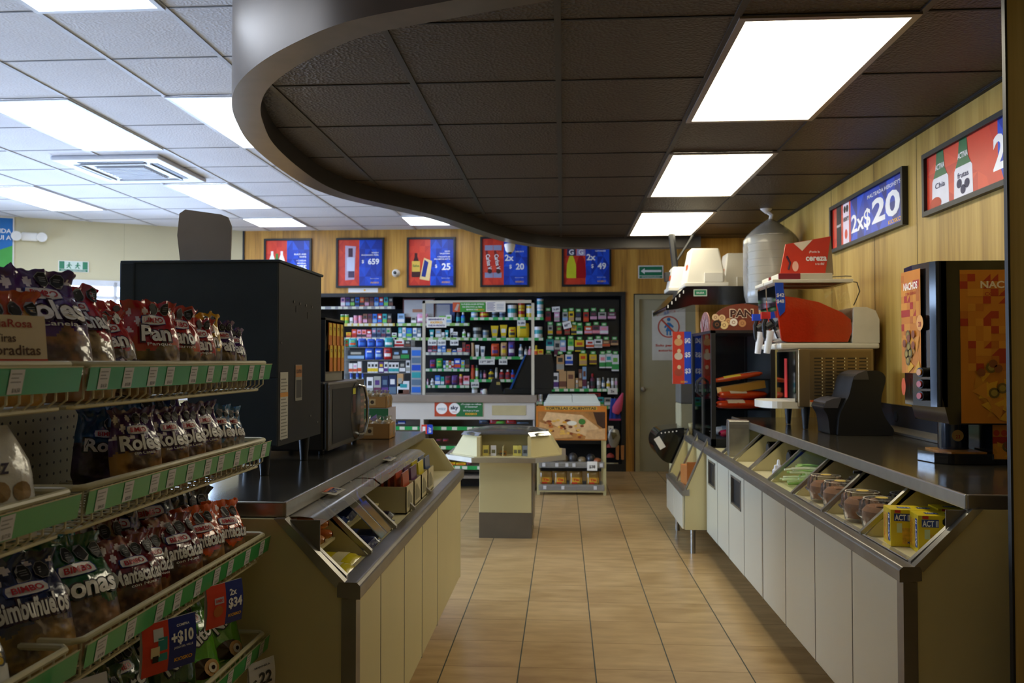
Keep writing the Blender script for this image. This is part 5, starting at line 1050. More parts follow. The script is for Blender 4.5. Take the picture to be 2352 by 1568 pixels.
# ---- bags of bread
_C = {}
def film(col, rough=.22): return mat(col, rough, coat=1.0, bump=.9, bscale=28, var=.15, scale=30)
def crumb(col):
    """bread seen through clear film: brown crust and lighter crumb in patches"""
    k = 'm_bread_'+col.strip('#')
    if k in bpy.data.materials: return bpy.data.materials[k]
    m, nt, b = nodes_of(k); N = nt.nodes.new; L = nt.links.new; c = lin(col)
    tc = N('ShaderNodeTexCoord'); n = N('ShaderNodeTexNoise'); n.inputs['Scale'].default_value = 17; n.inputs['Detail'].default_value = 5
    r = N('ShaderNodeValToRGB'); r.color_ramp.elements[0].position = .40; r.color_ramp.elements[1].position = .62
    r.color_ramp.elements[0].color = (c[0]*.22, c[1]*.17, c[2]*.15, 1); r.color_ramp.elements[1].color = (min(1, c[0]*1.35), min(1, c[1]*1.35), c[2]*1.3, 1)
    e = r.color_ramp.elements.new(.5); e.color = c+(1,)
    n2 = N('ShaderNodeTexNoise'); n2.inputs['Scale'].default_value = 26; bp = N('ShaderNodeBump'); bp.inputs['Strength'].default_value = 1; bp.inputs['Distance'].default_value = .006
    L(tc.outputs['Object'], n.inputs[0]); L(tc.outputs['Object'], n2.inputs[0]); L(n.outputs[0], r.inputs[0]); L(r.outputs[0], b.inputs['Base Color'])
    L(n2.outputs[0], bp.inputs['Height']); L(bp.outputs[0], b.inputs['Normal']); L(bp.outputs[0], b.inputs['Coat Normal'])
    b.inputs['Roughness'].default_value = .4; b.inputs['Coat Weight'].default_value = 1.0; b.inputs['Coat Roughness'].default_value = .1
    return m
OCT = [(math.cos(PI/8+PI*k/4), math.sin(PI/8+PI*k/4)) for k in range(8)]
def bread_bag(name, label, w, h, t_, top, bread, word, sub='', seed=1, split=.46, check='#e9dfe6', brand='BIMBO', wordc='#f2f0ee', flare=1.0, nocts=2, mid=None, pic=None, vert=False, up=0.0):
    key = (w, h, t_, top, bread, word, seed)
    if key in _C: return dup(_C[key], (0, 0, 0), 0, label)
    t = thing(name, label, 'bread bag'); _C[key] = t
    ss = lambda a, b, x: (lambda u: u*u*(3-2*u))(min(1, max(0, (x-a)/(b-a))))
    def prof(q_): return ss(-.02, .13, q_)*(1-.93*ss(.5, .97, q_))
    def wide(q_): return (.86+.14*ss(0, .15, q_))*(1-.2*ss(.55, .9, q_)+.16*flare*ss(.9, 1, q_))
    def S(x, y, hh=0.0, side=-1):
        q_ = min(1, max(0, y/h)); u = max(-1, min(1, 2*x/w)); e = max(0, 1-abs(u)**3)**.55
        nz = noise.noise(Vector((x*22+seed*7, y*16, seed*3.1*side))); n2 = noise.noise(Vector((x*55, y*40+seed*5, seed+9)))
        yy = side*(t_/2*prof(q_)*e+hh)+side*nz*.010*(.35+.65*ss(.5, .85, q_))*(e+.05)+n2*.0045*(.3+ss(.5, 1, q_))+.02*q_*q_*0
        rg = max(0, 1-abs(noise.noise(Vector((x*20+y*9, y*13-x*6, seed*1.7))))*7); yy += side*rg*.0035*(e+.1)*(.35+.65*ss(.55, .9, q_))
        zz = y+.006*noise.noise(Vector((x*30, 3, seed)))*ss(.8, 1, q_)+(.012*noise.noise(Vector((x*60, 8, seed*2)))*ss(.93, 1, q_))
        return (x*wide(q_), yy, zz)
    mt, mb_, mc, ml = film(top), crumb(bread), film(check or top), film(mid or top)
    def mf(a, b):
        edge = split+.05*math.sin(a*9+seed)+.02*math.sin(a*23)
        if b < edge: return mb_
        if .66 < b < .95 and check:
            i, j = int(math.floor(a*7+b*9)), int(math.floor(a*7-b*9))
            if (i % 2 == 0 and j % 2 == 0) and (a < .62 or b > .9): return mc
        return mt
    q = MB(); q.grid(lambda a, b: S((a-.5)*w, b*h), 34, 46, mt, mf); q.grid(lambda a, b: S((.5-a)*w, b*h, 0, 1), 14, 18, mt, lambda a, b: mb_ if b < split else mt)
    q.add([S(-w/2, 0), S(w/2, 0), S(w/2, 0, 0, 1), S(-w/2, 0, 0, 1)], [(0, 1, 2, 3)], mb_)
    q.build('film', t, smooth='all')
    F = lambda x, y, hh=0.0: S(x, y, hh+.0022)
    q = MB(); lw = w*.42; ly = h*(.70+up*.9)
    if vert: ly = h*.72
    if brand:
        pl = [(-lw/2, ly-.036*h), (-lw*.2, ly-.046*h), (lw*.2, ly-.046*h), (lw/2, ly-.036*h), (lw/2+.002, ly), (lw/2, ly+.036*h), (lw*.2, ly+.046*h), (-lw*.2, ly+.046*h), (-lw/2, ly+.036*h), (-lw/2-.002, ly)]
        q.add([F(0, ly, .0)]+[F(x*1.12, ly+(y-ly)*1.25, .0) for x, y in pl], [(0, 1+i, 1+(i+1) % 10) for i in range(10)], mat('#2b3a8a', .3))
        q.add([F(0, ly, .0006)]+[F(x*1.04, ly+(y-ly)*1.08, .0014) for x, y in pl], [(0, 1+i, 1+(i+1) % 10) for i in range(10)], mat('#e6e2e4', .3))
        q.text(F, brand, 0, ly, .052*h, mat('#b81e28', .3), w=lw*.86, h=.0034, bold=.03)
    q.build('brand_label', t)
    q = MB()
    if vert: q.text(F, word, .005, h*.52, w*.28, M_INK, w=w*.72, h=.001, bold=.075, rot=.5); q.text(F, word, .005, h*.52, w*.26, mat(wordc, .3), w=w*.68, h=.0018, bold=.03, rot=.5)
    else:
        wc = mat('#3a2030', .3) if check else M_INK
        q.text(F, word, 0, h*(.55+up), h*.18, wc, w=w*(.84 if len(word) > 4 else .56), h=.002, bold=.08); q.text(F, word, 0, h*(.55+up), h*.165, mat(wordc, .3), w=w*(.78 if len(word) > 4 else .5), h=.0032, bold=.035)
        if sub: q.text(F, sub, w*.05, h*(.43+up), h*.035, mat(wordc, .3), w=w*.42, h=.0012, bold=.01)
    q.build('product_name', t)
    q = MB(); r = w*.09
    for k in range(nocts):
        cx, cy = w*(.04+.235*k-.1*(nocts > 2)), h*(.835+up*.75); q.poly(F, [(cx+x*r*1.1, cy+y*r*1.15) for x, y in OCT], mat('#9d9da0', .4), .0012); q.poly(F, [(cx+x*r, cy+y*r*1.05) for x, y in OCT], M_BLK2, .0018)
        for j in range(3): q.rect(F, cx-r*.5, cy-r*.35+j*r*.3, cx+r*.5, cy-r*.22+j*r*.3, mat('#8a8a8e'), .0022)
    q.build('warning_seals', t)
    if pic:
        q = MB()
        if pic == 'roll':
            q.disc(F, -.0, h*.2, w*.34, mat('#2a140c', .2), .0012, ry=h*.1, n=22); q.disc(F, w*.18, h*.19, w*.2, mat('#c99a5e', .4), .002, ry=h*.085, n=18); q.disc(F, w*.19, h*.19, w*.11, mat('#e9dcc0', .4), .0028, ry=h*.05); q.disc(F, w*.2, h*.19, w*.05, mat('#2a140c', .3), .0034, ry=h*.022)
        q.build('picture', t)
    return t
def put(o, x, y, z, rz, lean=0, s=1.0, roll_=0):
    o.location = (x, y, z); o.rotation_euler = (-lean, roll_, rz); o.scale = (s, s, s)
D = math.radians
FZ = {1: 1.333-.068, 2: 1.127-.068, 3: .874-.068, 4: .612-.068}
ROWS = [
 (1, 'roles_big', -.875, 1.375, 60, 1, .3, 0, 'large purple cinnamon roll bag of rolls, tallest on the top shelf'),
 (1, 'conchas', -.885, 1.48, 64, 1, .3, 0, 'tall red sweet bun bag right of the large purple bag'),
 (1, 'panq', -.93, 1.545, 62, .86, .1, .12, 'crumpled red bread bag leaning low right of the sweet bun bag'),
 (1, 'panq2', -.90, 1.61, 66, .86, .15, -.1, 'second crumpled red bread bag, half hidden on the top shelf'),
 (1, 'panq_y', -1.03, 1.63, 62, .98, .0, .2, 'bag with a yellow top behind the crumpled red bags'),
 (1, 'brownie', -.845, 1.575, 55, .6, .6, .3, 'small brown striped cake bag lying in front of the red bags'),
 (1, 'panred', -.875, 1.715, 58, 1.0, .08, 0, 'broad red pound cake bag in the middle of the top shelf'),
 (1, 'panred', -.99, 1.73, 60, 1.0, .0, .1, 'red bread bag directly behind the broad red pound cake bag'),
 (1, 'panred2', -.87, 1.815, 62, .95, .05, .03, 'red pound cake bag second from the middle, before the yellow one'),
 (1, 'panred', -.865, 1.90, 64, .86, .0, 0, 'narrow red pound cake bag squeezed beside the yellow topped bag'),
 (1, 'panyel', -.875, 1.975, 64, .9, .03, 0, 'yellow topped pound cake bag near the far end of the top shelf'),
 (1, 'panpur', -.865, 2.045, 64, .86, .02, 0, 'purple pound cake bag next to last on the top shelf'),
 (1, 'panpur', -.86, 2.115, 66, .8, .12, .06, 'purple pound cake bag last at the far end of the top shelf'),
 (2, 'roles', -.865, 1.645, 62, .93, .15, 0, 'purple cinnamon roll bag at the front of the second shelf, leftmost of its row'),
 (2, 'roles', -.86, 1.765, 64, .9, .12, 0, 'purple cinnamon roll bag second of the row on the second shelf'),
 (2, 'roles', -.86, 1.855, 66, .88, .1, 0, 'purple cinnamon roll bag third of the row on the second shelf'),
 (2, 'roles', -.86, 1.94, 66, .92, .1, 0, 'purple cinnamon roll bag fourth of the row, tallest before the blue ones'),
 (2, 'rolblue', -.86, 2.02, 66, .9, .1, .04, 'blue topped roll bag next to last on the second shelf'),
 (2, 'rolblue', -.86, 2.095, 68, .86, .12, .06, 'blue topped roll bag last at the far end of the second shelf'),
 (2, 'roldark', -.99, 1.86, 50, 1.08, .0, .1, 'bag with a blue tied top standing behind the first cinnamon roll bag'),
 (2, 'roldark', -1.07, 1.90, 45, .9, .0, -.1, 'dark blue roll bag by the pegboard at the left of its row'),
 (2, 'roldark', -1.04, 1.80, 50, .82, 0, .1, 'dim purple roll bag in the back row of the second shelf'),
 (2, 'roles', -.98, 2.0, 64, 1.02, 0, -.1, 'purple roll bag at the back right of the second shelf'),
 (3, 'bimbu', -.88, 1.34, 62, 1.05, .35, 0, 'dark blue topped bag of spotted buns at the left end of the third shelf'),
 (3, 'dona', -.97, 1.44, 60, 1.0, .1, .05, 'green topped doughnut bag behind the front doughnut bag'),
 (3, 'dona', -.865, 1.455, 66, 1.05, .32, 0, 'front green doughnut bag with three pale doughnuts'),
 (3, 'teal', -.90, 1.545, 95, 1.0, .35, .0, 'teal and white checked bag seen edge on beside the doughnut bag'),
 (3, 'mant', -.865, 1.635, 66, 1.0, .25, 0, 'dark red muffin bag, nearest of its kind'),
 (3, 'mant', -1.0, 1.72, 60, 1.12, .0, -.05, 'dark red muffin bag standing taller in the back row'),
 (3, 'mant', -.90, 1.74, 70, .95, .1, .1, 'dark red bag half hidden between two muffin bags'),
 (3, 'mant', -.865, 1.82, 66, 1.05, .2, 0, 'dark red muffin bag before the orange ones'),
 (3, 'orange', -.865, 1.945, 66, 1.04, .18, .0, 'orange muffin bag with a pointed top'),
 (3, 'orange', -.86, 2.06, 68, 1.0, .15, .08, 'orange muffin bag last at the far end of the third shelf'),
 (3, 'blackb', -1.07, 1.87, 60, 1.15, .0, .1, 'black topped cake bag in the back row of the third shelf'),
 (3, 'blackb', -1.03, 1.99, 60, 1.22, .0, -.05, 'black topped cake bag, tallest in the back row'),
 (3, 'blackb', -.98, 2.1, 60, 1.05, .0, .05, 'black topped cake bag behind the orange bags'),
 (3, 'teal', -1.02, 1.56, 60, 1.05, 0, 0, 'teal topped bag at the back left of the third shelf'),
 (4, 'nito', -.86, 2.09, 60, 1.0, .4, 0, 'bright green roll cake bag last at the far end of the bottom visible shelf'),
 (4, 'nito', -.865, 1.955, 58, 1.0, .4, 0, 'bright green roll cake bag under the 2x 34 card'),
 (4, 'nitod', -.87, 1.82, 56, .98, .35, .1, 'dark green roll cake bag with a grey top'),
 (4, 'nitod', -.89, 1.69, 60, .95, .3, -.1, 'dark green roll cake bag under the +10 card'),
 (4, 'nitod', -.87, 1.57, 58, .85, .3, 0, 'low dark green roll cake bag at the left of its row'),
 (4, 'nitod', -1.0, 1.9, 60, 1.05, 0, 0, 'dark green bag in the back row of the lowest visible shelf'),
]
K = dict(
 roles_big=dict(up=.1, w=.155, h=.245, t_=.08, top='#4a1f6b', bread='#8a5a2c', word='Roles', sub='Canela', seed=2, split=.46),
 conchas=dict(up=.1, w=.15, h=.225, t_=.08, top='#b01a2e', bread='#b09464', word='Conchas', sub='', seed=3, split=.5, nocts=3),
 panq=dict(up=.1, w=.15, h=.2, t_=.07, top='#a8141e', bread='#4a2a18', word='Pan', seed=4, split=.3), panq2=dict(up=.1, w=.15, h=.2, t_=.07, top='#b31820', bread='#4a2e1c', word='Pan', seed=5, split=.56),
 panq_y=dict(up=.1, w=.14, h=.2, t_=.06, top='#e0a81a', bread='#6a4a20', word='Pan', seed=6, check=None), brownie=dict(w=.14, h=.17, t_=.05, top='#3f1d24', bread='#8a6a3c', word='Panque', seed=7, split=.3),
 panred=dict(up=.1, w=.135, h=.2, t_=.05, top='#b3151d', bread='#6f5220', word='Pan', sub='Panqué', seed=8, split=.5), panred2=dict(up=.1, w=.13, h=.205, t_=.05, top='#b8231c', bread='#7d6424', word='Pano', sub='Marmol', seed=9, split=.5),
 panyel=dict(up=.1, w=.115, h=.21, t_=.05, top='#d9a514', bread='#2c2a26', word='Pan', seed=10, split=.56, check=None), panpur=dict(up=.1, w=.115, h=.2, t_=.05, top='#46205f', bread='#7a5c2a', word='Pan', seed=11, split=.56),
 roles=dict(up=.06, w=.125, h=.195, t_=.05, top='#4b2268', bread='#94682a', word='Roles', sub='con Canela', seed=12, split=.5), rolblue=dict(up=.06, w=.12, h=.185, t_=.05, top='#1a6aa0', bread='#8d7f5e', word='Roles', sub='', seed=13, split=.5),
 roldark=dict(w=.15, h=.2, t_=.07, top='#12456e', bread='#3b2a4e', word='Roles', seed=14, split=.5, check=None),
 bimbu=dict(w=.15, h=.2, t_=.07, top='#14204e', bread='#8f6a22', word='Bimbuñuelos', seed=15, split=.42), dona=dict(w=.16, h=.205, t_=.075, top='#11552a', bread='#8c6238', word='Donas', seed=16, split=.42, nocts=3, check=None),
 teal=dict(w=.16, h=.22, t_=.05, top='#128a90', bread='#127a80', word='Donitas', seed=17, split=.1, check='#cfe0dc'), mant=dict(w=.14, h=.175, t_=.075, top='#6e1018', bread='#7a4c1c', word='Mantecadas', sub='con Nuez', seed=18, split=.4, nocts=3),
 orange=dict(w=.135, h=.175, t_=.075, top='#d2500f', bread='#8a6224', word='Mantecadas', seed=19, split=.4), blackb=dict(w=.15, h=.19, t_=.07, top='#17141a', bread='#241c1c', word='Mantecadas', seed=20, split=.4, check=None, wordc='#8a8488'),
 nito=dict(w=.115, h=.235, t_=.05, top='#55a01c', bread='#4f961a', word='Nito', seed=21, split=.02, check=None, nocts=1, pic='roll', vert=True), nitod=dict(w=.12, h=.225, t_=.055, top='#27471d', bread='#30571d', word='Nito', seed=22, split=.02, check='#6f7a70', nocts=2, pic='roll', vert=True, wordc='#c9c9c4'))
for s_, k_, x, y, rz, sc_, ln, rl, l in ROWS:
    o = bread_bag('bread_bag', l, **K[k_]); o['group'] = 'bagged bakery goods on the wire shelves'; put(o, x, y, FZ[s_]+.002, D(rz), ln, sc_, rl)
# unit at the left border
o = bread_bag('bread_bag', 'clear bag of golden puff pastry strips with an orange top at the left border', w=.14, h=.185, t_=.05, top='#c2481a', bread='#c0903c', word=' ', seed=31, split=.8, check=None, brand='', nocts=3, wordc='#7a1f1c'); put(o, -.865, 1.235, FZ[1]+.002, D(62), .15)
q = MB(); f = lambda x, y, h=0: (x*1.05, -.0345-h, y*1.05+.045); q.rect(f, -.05, .015, .05, .09, mat('#e6d3b4', .4), 0); q.text(f, 'TiaRosa', 0, .078, .012, mat('#a8322a'), w=.06, h=.001); q.text(f, 'Tiras', -.01, .056, .012, mat('#5a3a2a'), w=.03, h=.001); q.text(f, 'Doraditas', 0, .038, .015, mat('#5a3a2a'), w=.08, h=.001); q.rect(f, -.05, .015, .05, .024, M_RED, .0012); q.build('paper_label', o)
o = thing('cookie_bag', 'white nut cookie bag with brown balls at the left border on the second shelf', 'cookie bag'); q = MB()
def NB(x, y, h=0): e = max(0, 1-(2*x/.16)**4)**.5; p = min(1, y/.03)*(1-.85*max(0, (y-.09)/.09)**1.5); return (x*(1-.35*max(0, (y-.12)/.06)), -.03*e*p-h+.003*noise.noise(Vector((x*40, y*30, 2))), y)
q.grid(lambda a, b: NB((a-.5)*.16, b*.18), 18, 18, mat('#d9d6d0', .2, coat=.5, bump=.4)); q.grid(lambda a, b: ((.5-a)*.16*(1-.35*max(0, (b*.18-.12)/.06)), .012, b*.18), 6, 6, mat('#d9d6d0', .2, coat=.5, bump=.4)); q.build('film', o, smooth='all')
q = MB(); q.text(NB, 'Nuez', -.005, .115, .026, mat('#2c1a3e'), w=.07, h=.0016, shear=.3)
for x, y in ((-.03, .05), (.01, .075), (.04, .04), (.005, .03), (.045, .072), (-.05, .03)): q.disc(NB, x, y, .016, mat('#9a7a4a', .5, var=.3, scale=80), .0012, n=12)
q.build('print', o); put(o, -.865, 1.20, FZ[2]+.002, D(68), .2)
o = bread_bag('bread_bag', 'black, white and red wrapped cake at the left border on the third shelf', w=.13, h=.15, t_=.04, top='#16161a', bread='#d8d6d2', word='Pinguinos', seed=33, split=.5, check=None, brand='', nocts=1, wordc='#d8b21c'); put(o, -.865, 1.17, FZ[3]+.002, D(65), .35)
o = bread_bag('bread_bag', 'dark green topped bag at the left border, back row of the third shelf', w=.15, h=.2, t_=.05, top='#0d3d3a', bread='#123a2c', word='Donas', seed=34, split=.2, check='#8a9a98'); put(o, -1.0, 1.25, FZ[3]+.002, D(40), .0)
# ---- hanging promotion tags
def promo(loc, rz, label, art, w=.095, h=.1, tilt=0, base=None):
    p = MB(); n_ = 6; p.grid(lambda a, b: ((a-.5)*w, -.004-.006*math.sin(PI*b), (b-1)*h), 4, 6, base or M_PAPER); art(p, lambda x, y, hh=0: (x, -.005-.006*math.sin(PI*min(1, max(0, (y+h)/h)))-hh, y), w, h)
    p.add([(-w/2, -.002, 0), (w/2, -.002, 0), (w/2, -.0, -h*.98), (-w/2, -.0, -h*.98)], [(0, 3, 2, 1)], M_PAPER)
    o = p.build('price_card', loc=loc); o.rotation_euler = (0, tilt, rz); tag(o, label, 'price card'); return o
def p34(p, f, w, h):
    p.rect(f, -w/2, -h, .02*w, 0, PR[0], .0006, 3, 5); p.rect(f, .02*w, -h, w/2, 0, PN, .0006, 3, 5); p.text(f, '2x', .22*w, -.25*h, .15*h, PW, w=.2*w, bold=.03, h=.0014); p.text(f, '$34', .27*w, -.5*h, .22*h, PW, w=.38*w, bold=.04, h=.0014)
    p.text(f, 'KIOSKO', .27*w, -.8*h, .07*h, M_KIO, w=.36*w, bold=.03, h=.0014); p.rect(f, -.3*w, -.45*h, -.05*w, -.3*h, mat('#b9b4c4'), .0014); p.text(f, 'BIMBO', -.17*w, -.375*h, .07*h, M_RED, w=.2*w, h=.002, bold=.03); p.disc(f, -.2*w, -.62*h, .13*w, mat('#b5622a'), .0012)
def p10(p, f, w, h):
    p.rect(f, -w/2, -h, -.02*w, 0, PR[0], .0006, 3, 5); p.rect(f, -.02*w, -h, w/2, 0, PN, .0006, 3, 5); p.text(f, '+$10', .23*w, -.38*h, .22*h, PW, w=.42*w, bold=.04, h=.0014); p.text(f, 'COMPRA', .25*w, -.16*h, .05*h, PW, w=.24*w, h=.0014); p.text(f, 'JUGO DEL VALLE', .25*w, -.58*h, .04*h, PW, w=.36*w, h=.0014)
    p.text(f, 'KIOSKO', .26*w, -.82*h, .07*h, M_KIO, w=.34*w, bold=.03, h=.0014); p.rect(f, -.3*w, -.35*h, -.12*w, -.12*h, mat('#c9ccd0'), .0014); p.rect(f, -.22*w, -.75*h, -.05*w, -.3*h, mat('#2a8a86'), .0018); p.rect(f, -.36*w, -.65*h, -.2*w, -.45*h, mat('#d9c9a0'), .0022); p.rect(f, -.33*w, -.75*h, -.22*w, -.62*h, M_BLK2, .0026)
def p22(txt): 
    def a(p, f, w, h): p.text(f, '$', -.3*w, -.55*h, .2*h, M_INK, h=.001); p.text(f, txt, .1*w, -.48*h, .34*h, M_INK, w=.5*w, bold=.03, h=.001); p.text(f, 'MARINELA', .0, -.15*h, .05*h, M_INK, w=.6*w, h=.001); p.rect(f, .1*w, -.95*h, .45*w, -.88*h, PB[0], .001)
    return a
promo((XG+.022, 1.86, .832), D(62), 'red and navy hanging card reading 2x 34', p34, .10, .095)
promo((XG+.022, 1.595, .832), D(58), 'red and navy hanging card reading +10', p10, .115, .10)
promo((XG+.022, 2.10, .570), D(62), 'white hanging card reading 22 at the end of the lowest strip', p22('22'), .085, .09, base=mat('#c9c9cc', .5))
promo((XG+.022, 1.27, .832), D(60), 'white hanging card reading 9 at the left border', p22('9'), .12, .10, base=mat('#c9c9cc', .5))
YS = 10.14; DEP = .42
# ================================================================ plexiglass frame and desk things on the cashier counter
t = thing('counter_screen', 'white framed clear screen standing on the cashier counter', 'screen', (0, YC+.03, .981)); q = MB()
for x0, x1 in ((-1.46, -1.43), (-.325, -.295)): q.box((x0, 0, 0), (x1, .025, .98), mat('#c4bfb0', .4))
q.box((-1.46, 0, .95), (-.295, .025, .98), mat('#c4bfb0', .4)); q.build('frame', t); MB().box((-1.43, .01, .0), (-.325, .014, .95), clear_mat('m_screen', (.93, .94, .94), .1)).build('pane', t)
def pl(name, label, cat, u0, v0, u1, v1, y, art, base=None):
    a, b = at(u0, v1, y), at(u1, v0, y); w, h = b.x-a.x, b.z-a.z; return sign(name, label, cat, ((a.x+b.x)/2, y, (a.z+b.z)/2), w, h, art, base=base, d=.003)
def t_(rows, bg=None):
    def a(p, f, w, h):
        if bg: p.rect(f, -w/2, -h/2, w/2, h/2, bg)
        for s, x, y, ht, ww, m in rows: p.text(f, s, x*w, y*h, ht*h, m, w=ww*w, bold=.03, h=.002)
    return a
yf = YC+.028; MVI = mat('#3a3a86')
pl('counter_notice', 'white BIENVENIDO notice at the upper left of the counter screen', 'notice', 980, 728, 1025, 752, yf, t_([('BIENVENIDO A', 0, .28, .16, .8, MVI), ('KIOSKO', 0, 0, .2, .6, M_KIO), ('VUELVA PRONTO', 0, -.3, .16, .85, MVI)]))
def gb(p, f, w, h):
    p.rect(f, -w/2, -h/2, -.28*w, h/2, mat('#c9552e')); p.rect(f, -.28*w, -h/2, w/2, h/2, mat('#3d9a35')); p.poly(f, [(-.45*w, -.3*h), (-.36*w, .35*h), (-.3*w, .3*h), (-.36*w, -.4*h)], mat('#b9a9a4'), .0016)
    for i, s in enumerate(('YA PUEDES HACER RETIROS', 'DE EFECTIVO en MAS', 'BANCOS')): p.text(f, s, .1*w, (.3-.28*i)*h, .15*h, PW, w=(.7, .6, .35)[i]*w, bold=.02, h=.002)
    p.text(f, 'KIOSKO', .33*w, -.28*h, .15*h, M_KIO, w=.25*w, bold=.03, h=.002)
pl('counter_banner', 'green and orange banner at the top of the counter screen', 'banner', 1040, 694, 1115, 716, yf, gb)
pl('counter_notice', 'white printed sheet right of the green banner on the counter screen', 'notice', 1116, 692, 1161, 716, yf, lambda p, f, w, h: [p.rect(f, -.45*w, (.35-.12*k)*h, (-.1 if k % 2 else -.02)*w, (.40-.12*k)*h, MVI) for k in range(7)]+[p.rect(f, .05*w, (.2-.15*k)*h, .42*w, (.25-.15*k)*h, mat('#8a9ab0')) for k in range(4)])
def wz(p, f, w, h):
    p.rect(f, -w/2, -h/2, -.05*w, h/2, mat('#b8431f')); p.rect(f, -.05*w, -h/2, w/2, h/2, mat('#1f6b38'))
    for x in (-.35, -.085): p.disc(f, x*w, .03*h, .115*w, PW, .0014, n=24)
    p.text(f, 'WIZZ', -.35*w, .0, .14*h, mat('#5f8aa0'), w=.17*w, h=.002); p.text(f, 'sky', -.085*w, .1*h, .24*h, mat('#2c3350'), w=.16*w, bold=.04, h=.002); p.text(f, 'vetv', -.085*w, -.18*h, .12*h, mat('#c98a90'), w=.1*w, h=.002)
    p.text(f, '¡Tu pago se refleja', .26*w, .33*h, .09*h, PW, w=.42*w, h=.002); p.text(f, 'al instante!', .26*w, .16*h, .09*h, PW, w=.26*w, h=.002); p.text(f, 'De 8 am a 11 pm', .26*w, -.1*h, .09*h, PW, w=.32*w, h=.002); p.text(f, 'KIOSKO', .26*w, -.32*h, .13*h, M_KIO, w=.24*w, bold=.03, h=.002)
pl('counter_banner', 'orange and green payment banner on the front of the cashier counter', 'banner', 998, 922, 1109, 956, YC-.002, wz)
for u, v, l in ((981, 985, 'upper'), (985, 1024, 'lower')):
    pl('shelf_card', 'small red and blue promotion card, the %s one, at the left of the counter shelves' % l, 'price card', u-13, v-10, u+13, v+11, YC-.001, lambda p, f, w, h: (p.rect(f, -w/2, -h/2, 0, h/2, PR[0]), p.rect(f, 0, -h/2, w/2, h/2, PB[0]), p.rect(f, -.4*w, -.2*h, -.15*w, .3*h, PW, .002), p.text(f, '2x', .25*w, .1*h, .25*h, PW, w=.25*w, h=.002, bold=.03), p.text(f, '28', .25*w, -.22*h, .25*h, PW, w=.25*w, h=.002, bold=.03)))
for i, (u0, v0, u1, v1, l) in enumerate(((983, 780, 1003, 793, 'leftmost of the three hanging in a row'), (1005, 780, 1024, 793, 'middle of the three hanging in a row'), (1034, 780, 1053, 793, 'rightmost of the three hanging in a row'), (1188, 735, 1207, 748, 'above the yellow bag'), (1100, 824, 1136, 837, 'wide, above the deodorants'), (1146, 824, 1165, 837, 'beside the wide one above the deodorants'), (1082, 877, 1100, 890, 'low, by the cashier'))):
    pl('price_card', 'white offer card on the counter shelves, '+l, 'price card', u0, v0, u1, v1, YS-.006, t_([(['2x $28', '2x $30', '2x $38', '3x $56', '13°° 20°°', '2x $36', '$19.50'][i], 0, 0, .35, .8, mat('#2a2c50'))]))
# monitor and register
t = thing('cash_register', 'black touch screen register seen nearly edge on with a blue rim', 'register', (-.52, 8.78, .981)); t.rotation_euler = (0, 0, 0)
q = MB(); q.prism([(-.04, .06), (.12, .42), (.135, .415), (-.02, .055)], 'y', -.12, .12, mat('#1d4fa0', .2)); q.build('screen_edge', t)
q = MB(); q.prism([(-.015, .06), (.138, .415), (.40, .42), (.42, .3), (.42, .05)], 'y', -.1, .16, M_BLK2); q.build('body', t, bevel=.01); MB().box((-.1, -.12, 0), (.4, .16, .06), M_BLK2).build('base', t, bevel=.008)
t = thing('card_terminal', 'black card terminal on the cashier counter left of the register', 'terminal', (-.80, 8.7, .981)); MB().prism([(0, 0), (.02, .05), (.06, .17), (.13, .16), (.16, .03), (.2, 0)], 'y', 0, .12, M_BLK2).build('body', t, bevel=.01); MB().lathe([(0, 0), (.025, 0), (.03, .03), (.02, .05), (0, .055)], M_WHITE, c=(-.03, .05, 0), n=14).build('roll', t, smooth=True); MB().box((.1, -.01, .1), (.14, .0, .13), mat('#b5a25a')).build('key', t)
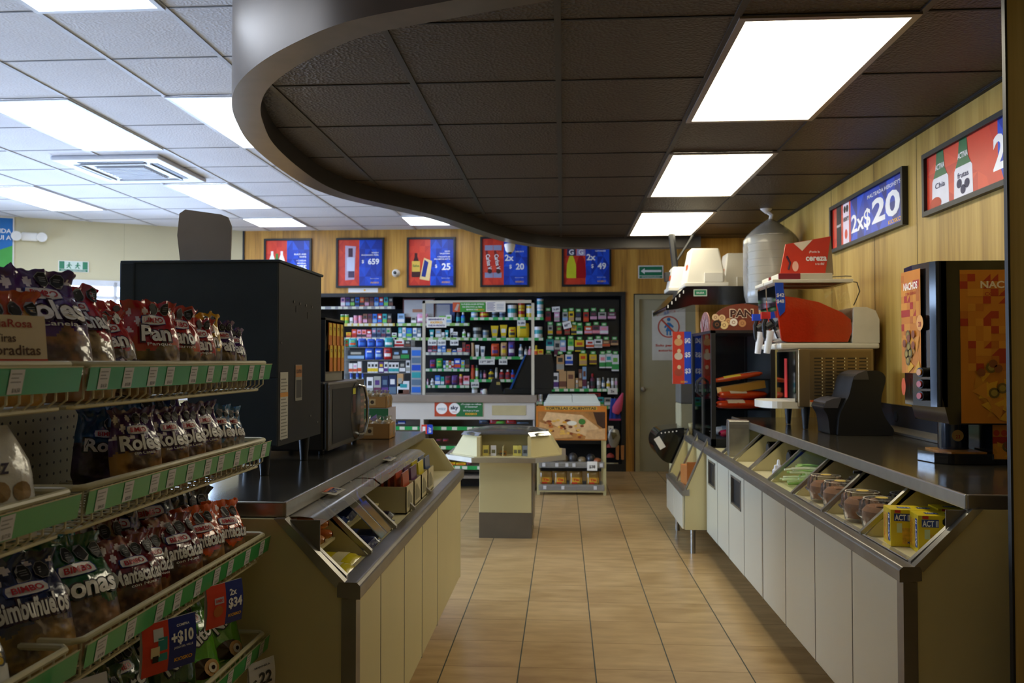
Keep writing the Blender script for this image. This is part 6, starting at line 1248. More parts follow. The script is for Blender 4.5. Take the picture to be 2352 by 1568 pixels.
# ================================================================ products
def solid(mb, kind, w, h, m, m2, m3, d_=None):
    """one small product standing at the local origin; front faces -y"""
    d_ = d_ or min(.06, w)
    if kind == 'box':
        mb.box((-w/2, 0, 0), (w/2, d_, h), m); mb.box((-w/2-.0004, -.0006, h*.1), (w/2+.0004, 0, h*.42), m2); mb.box((-w*.32, -.001, h*.55), (w*.32, 0, h*.8), m3)
    elif kind == 'can':
        mb.lathe([(w/2, 0), (w/2, h*.35), (w/2+.0005, h*.35), (w/2+.0005, h*.72), (w/2, h*.72), (w/2, h*.93), (w/2*1.03, h*.93), (w/2*1.03, h)], m, c=(0, w/2, 0), n=14, mfn=lambda i: (m, m, m2, m, m, m3, m3)[min(i, 6)])
    elif kind == 'bottle':
        mb.lathe([(w/2*.95, 0), (w/2, h*.05), (w/2, h*.18), (w/2, h*.5), (w/2*.95, h*.62), (w/2*.45, h*.75), (w/2*.45, h*.8), (w/2*.5, h*.8), (w/2*.5, h)], m, c=(0, w/2, 0), n=12, mfn=lambda i: (m, m, m2, m, m, m, m3, m3)[min(i, 7)])
    elif kind == 'spray':
        mb.lathe([(w/2, 0), (w/2, h*.2), (w/2, h*.6), (w/2, h*.78), (w/2*.8, h*.82), (w/2*.8, h)], m, c=(0, w/2, 0), n=12, mfn=lambda i: (m, m2, m, m3, m3)[min(i, 4)])
    elif kind == 'tube':
        mb.prism([(-w*.3, 0), (w*.3, 0), (w*.32, h*.15), (w/2, h), (-w/2, h), (-w*.32, h*.15)], 'y', 0, d_*.6, m); mb.box((-w*.3, -.0006, 0), (w*.3, d_*.6, h*.14), m3); mb.box((-w*.3, -.001, h*.4), (w*.3, 0, h*.7), m2)
    elif kind == 'pouch':
        n = 6; mb.grid(lambda a, b: ((a-.5)*w*(1-.12*abs(2*b-1)**4), -d_*.4*max(0, 1-(2*a-1)**4)*max(0, 1-(2*b-1)**6), b*h), 8, 8, m, lambda a, b: m2 if .25 < b < .55 and .15 < a < .85 else (m3 if .65 < b < .8 and .2 < a < .8 else m)); mb.add([(-w/2*.9, .002, 0), (w/2*.9, .002, 0), (w/2*.9, .002, h), (-w/2*.9, .002, h)], [(3, 2, 1, 0)], m)
CN = {'#d9a0c0': 'pink', '#e8e8ea': 'white', '#2f6fd0': 'blue', '#1e4fc0': 'blue', '#2e9a4a': 'green', '#e0c020': 'yellow', '#d05020': 'orange', '#b02020': 'red', '#5a3a80': 'purple', '#7a5040': 'brown', '#303438': 'black', '#5f7890': 'grey blue', '#30a0a8': 'teal', '#a8a8a0': 'grey', '#c8a070': 'tan', '#20305a': 'navy', '#7ac050': 'light green', '#e890a0': 'rose', '#8ab0d8': 'pale blue', '#68304a': 'maroon'}
W_, PK, BL, DB, GR, YE, OR, RE, PU, BR, BK, GB, TE, GY, TN, NV, LG, RO, PB_, MA = '#e8e8ea', '#d9a0c0', '#2f6fd0', '#1e4fc0', '#2e9a4a', '#e0c020', '#d05020', '#b02020', '#5a3a80', '#7a5040', '#303438', '#5f7890', '#30a0a8', '#a8a8a0', '#c8a070', '#20305a', '#7ac050', '#e890a0', '#8ab0d8', '#68304a'
_S = {}
def item(kind, x, y, z, w, h, c, c2, c3, label, noun, group, lay=0):
    key = (kind, round(w*200), round(h*100), c, c2, c3)
    if key in _S: o = _S[key].copy(); COL.objects.link(o)
    else:
        q = MB(); solid(q, kind, w, h, mat(c, .35), mat(c2, .4), mat(c3, .4)); o = q.build({'box': 'carton', 'can': 'can', 'bottle': 'bottle', 'spray': 'spray_can', 'tube': 'cream_tube', 'pouch': 'pouch'}[kind]); _S[key] = o
    o.location = (x, y, z); tag(o, label, noun, group); return o
def row(spec, v_base, Y, where, group, noun=None, gap=0):
    """spec: list of (kind, u0, u1, v_top, colours) standing on the line v_base at depth Y"""
    cnt = {}; tot = {}
    for s in spec: k = (CN[s[4][0]], s[0]); tot[k] = tot.get(k, 0)+1
    for s in spec:
        kind, u0, u1, vt, cs = s; a, b = at(u0, v_base, Y), at(u1, vt, Y); k = (CN[cs[0]], kind); cnt[k] = cnt.get(k, 0)+1
        nn_ = noun or {'box': 'carton', 'can': 'can', 'bottle': 'bottle', 'spray': 'spray can', 'tube': 'cream tube', 'pouch': 'bag'}[kind]
        l = '%s %s with %s print %s' % (CN[cs[0]], nn_, CN[cs[1]], where) if tot[k] == 1 else '%s %s %s from the left %s' % (ORD[cnt[k]-1], CN[cs[0]], nn_, where)
        item(kind, (a.x+b.x)/2, Y, a.z, (b.x-a.x)*.96, b.z-a.z, cs[0], cs[1], cs[2], l, nn_, group)
def shelf(name, label, u0, u1, v, Y, depth, n=8, colm=None, seedv=1, tagm=None):
    a, b = at(u0, v, Y), at(u1, v, Y); t = thing(name, label, 'shelf', (a.x, Y, a.z)); L = b.x-a.x
    MB().box((0, .0, -.015), (L, depth, 0), M_BLACK).build('board', t)
    q = MB(); strip(q, frame((0, -.003, -.036), (1, 0, 0), (0, 0, 1)), 0, L, .036, n, base=colm or M_GREEN, tagm=tagm or M_STRIPW, seedv=seedv); q.build('price_channel', t)
    return a.z
# --- tobacco rack, three rows
mgs = mat('#8f9094', .4); mys = mat('#c9b45a', .4)
cig = [(PK, W_, PU), (PU, PB_, BK), (BK, LG, GY), (BL, NV, BK), (OR, BK, TN), (BR, PK, BK), (MA, BR, BK), (BL, PB_, NV), (RE, BL, W_), (TE, LG, NV), (BK, BR, GY)]
def cigs(u0, u1, v0, v1, n, sh, where, cols=None):
    cs = cols or cig; return [('box', u0+(u1-u0)*k/n+.6, u0+(u1-u0)*(k+1)/n-.6, v0, cs[(k+sh) % len(cs)]) for k in range(n)]
shelf('product_shelf', 'top shelf of the black tobacco rack with grey price strip', 737, 907, 703.5, YS, DEP, 10, mgs, 1)
row(cigs(782, 903, 681.5, 703, 11, 0, ''), 703.5, YS+.01, 'on the top shelf of the tobacco rack', 'packs in the tobacco rack', 'cigarette pack')
shelf('product_shelf', 'second shelf of the black tobacco rack with yellowish price strip', 737, 907, 742.5, YS, DEP, 12, mys, 2)
row([('can', 781, 790, 722, (GR, YE, W_)), ('can', 791, 800, 722, (LG, YE, W_)), ('box', 803, 810, 729, (W_, GY, W_)), ('can', 811, 821, 723, (PK, RO, BK)), ('can', 822, 832, 723, (RO, PK, BK))]+cigs(833, 900, 720.5, 742, 6, 5, ''), 742.5, YS+.01, 'on the second shelf of the tobacco rack', 'packs in the tobacco rack')
shelf('product_shelf', 'third shelf of the black tobacco rack', 780, 907, 775, YS, DEP, 10, mgs, 3)
row([('box', 795, 806, 763, (YE, RE, OR)), ('box', 808, 819, 756, (OR, RE, PK)), ('box', 820, 830, 757, (PK, BK, OR)), ('box', 831, 841, 757, (RO, BK, OR)), ('box', 842, 853, 757, (RE, PK, W_)), ('box', 854, 864, 753, (GB, NV, PK)), ('box', 865, 875, 753, (GB, NV, MA)), ('box', 876, 886, 753, (GB, MA, NV)), ('box', 887, 897, 753, (GY, NV, GR)), ('box', 900, 911, 764, (W_, LG, BK))], 775, YS+.01, 'on the third shelf of the tobacco rack', 'packs in the tobacco rack')
for u0, u1, vt in ((737, 757, 679), (760, 776, 684)): pass
# --- acrylic merchandiser on the counter
YM = 8.72
t = thing('acrylic_merchandiser', 'clear acrylic shelf rack on the cashier counter left of the screen', 'rack', (0, YM, .981)); a = at(792, 780, YM); b = at(945, 780, YM)
q = MB(); hz = a.z-.981+.0
for x in (a.x, b.x): q.box((x-.003, 0, 0), (x+.003, .2, hz), M_ACRYW)
for v in (797, 826, 856): z = at(800, v, YM).z-.981; q.box((a.x, 0, z-.006), (b.x, .2, z), M_ACRYW)
q.build('rack', t)
row([('box', 793, 800, 778, (GR, OR, RE)), ('pouch', 801, 821, 777, (TE, OR, LG)), ('pouch', 822, 842, 777, (DB, BL, NV)), ('pouch', 843, 862, 778, (DB, BL, NV)), ('pouch', 863, 882, 777, (DB, BL, NV)), ('pouch', 883, 904, 775, (TE, W_, TE)), ('box', 906, 928, 780, (W_, RE, RE)), ('box', 930, 943, 781, (BK, BR, GY))], 797, YM+.02, 'on the top level of the acrylic rack', 'goods in the acrylic rack')
row([('box', 798, 837, 804, (BK, PB_, GY)), ('pouch', 838, 860, 799, (DB, BL, W_)), ('pouch', 861, 880, 799, (DB, PB_, W_)), ('pouch', 881, 901, 797, (RE, W_, MA)), ('box', 902, 919, 804, (BK, GY, PB_)), ('box', 920, 940, 799, (BK, GR, PB_))], 825.5, YM+.02, 'on the second level of the acrylic rack', 'goods in the acrylic rack')
row([('box', 801, 810, 834, (W_, OR, W_)), ('box', 811, 820, 834, (W_, OR, PK)), ('box', 821, 830, 830, (W_, OR, W_)), ('box', 844, 852, 831, (W_, YE, BK)), ('box', 852, 860, 831, (W_, YE, BK)), ('box', 860, 868, 831, (W_, YE, BK)), ('box', 870, 881, 831, (PU, W_, YE)), ('box', 882, 891, 831, (W_, PU, BK)), ('box', 892, 900, 832, (W_, TE, BK)), ('box', 900, 908, 832, (W_, TE, BK)), ('box', 908, 916, 832, (W_, TE, BK)), ('box', 917, 931, 830, (BK, W_, GY)), ('box', 932, 942, 826, (W_, GY, BK))], 855.5, YM+.02, 'on the third level of the acrylic rack', 'goods in the acrylic rack')
row([('bottle', 798, 812, 856, (PB_, BL, DB)), ('bottle', 813, 826, 857, (PB_, BL, DB)), ('bottle', 827, 837, 856, (PB_, W_, DB)), ('box', 842, 857, 866, (W_, GY, BK)), ('box', 858, 875, 864, (GY, MA, PU)), ('box', 876, 892, 863, (NV, PU, GB)), ('box', 893, 910, 861, (NV, GB, W_)), ('box', 912, 926, 858, (TN, W_, GY)), ('box', 914, 940, 875, (W_, BR, TE))], 908.3, YM+.0, 'at the bottom of the acrylic rack', 'goods at the bottom of the acrylic rack')
t = thing('card_stand', 'tall clear stand of blue phone cards beside the counter screen', 'stand', (at(956, 800, 8.62).x, 8.62, .981)); hh = at(956, 797, 8.62).z-.981
q = MB(); q.box((-.055, .004, 0), (.055, .02, hh), mat('#a9adb4', .3)); q.build('back', t)
for k, c in enumerate((BL, GB, TE, DB, GB, BL)): MB().box((-.047, 0, .02+k*hh*.155), (.047, .004, .02+k*hh*.155+hh*.12), mat(c, .4)).build('phone_card', t)
# --- middle section behind the screen
def dep(l, a_, **k): return a_
shelf('product_shelf', 'highest green edged shelf of the middle section', 911, 1078, 742, YS, DEP, 9, mat('#86b35c', .4), 11)
row([('box', 913, 929, 720, (PB_, W_, GB)), ('box', 944, 956, 727, (GY, W_, BK)), ('pouch', 957, 984, 720, (PK, W_, RO)), ('box', 1008, 1022, 725, (LG, W_, GY)), ('box', 1024, 1037, 723, (W_, PB_, LG)), ('spray', 1047, 1056, 718, (NV, TE, BK)), ('bottle', 1058, 1068, 717, (BL, TE, W_))], 742, YS+.01, 'on the highest shelf of the middle section', 'goods on the middle shelves')
shelf('product_shelf', 'second green edged shelf of the middle section', 911, 1078, 775, YS, DEP, 9, mat('#86b35c', .4), 12)
row([('box', 915, 923, 752, (TE, W_, PB_)), ('box', 924, 932, 752, (W_, PB_, GY)), ('box', 933, 946, 753, (BL, LG, TE)), ('box', 948, 957, 753, (W_, GB, PB_)), ('box', 958, 967, 753, (GB, W_, GY)), ('tube', 986, 997, 757, (TE, W_, W_)), ('box', 1000, 1013, 756, (GY, W_, PB_)), ('box', 1014, 1021, 763, (W_, GY, W_)), ('tube', 1022, 1030, 758, (TE, W_, W_)), ('box', 1034, 1041, 754, (W_, GY, W_)), ('box', 1035, 1051, 762, (W_, NV, GY)), ('bottle', 1061, 1070, 756, (W_, LG, GY)), ('can', 1073, 1080, 764, (GY, W_, GY))], 775, YS+.012, 'on the second shelf of the middle section', 'goods on the middle shelves')
shelf('product_shelf', 'third, pale edged shelf of the middle section', 975, 1078, 808.5, YS, DEP, 8, mgs, 13)
row([('box', 983, 992, 795, (MA, PK, BK)), ('box', 993, 1003, 793, (RE, GB, BK)), ('box', 1005, 1013, 793, (PB_, W_, BL)), ('box', 1014, 1024, 793, (BL, PB_, W_)), ('box', 1026, 1036, 801, (TN, YE, OR)), ('box', 1038, 1049, 802, (NV, BL, W_)), ('box', 1050, 1061, 799, (W_, RO, GY)), ('box', 1062, 1069, 786, (BR, RE, MA)), ('box', 1070, 1079, 791, (RE, MA, BK))], 808.5, YS+.01, 'on the third shelf of the middle section', 'goods on the middle shelves')
shelf('product_shelf', 'fourth green edged shelf of the middle section', 978, 1078, 846, YS, DEP, 8, None, 14)
row([('pouch', 987, 1001, 826, (PU, RE, BK)), ('pouch', 1002, 1017, 823, (GR, LG, YE)), ('box', 1018, 1023, 828, (BL, W_, NV)), ('box', 1024, 1030, 828, (W_, LG, GY)), ('box', 1031, 1036, 828, (OR, W_, GR)), ('box', 1037, 1042, 829, (W_, RE, GY)), ('box', 1043, 1058, 823, (DB, OR, W_)), ('box', 1059, 1067, 827, (PB_, LG, YE)), ('box', 1068, 1078, 824, (BK, BR, BK))], 846, YS+.01, 'on the fourth shelf of the middle section', 'goods on the middle shelves')
shelf('product_shelf', 'fifth green edged shelf of the middle section', 978, 1078, 884, YS, DEP, 8, None, 15)
row([('bottle', 980, 984, 870, (PK, W_, RO)), ('bottle', 988, 997, 869, (W_, GY, W_)), ('box', 999, 1011, 862, (BL, W_, PB_)), ('box', 1012, 1020, 865, (TE, W_, GR)), ('pouch', 1022, 1036, 863, (MA, RE, BK)), ('pouch', 1037, 1052, 862, (PU, MA, PU)), ('spray', 1054, 1062, 859, (RO, RE, YE)), ('box', 1064, 1078, 863, (RO, W_, RE))], 884, YS+.01, 'on the fifth shelf of the middle section', 'goods on the middle shelves')
t = thing('framed_notice', 'white notice in a dark red frame behind the middle shelves', 'notice', (at(962, 708, 10.2).x, 10.2, at(962, 708, 10.2).z)); q = MB(); q.box((-.2, 0, -.12), (.2, .012, .12), mat('#5a1f1c')); q.build('frame', t); q = MB(); q.box((-.185, -.003, -.105), (.185, 0, .105), mat('#b9b9bc')); q.box((-.08, -.004, -.05), (.09, -.003, -.01), mat('#a8745a')); q.build('sheet', t)
t = thing('framed_notice', 'overlapping blue and white sheets behind the counter screen', 'notice', (at(1015, 714, 10.22).x, 10.22, at(1015, 714, 10.22).z)); q = MB(); q.box((-.14, 0, -.12), (.16, .01, .13), mat('#3a4f86')); q.box((-.12, -.003, -.13), (.1, 0, .08), mat('#a8a8b4')); q.build('sheet', t)
# --- right section behind the screen
G2 = mat('#3fae5c', .4)
for v, n, l in ((728.5, 9, 'highest'), (775.5, 9, 'second'), (818.5, 8, 'third')): shelf('product_shelf', '%s green edged shelf of the section beside the hanging packs' % l, 1080, 1248, v, YS, DEP, n, G2, int(v))
shelf('product_shelf', 'fourth green edged shelf of the section beside the hanging packs, behind the register', 1080, 1180, 870.5, YS, DEP, 5, G2, 20)
row([('can', 1081, 1097, 716, (PB_, W_, TE)), ('can', 1101, 1122, 716, (RE, YE, OR)), ('can', 1129, 1143, 717, (GB, BK, W_)), ('can', 1146, 1160, 717, (GB, NV, W_)), ('can', 1165, 1187, 700, (W_, TE, W_)), ('can', 1190, 1205, 708, (YE, RE, OR)), ('can', 1208, 1228, 700, (YE, W_, PB_)), ('can', 1233, 1248, 707, (W_, TE, PB_))], 728.5, YS+.02, 'on the highest shelf right of the banners', 'cans on the right shelves')
for u0, u1, v0, v1, cs, l in ((1233, 1248, 685, 706.5, (W_, TE, BL), 'white can with blue lid stacked on top at the right end of the highest shelf'), (1190, 1205, 688, 707.5, (YE, RE, OR), 'yellow can stacked on another yellow can on the highest shelf')):
    a, b = at(u0, v1, YS+.02), at(u1, v0, YS+.02); item('can', (a.x+b.x)/2, YS+.02, a.z, b.x-a.x, b.z-a.z, *cs, l, 'can', 'cans on the right shelves')
row([('can', 1085, 1105, 752, (GY, BK, GY)), ('can', 1108, 1122, 757, (GY, GB, BK)), ('tube', 1127, 1145, 748, (YE, GY, GY)), ('tube', 1148, 1165, 746, (YE, W_, GY)), ('pouch', 1168, 1185, 751, (YE, BK, RE)), ('pouch', 1187, 1216, 742, (YE, YE, GR)), ('can', 1226, 1246, 750, (W_, TE, W_))], 775.5, YS+.02, 'on the second shelf right of the banners', 'goods on the right shelves')
row([('can', 1082, 1089, 787, (TN, TN, TN)), ('tube', 1091, 1101, 792, (W_, GY, W_)), ('tube', 1103, 1114, 795, (W_, GB, W_)), ('pouch', 1128, 1147, 789, (OR, PU, RE)), ('pouch', 1150, 1165, 786, (TN, YE, PU)), ('pouch', 1167, 1183, 784, (PU, W_, DB)), ('bottle', 1191, 1201, 790, (W_, GB, PB_)), ('bottle', 1204, 1212, 796, (GY, W_, BK)), ('bottle', 1213, 1221, 795, (RO, PK, W_)), ('bottle', 1227, 1236, 793, (YE, OR, YE)), ('box', 1235, 1248, 802, (YE, TN, OR))], 818.5, YS+.02, 'on the third shelf right of the banners', 'goods on the right shelves')
row([('spray', 1081, 1090, 838, (OR, OR, RE)), ('spray', 1092, 1099, 838, (LG, W_, BK)), ('spray', 1102, 1108, 850, (NV, GB, BK)), ('spray', 1110, 1117, 850, (MA, RO, BK)), ('bottle', 1121, 1134, 848, (YE, BK, NV)), ('spray', 1137, 1143, 844, (GY, W_, GY)), ('bottle', 1146, 1158, 849, (RE, MA, W_)), ('bottle', 1160, 1172, 849, (RE, MA, W_)), ('bottle', 1173, 1182, 849, (DB, RE, BL))], 870.5, YS+.02, 'on the fourth shelf right of the banners', 'goods on the right shelves')
row([('can', 1083, 1096, 890, (GY, W_, GR)), ('spray', 1103, 1110, 893, (W_, PK, PU)), ('spray', 1112, 1119, 893, (PK, W_, RO)), ('bottle', 1201, 1210, 893, (RO, W_, PK)), ('bottle', 1212, 1217, 894, (W_, TE, GY))], 908.3, 8.95, 'on the counter behind the screen', 'small things behind the screen')
shelf('product_shelf', 'small low shelf right of the cashier counter behind the warmer box', 1227, 1248, 922, YS, DEP, 2, G2, 31)
row([('bottle', 1230, 1239, 893, (PK, W_, GY)), ('bottle', 1239, 1247, 893, (W_, GY, W_))], 922, YS+.02, 'on the small low shelf right of the cashier counter', 'bottles on the small low shelf')
# --- hanging packs on the black peg wall
YP = 10.25; MGT = mat('#46a852', .4)
o = MB().box((-.235, YP+.10, .3), (OX1-.052, YP+.12, 2.1), M_BLACK).build('peg_wall'); tag(o, 'black peg wall panel carrying the hanging packs', 'panel')
def hang(u, vt, vb, w, c, c2, c3, l):
    a = at(u, vt, YP); zb = at(u, vb, YP).z; ww = w*10.2/1900/1.0; t = thing('hanging_pack', l, 'hanging pack', (a.x, YP, a.z), group='packs hanging on the black peg wall')
    q = MB(); q.tube([(0, .1, .0), (0, -.03, .0), (0, -.035, .008)], .0025, M_STEEL, n=5); q.build('hook', t)
    q = MB(); q.box((-.03, -.04, -.008), (.03, -.037, .03), MGT); q.box((-.018, -.041, .0), (.018, -.04, .022), mat('#c9d8bc')); q.build('price_tag', t)
    q = MB(); zt = -.01; zz = zb-a.z; solid(q, 'box', ww, zt-zz, mat(c, .4), mat(c2, .4), mat(c3, .4), .02); q.v = [(x, y-.02, z+zz) for x, y, z in q.v]; q.build('packet', t)
H1 = [(1259, 738, 12, MA, RE, BK), (1279, 738, 12, PK, GY, W_), (1298, 738, 12, GY, PB_, BK), (1312, 738, 12, YE, TN, BK), (1328, 738, 12, BK, GY, NV), (1346, 739, 12, RE, OR, BK), (1363, 735, 15, BK, PK, MA), (1383, 733, 18, GY, PK, BK), (1405, 733, 18, MA, PK, GY)]
H2 = [(1264, 768, 11, GY, YE, BK), (1284, 768, 11, BR, OR, LG), (1303, 768, 12, RE, BR, BK), (1318, 768, 12, YE, BK, TN), (1331, 768, 13, GR, W_, BK), (1351, 767, 17, OR, PK, W_), (1369, 767, 17, MA, RO, BK), (1387, 767, 19, PK, W_, RO)]
H3 = [(1263, 806, 17, TE, W_, NV), (1280, 818, 14, GY, MA, BK), (1293, 808, 13, PB_, PK, W_), (1311, 806, 13, LG, W_, GR), (1331, 807, 21, YE, BK, OR), (1355, 799, 18, W_, OR, RE), (1374, 798, 18, W_, GY, BK), (1392, 796, 17, BR, OR, TN), (1411, 793, 17, BR, TN, BK)]
H4 = [(1260, 838, 14, GY, W_, TN), (1287, 852, 17, TN, GY, BK), (1307, 838, 17, W_, DB, BL), (1339, 839, 17, YE, TN, OR), (1362, 836, 16, YE, BR, TN), (1384, 845, 15, W_, GR, RO), (1398, 845, 15, W_, GR, TE), (1413, 852, 16, W_, GR, LG)]
for r_, (vt, H__) in enumerate(((713, H1), (745, H2), (777, H3), (810, H4))):
    for k, (u, vb, w, c, c2, c3) in enumerate(H__):
        hang(u, vt+(2 if k % 3 else 0), vb, w, c, c2, c3, '%s hanging pack, %s from the left in the %s row of the peg wall' % (CN[c], ORD[k], ['top', 'second', 'third', 'fourth'][r_]))
for i, (u0, v0, u1, v1) in enumerate(((1268, 704, 1286, 716), (1293, 738, 1312, 754))): o = pl('price_card', ['white offer card in the top row of the peg wall', 'tilted white offer card in the second row of the peg wall'][i], 'price card', u0, v0, u1, v1, YP-.06, t_([(['2x $99', '60°°'][i], 0, 0, .35, .7, mat('#2a2c50'))])); o.rotation_euler = (0, [-.05, -.25][i], 0)
shelf('product_shelf', 'green edged shelf under the hanging packs', 1250, 1420, 892, YS, .3, 9, G2, 33, mat('#e0e4d8'))
row([('box', 1252, 1267, 856, (W_, TE, BK)), ('box', 1268, 1283, 856, (W_, PU, BK)), ('box', 1284, 1301, 852, (TN, BR, TN)), ('box', 1302, 1320, 852, (TN, TN, BR)), ('box', 1322, 1328, 868, (TN, GY, W_)), ('box', 1329, 1337, 848, (BR, TN, GY)), ('box', 1338, 1347, 842, (PB_, MA, BR)), ('box', 1349, 1353, 876, (GY, W_, BK)), ('bottle', 1355, 1367, 858, (MA, BK, RE)), ('can', 1371, 1380, 868, (GY, W_, GY)), ('bottle', 1382, 1390, 866, (GB, W_, GY)), ('bottle', 1393, 1402, 868, (W_, YE, GY)), ('can', 1404, 1412, 868, (GY, W_, GY)), ('can', 1413, 1419, 868, (GY, PK, GY))], 892, YS+.012, 'on the shelf under the hanging packs', 'goods under the hanging packs')
pl('price_card', 'white offer card at the right end of the shelf under the hanging packs', 'price card', 1396, 891, 1418, 905, YS-.03, t_([('2x', 0, 0, .4, .4, M_INK)]))
shelf('product_shelf', 'low shelf behind the foam box at the right', 1380, 1420, 932, YS, .3, 3, G2, 35)
row([('box', 1352, 1380, 902, (RE, MA, BK))], 914, YS+.05, 'low behind the foam box', 'goods behind the foam box')
o = shelf('product_shelf', 'low shelf behind the warmer box', 1250, 1380, 915, YS+.03, .3, 5, M_BLACK, 36, M_BLACK)
row([('bottle', 1284, 1289, 905, (BL, W_, DB)), ('bottle', 1295, 1300, 905, (RO, W_, PK)), ('bottle', 1306, 1311, 905, (BL, W_, DB)), ('bottle', 1317, 1322, 905, (PB_, W_, DB)), ('bottle', 1345, 1353, 903, (GY, W_, GY))], 914.5, YS+.05, 'on the low shelf behind the warmer box', 'small bottles on the low shelf')
row([('box', 1372, 1387, 912, (TE, GR, BK)), ('box', 1388, 1404, 913, (GY, W_, BK))], 931.5, YS+.02, 'on the low shelf right of the foam box', 'goods on the low right shelf')
# --- toys and sandals hanging at the right end
def cloth(name, label, u0, v0, u1, v1, c, c2, Y, taper=.3):
    a, b = at(u0, v1, Y), at(u1, v0, Y); w, h = b.x-a.x, b.z-a.z; t = thing(name, label, 'hanging item', ((a.x+b.x)/2, Y, b.z)); q = MB()
    q.grid(lambda i, j: ((i-.5)*w*(1-taper+taper*j), -.02*math.sin(PI*i)-.006*math.sin(14*i), -h*j), 12, 8, mat(c, .7)); q.grid(lambda i, j: ((.5-i)*w*(1-taper+taper*j), .01, -h*j), 6, 6, mat(c, .7)); q.build('fabric', t, smooth='all')
    MB().box((-w/2, -.026, -h), (w/2, -.0, -h+.02), mat(c2, .7)).build('hem', t); MB().tube([(0, 0, -.005), (0, 10.06-Y, .01)], .004, M_STEEL).build('hook', t)
cloth('hanging_cloth', 'blue cloth with pink hem hanging at the right end of the peg wall', 1399, 915, 1426, 965, '#153a9a', '#a8386a', 9.98); 
q = MB(); a = at(1424, 920, 9.93); q.lathe([(0, -.17), (.05, -.16), (.075, -.1), (.055, -.02), (.025, .06), (.012, .1)], mat('#d0507a', .7), n=12, sx=.8, sy=.5); o = q.build('pink_sock', loc=(a.x, 9.93, a.z), smooth=True); o.rotation_euler = (0, .35, 0); tag(o, 'pink knitted sleeve hanging over the blue cloth', 'hanging item')
q = MB(); a = at(1410, 1000, 9.98); q.lathe([(.03, -.14), (.055, -.1), (.075, -.02), (.06, .06), (.03, .08)], mat('#a8a8a4', .3, .5), n=14, sy=.4); q.cyl((-.03, -.03, .0), (.03, -.03, .02), .05, mat('#6f6a50', .4), r1=.02, n=14); o = q.build('hanging_toy', loc=(a.x, 9.98, a.z), smooth=True); tag(o, 'silver and yellow toy pack hanging below the blue cloth', 'hanging item')
q = MB(); a = at(1424, 1038, 9.98); 
for dx in (-.03, .03): q.prism([(dx-.02, .08), (dx+.02, .08), (dx+.016, -.09), (dx-.016, -.09)], 'y', 0, .02, mat('#a8703a', .6))
o = q.build('hanging_gloves', loc=(a.x, 9.98, a.z)); tag(o, 'pair of tan gloves hanging lowest by the door jamb', 'hanging item')
for i, v in enumerate((1027, 1050)): a = at(1402, v, 10.05); o = MB().lathe([(0, 0), (.04, 0), (.035, .03), (.015, .05), (0, .055)], mat('#a8403a', .5), n=10, sx=1.2).build('red_toy', loc=(a.x, 10.05, a.z), smooth=True); tag(o, ['small red toy hanging right of the tortilla rack, upper', 'small red toy hanging right of the tortilla rack, lower'][i], 'hanging item')
shelf('product_shelf', 'pale low shelf beside the tortilla rack', 1392, 1420, 1062, 10.08, .3, 1, mat('#b9ad8a'), 40)
pl('price_card', 'white price card beside the tortilla rack poster', 'price card', 1397, 978, 1409, 992, 10.0, t_([('2x', 0, 0, .4, .5, M_INK)]))
# ================================================================ items on the shelves under the cashier counter
row([('pouch', 1100, 1125, 963, (NV, BK, GB)), ('pouch', 1124, 1147, 960, (RE, MA, BK)), ('pouch', 1134, 1160, 966, (LG, GR, LG)), ('pouch', 1162, 1186, 963, (RE, MA, RE)), ('pouch', 1187, 1215, 969, (GB, NV, BK))], 973.0, YC+.06, 'on the upper shelf under the cashier counter', 'snacks under the cashier counter')
row([('pouch', 983, 997, 1050, (MA, W_, RE)), ('pouch', 998, 1002, 1047, (LG, W_, GR)), ('pouch', 1003, 1010, 1047, (LG, W_, YE)), ('pouch', 1012, 1033, 1049, (RE, OR, MA)), ('box', 1022, 1046, 1062, (YE, RE, OR)), ('box', 1047, 1070, 1063, (YE, OR, RE)), ('pouch', 1072, 1084, 1060, (MA, BK, RE))], 1068, YC+.05, 'on the lowest shelf under the cashier counter', 'snacks under the cashier counter')
row([('pouch', 1002, 1015, 1008, (MA, BK, RE)), ('pouch', 1017, 1030, 1007, (MA, RE, BK))], 1013.5, YC+.06, 'on the middle shelf under the cashier counter', 'snacks under the cashier counter')
row([('box', 896, 912, 970, (NV, BL, GB)), ('box', 914, 930, 967, (DB, W_, NV))], 973, YC+.08, 'on the shelf under the left part of the cashier counter', 'snacks under the cashier counter')
# ================================================================ tortilla rack
t = thing('tortilla_rack', 'cream wire rack with a tortilla photo sign and two basket shelves', 'rack', (-.262, 8.28, 0)); RW, RD = .69, .45; mwr = mat('#b5ab7c', .4)
q = MB()
for x in (.015, RW-.015):
    for y in (.015, RD-.015): q.box((x-.014, y-.014, .0), (x+.014, y+.014, .88), mwr)
for z in (.56, .04, .30, .87): q.box((0, 0, z-.012), (RW, .02, z+.008), mwr); q.box((0, RD-.02, z-.012), (RW, RD, z+.008), mwr)
q.build('frame', t)
q = MB(); q.box((-.005, -.012, .545), (RW+.005, -.004, .885), mat('#c9782a', .4)); f = frame((0, -.0125, .545), (1, 0, 0), (0, 0, 1)); rnd = random.Random(12)
q.rect(f, .01, .005, RW-.01, .285, mat('#a8743c', .5, var=.3, scale=14), .0004)
for c, pts in (('#d9b484', [(.1, .28), (.45, .25), (.62, .12), (.5, .04), (.3, .09), (.06, .2)]), ('#c99a60', [(.03, .18), (.3, .1), (.36, .03), (.1, .01), (.02, .06)]), ('#3d2416', [(.56, .28), (.68, .28), (.68, .1), (.6, .16)]), ('#c9a070', [(.5, .1), (.68, .12), (.68, .01), (.48, .01)])): q.poly(f, pts, mat(c, .5, var=.15, scale=25), .0006+.0004*len(q.mats))
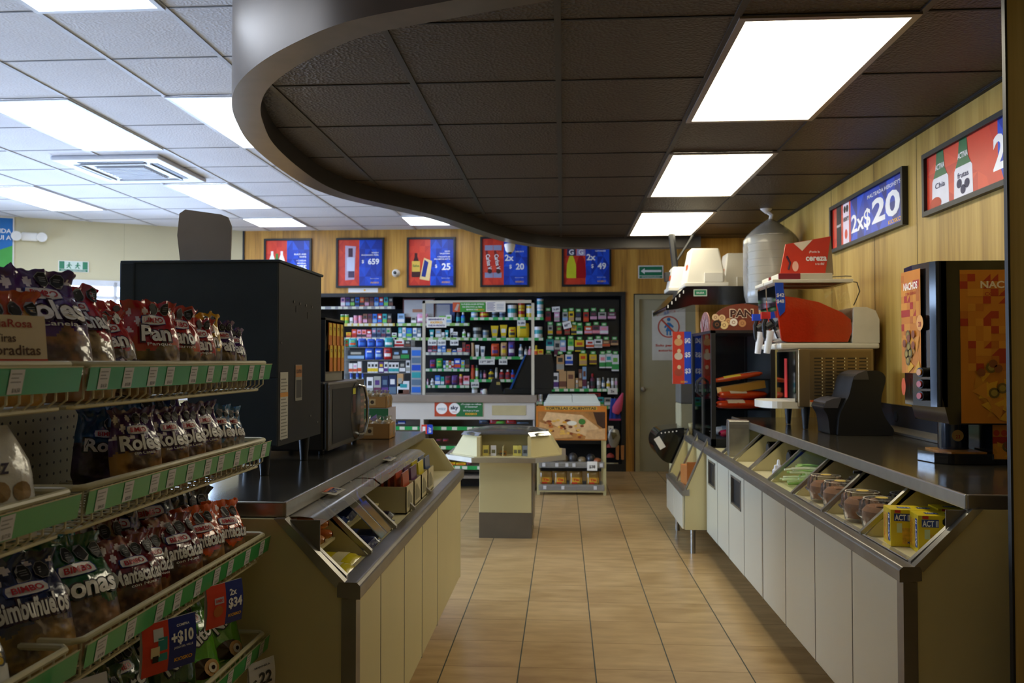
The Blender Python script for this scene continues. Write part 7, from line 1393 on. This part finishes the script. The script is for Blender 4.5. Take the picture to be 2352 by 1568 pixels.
for k in range(34): x, y = .06+.4*rnd.random(), .03+.14*rnd.random()*1.2; q.disc(f, x, y, .012+.02*rnd.random(), mat(rnd.choice(['#d99a2c', '#b8662a', '#8a4420', '#e0b050', '#6a3418']), .5), .0014+.00008*k, n=7, ry=.012)
q.disc(f, .35, .17, .05, mat('#e9e4d4', .4), .005, ry=.022); q.disc(f, .45, .185, .035, mat('#3f7a30', .5), .006, ry=.03, n=9)
q.rect(f, .08, .30, .60, .335, mat('#c9a040'), .0006); q.text(f, 'TORTILLAS CALIENTITAS', .34, .317, .024, mat('#2a1c10'), w=.5, bold=.035, h=.0014); q.build('photo_sign', t)
for z in (.30, .075):
    q = MB(); q.box((.02, .0, z-.0), (RW-.02, RD-.02, z+.006), M_ACRYW); sh = q.build('basket_shelf', t)
    q = MB(); q.box((.02, -.006, z-.03), (RW-.02, -.002, z+.03), M_ACRYW); fr = q.build('front_lip', sh)
    for k, x in enumerate(((.07, .2, .3, .37, .64) if z > .2 else (.08, .26, .58))): MB().box((x-.015, -.009, z-.018), (x+.015, -.0065, z+.016), mat('#d0cfd2')).build('price_tag', fr)
q = MB(); q.box((.5, -.013, .245), (.6, -.009, .335), M_PAPER); q.text(frame((.55, -.0135, .285), (1, 0, 0), (0, 0, 1)), '$38', 0, 0, .03, M_INK, w=.06, h=.0005, bold=.03); q.build('price_card', t)
for k, x in enumerate((.09, .235, .39, .56)):
    o = pouch('tortilla_packet', 'packet of folded tortillas on the bottom shelf, %s from the left' % ORD[k], 'tortilla packet', (-.262+x, 8.36, .155), (PI/2-.15, 0, 0), .13, .14, .03, '#8a6a34', lambda q, f, w, h: (q.rect(f, -w*.42, -h*.3, w*.42, h*.05, mat('#d9a22c', .35), .001, 5, 2), q.text(f, 'Tia', 0, -.015, .022, M_RED, w=.06, h=.003, bold=.03), q.rect(f, -w*.3, -h*.38, w*.1, -h*.28, M_RED, .002)), 'tortilla packets in the rack')
for k, (x, c, h) in enumerate(((.08, '#5a4a3a', .10), (.17, '#4a3a2e', .13), (.27, '#6a5a44', .08), (.36, '#3d3a3c', .1), (.45, '#8a7a60', .06), (.54, '#2a2c34', .09), (.60, '#a8603a', .05))):
    o = thing('bread_packet', 'dark bagged bread on the upper shelf of the tortilla rack, %s from the left' % ORD[k], 'bread', (-.262+x, 8.42, .307), 0, 'bagged bread in the tortilla rack'); q = MB(); q.lathe([(0, 0), (.04, .004), (.048, h*.3), (.044, h*.65), (.028, h*.9), (0, h)], mat(c, .3, coat=.3, bump=.5), n=12, sy=1.3); q.build('wrapper', o, smooth='all')
t = thing('foam_box', 'white foam warmer box with a two part lid on the tortilla rack', 'cooler box', (-.16, 8.3, .883)); mfm = mat('#c9d2d0', .5, var=.02)
q = MB(); q.add([(-.03, -.02, .0), (.53, -.02, .0), (.53, .42, 0), (-.03, .42, 0), (-.03, -.02, .04), (.53, -.02, .04), (.53, .42, .04), (-.03, .42, .04)], [(0, 1, 5, 4), (1, 2, 6, 5), (2, 3, 7, 6), (3, 0, 4, 7), (4, 5, 6, 7), (0, 3, 2, 1)], mfm); q.build('box', t, bevel=.005)
for x0, x1, s0, s1 in ((-.02, .248, .03, 0), (.252, .52, 0, .03)): MB().prism([(x0, .04), (x1, .04), (x1-s1, .105), (x0+s0, .105)], 'y', -.01, .41, mfm).build('lid', t, bevel=.006)
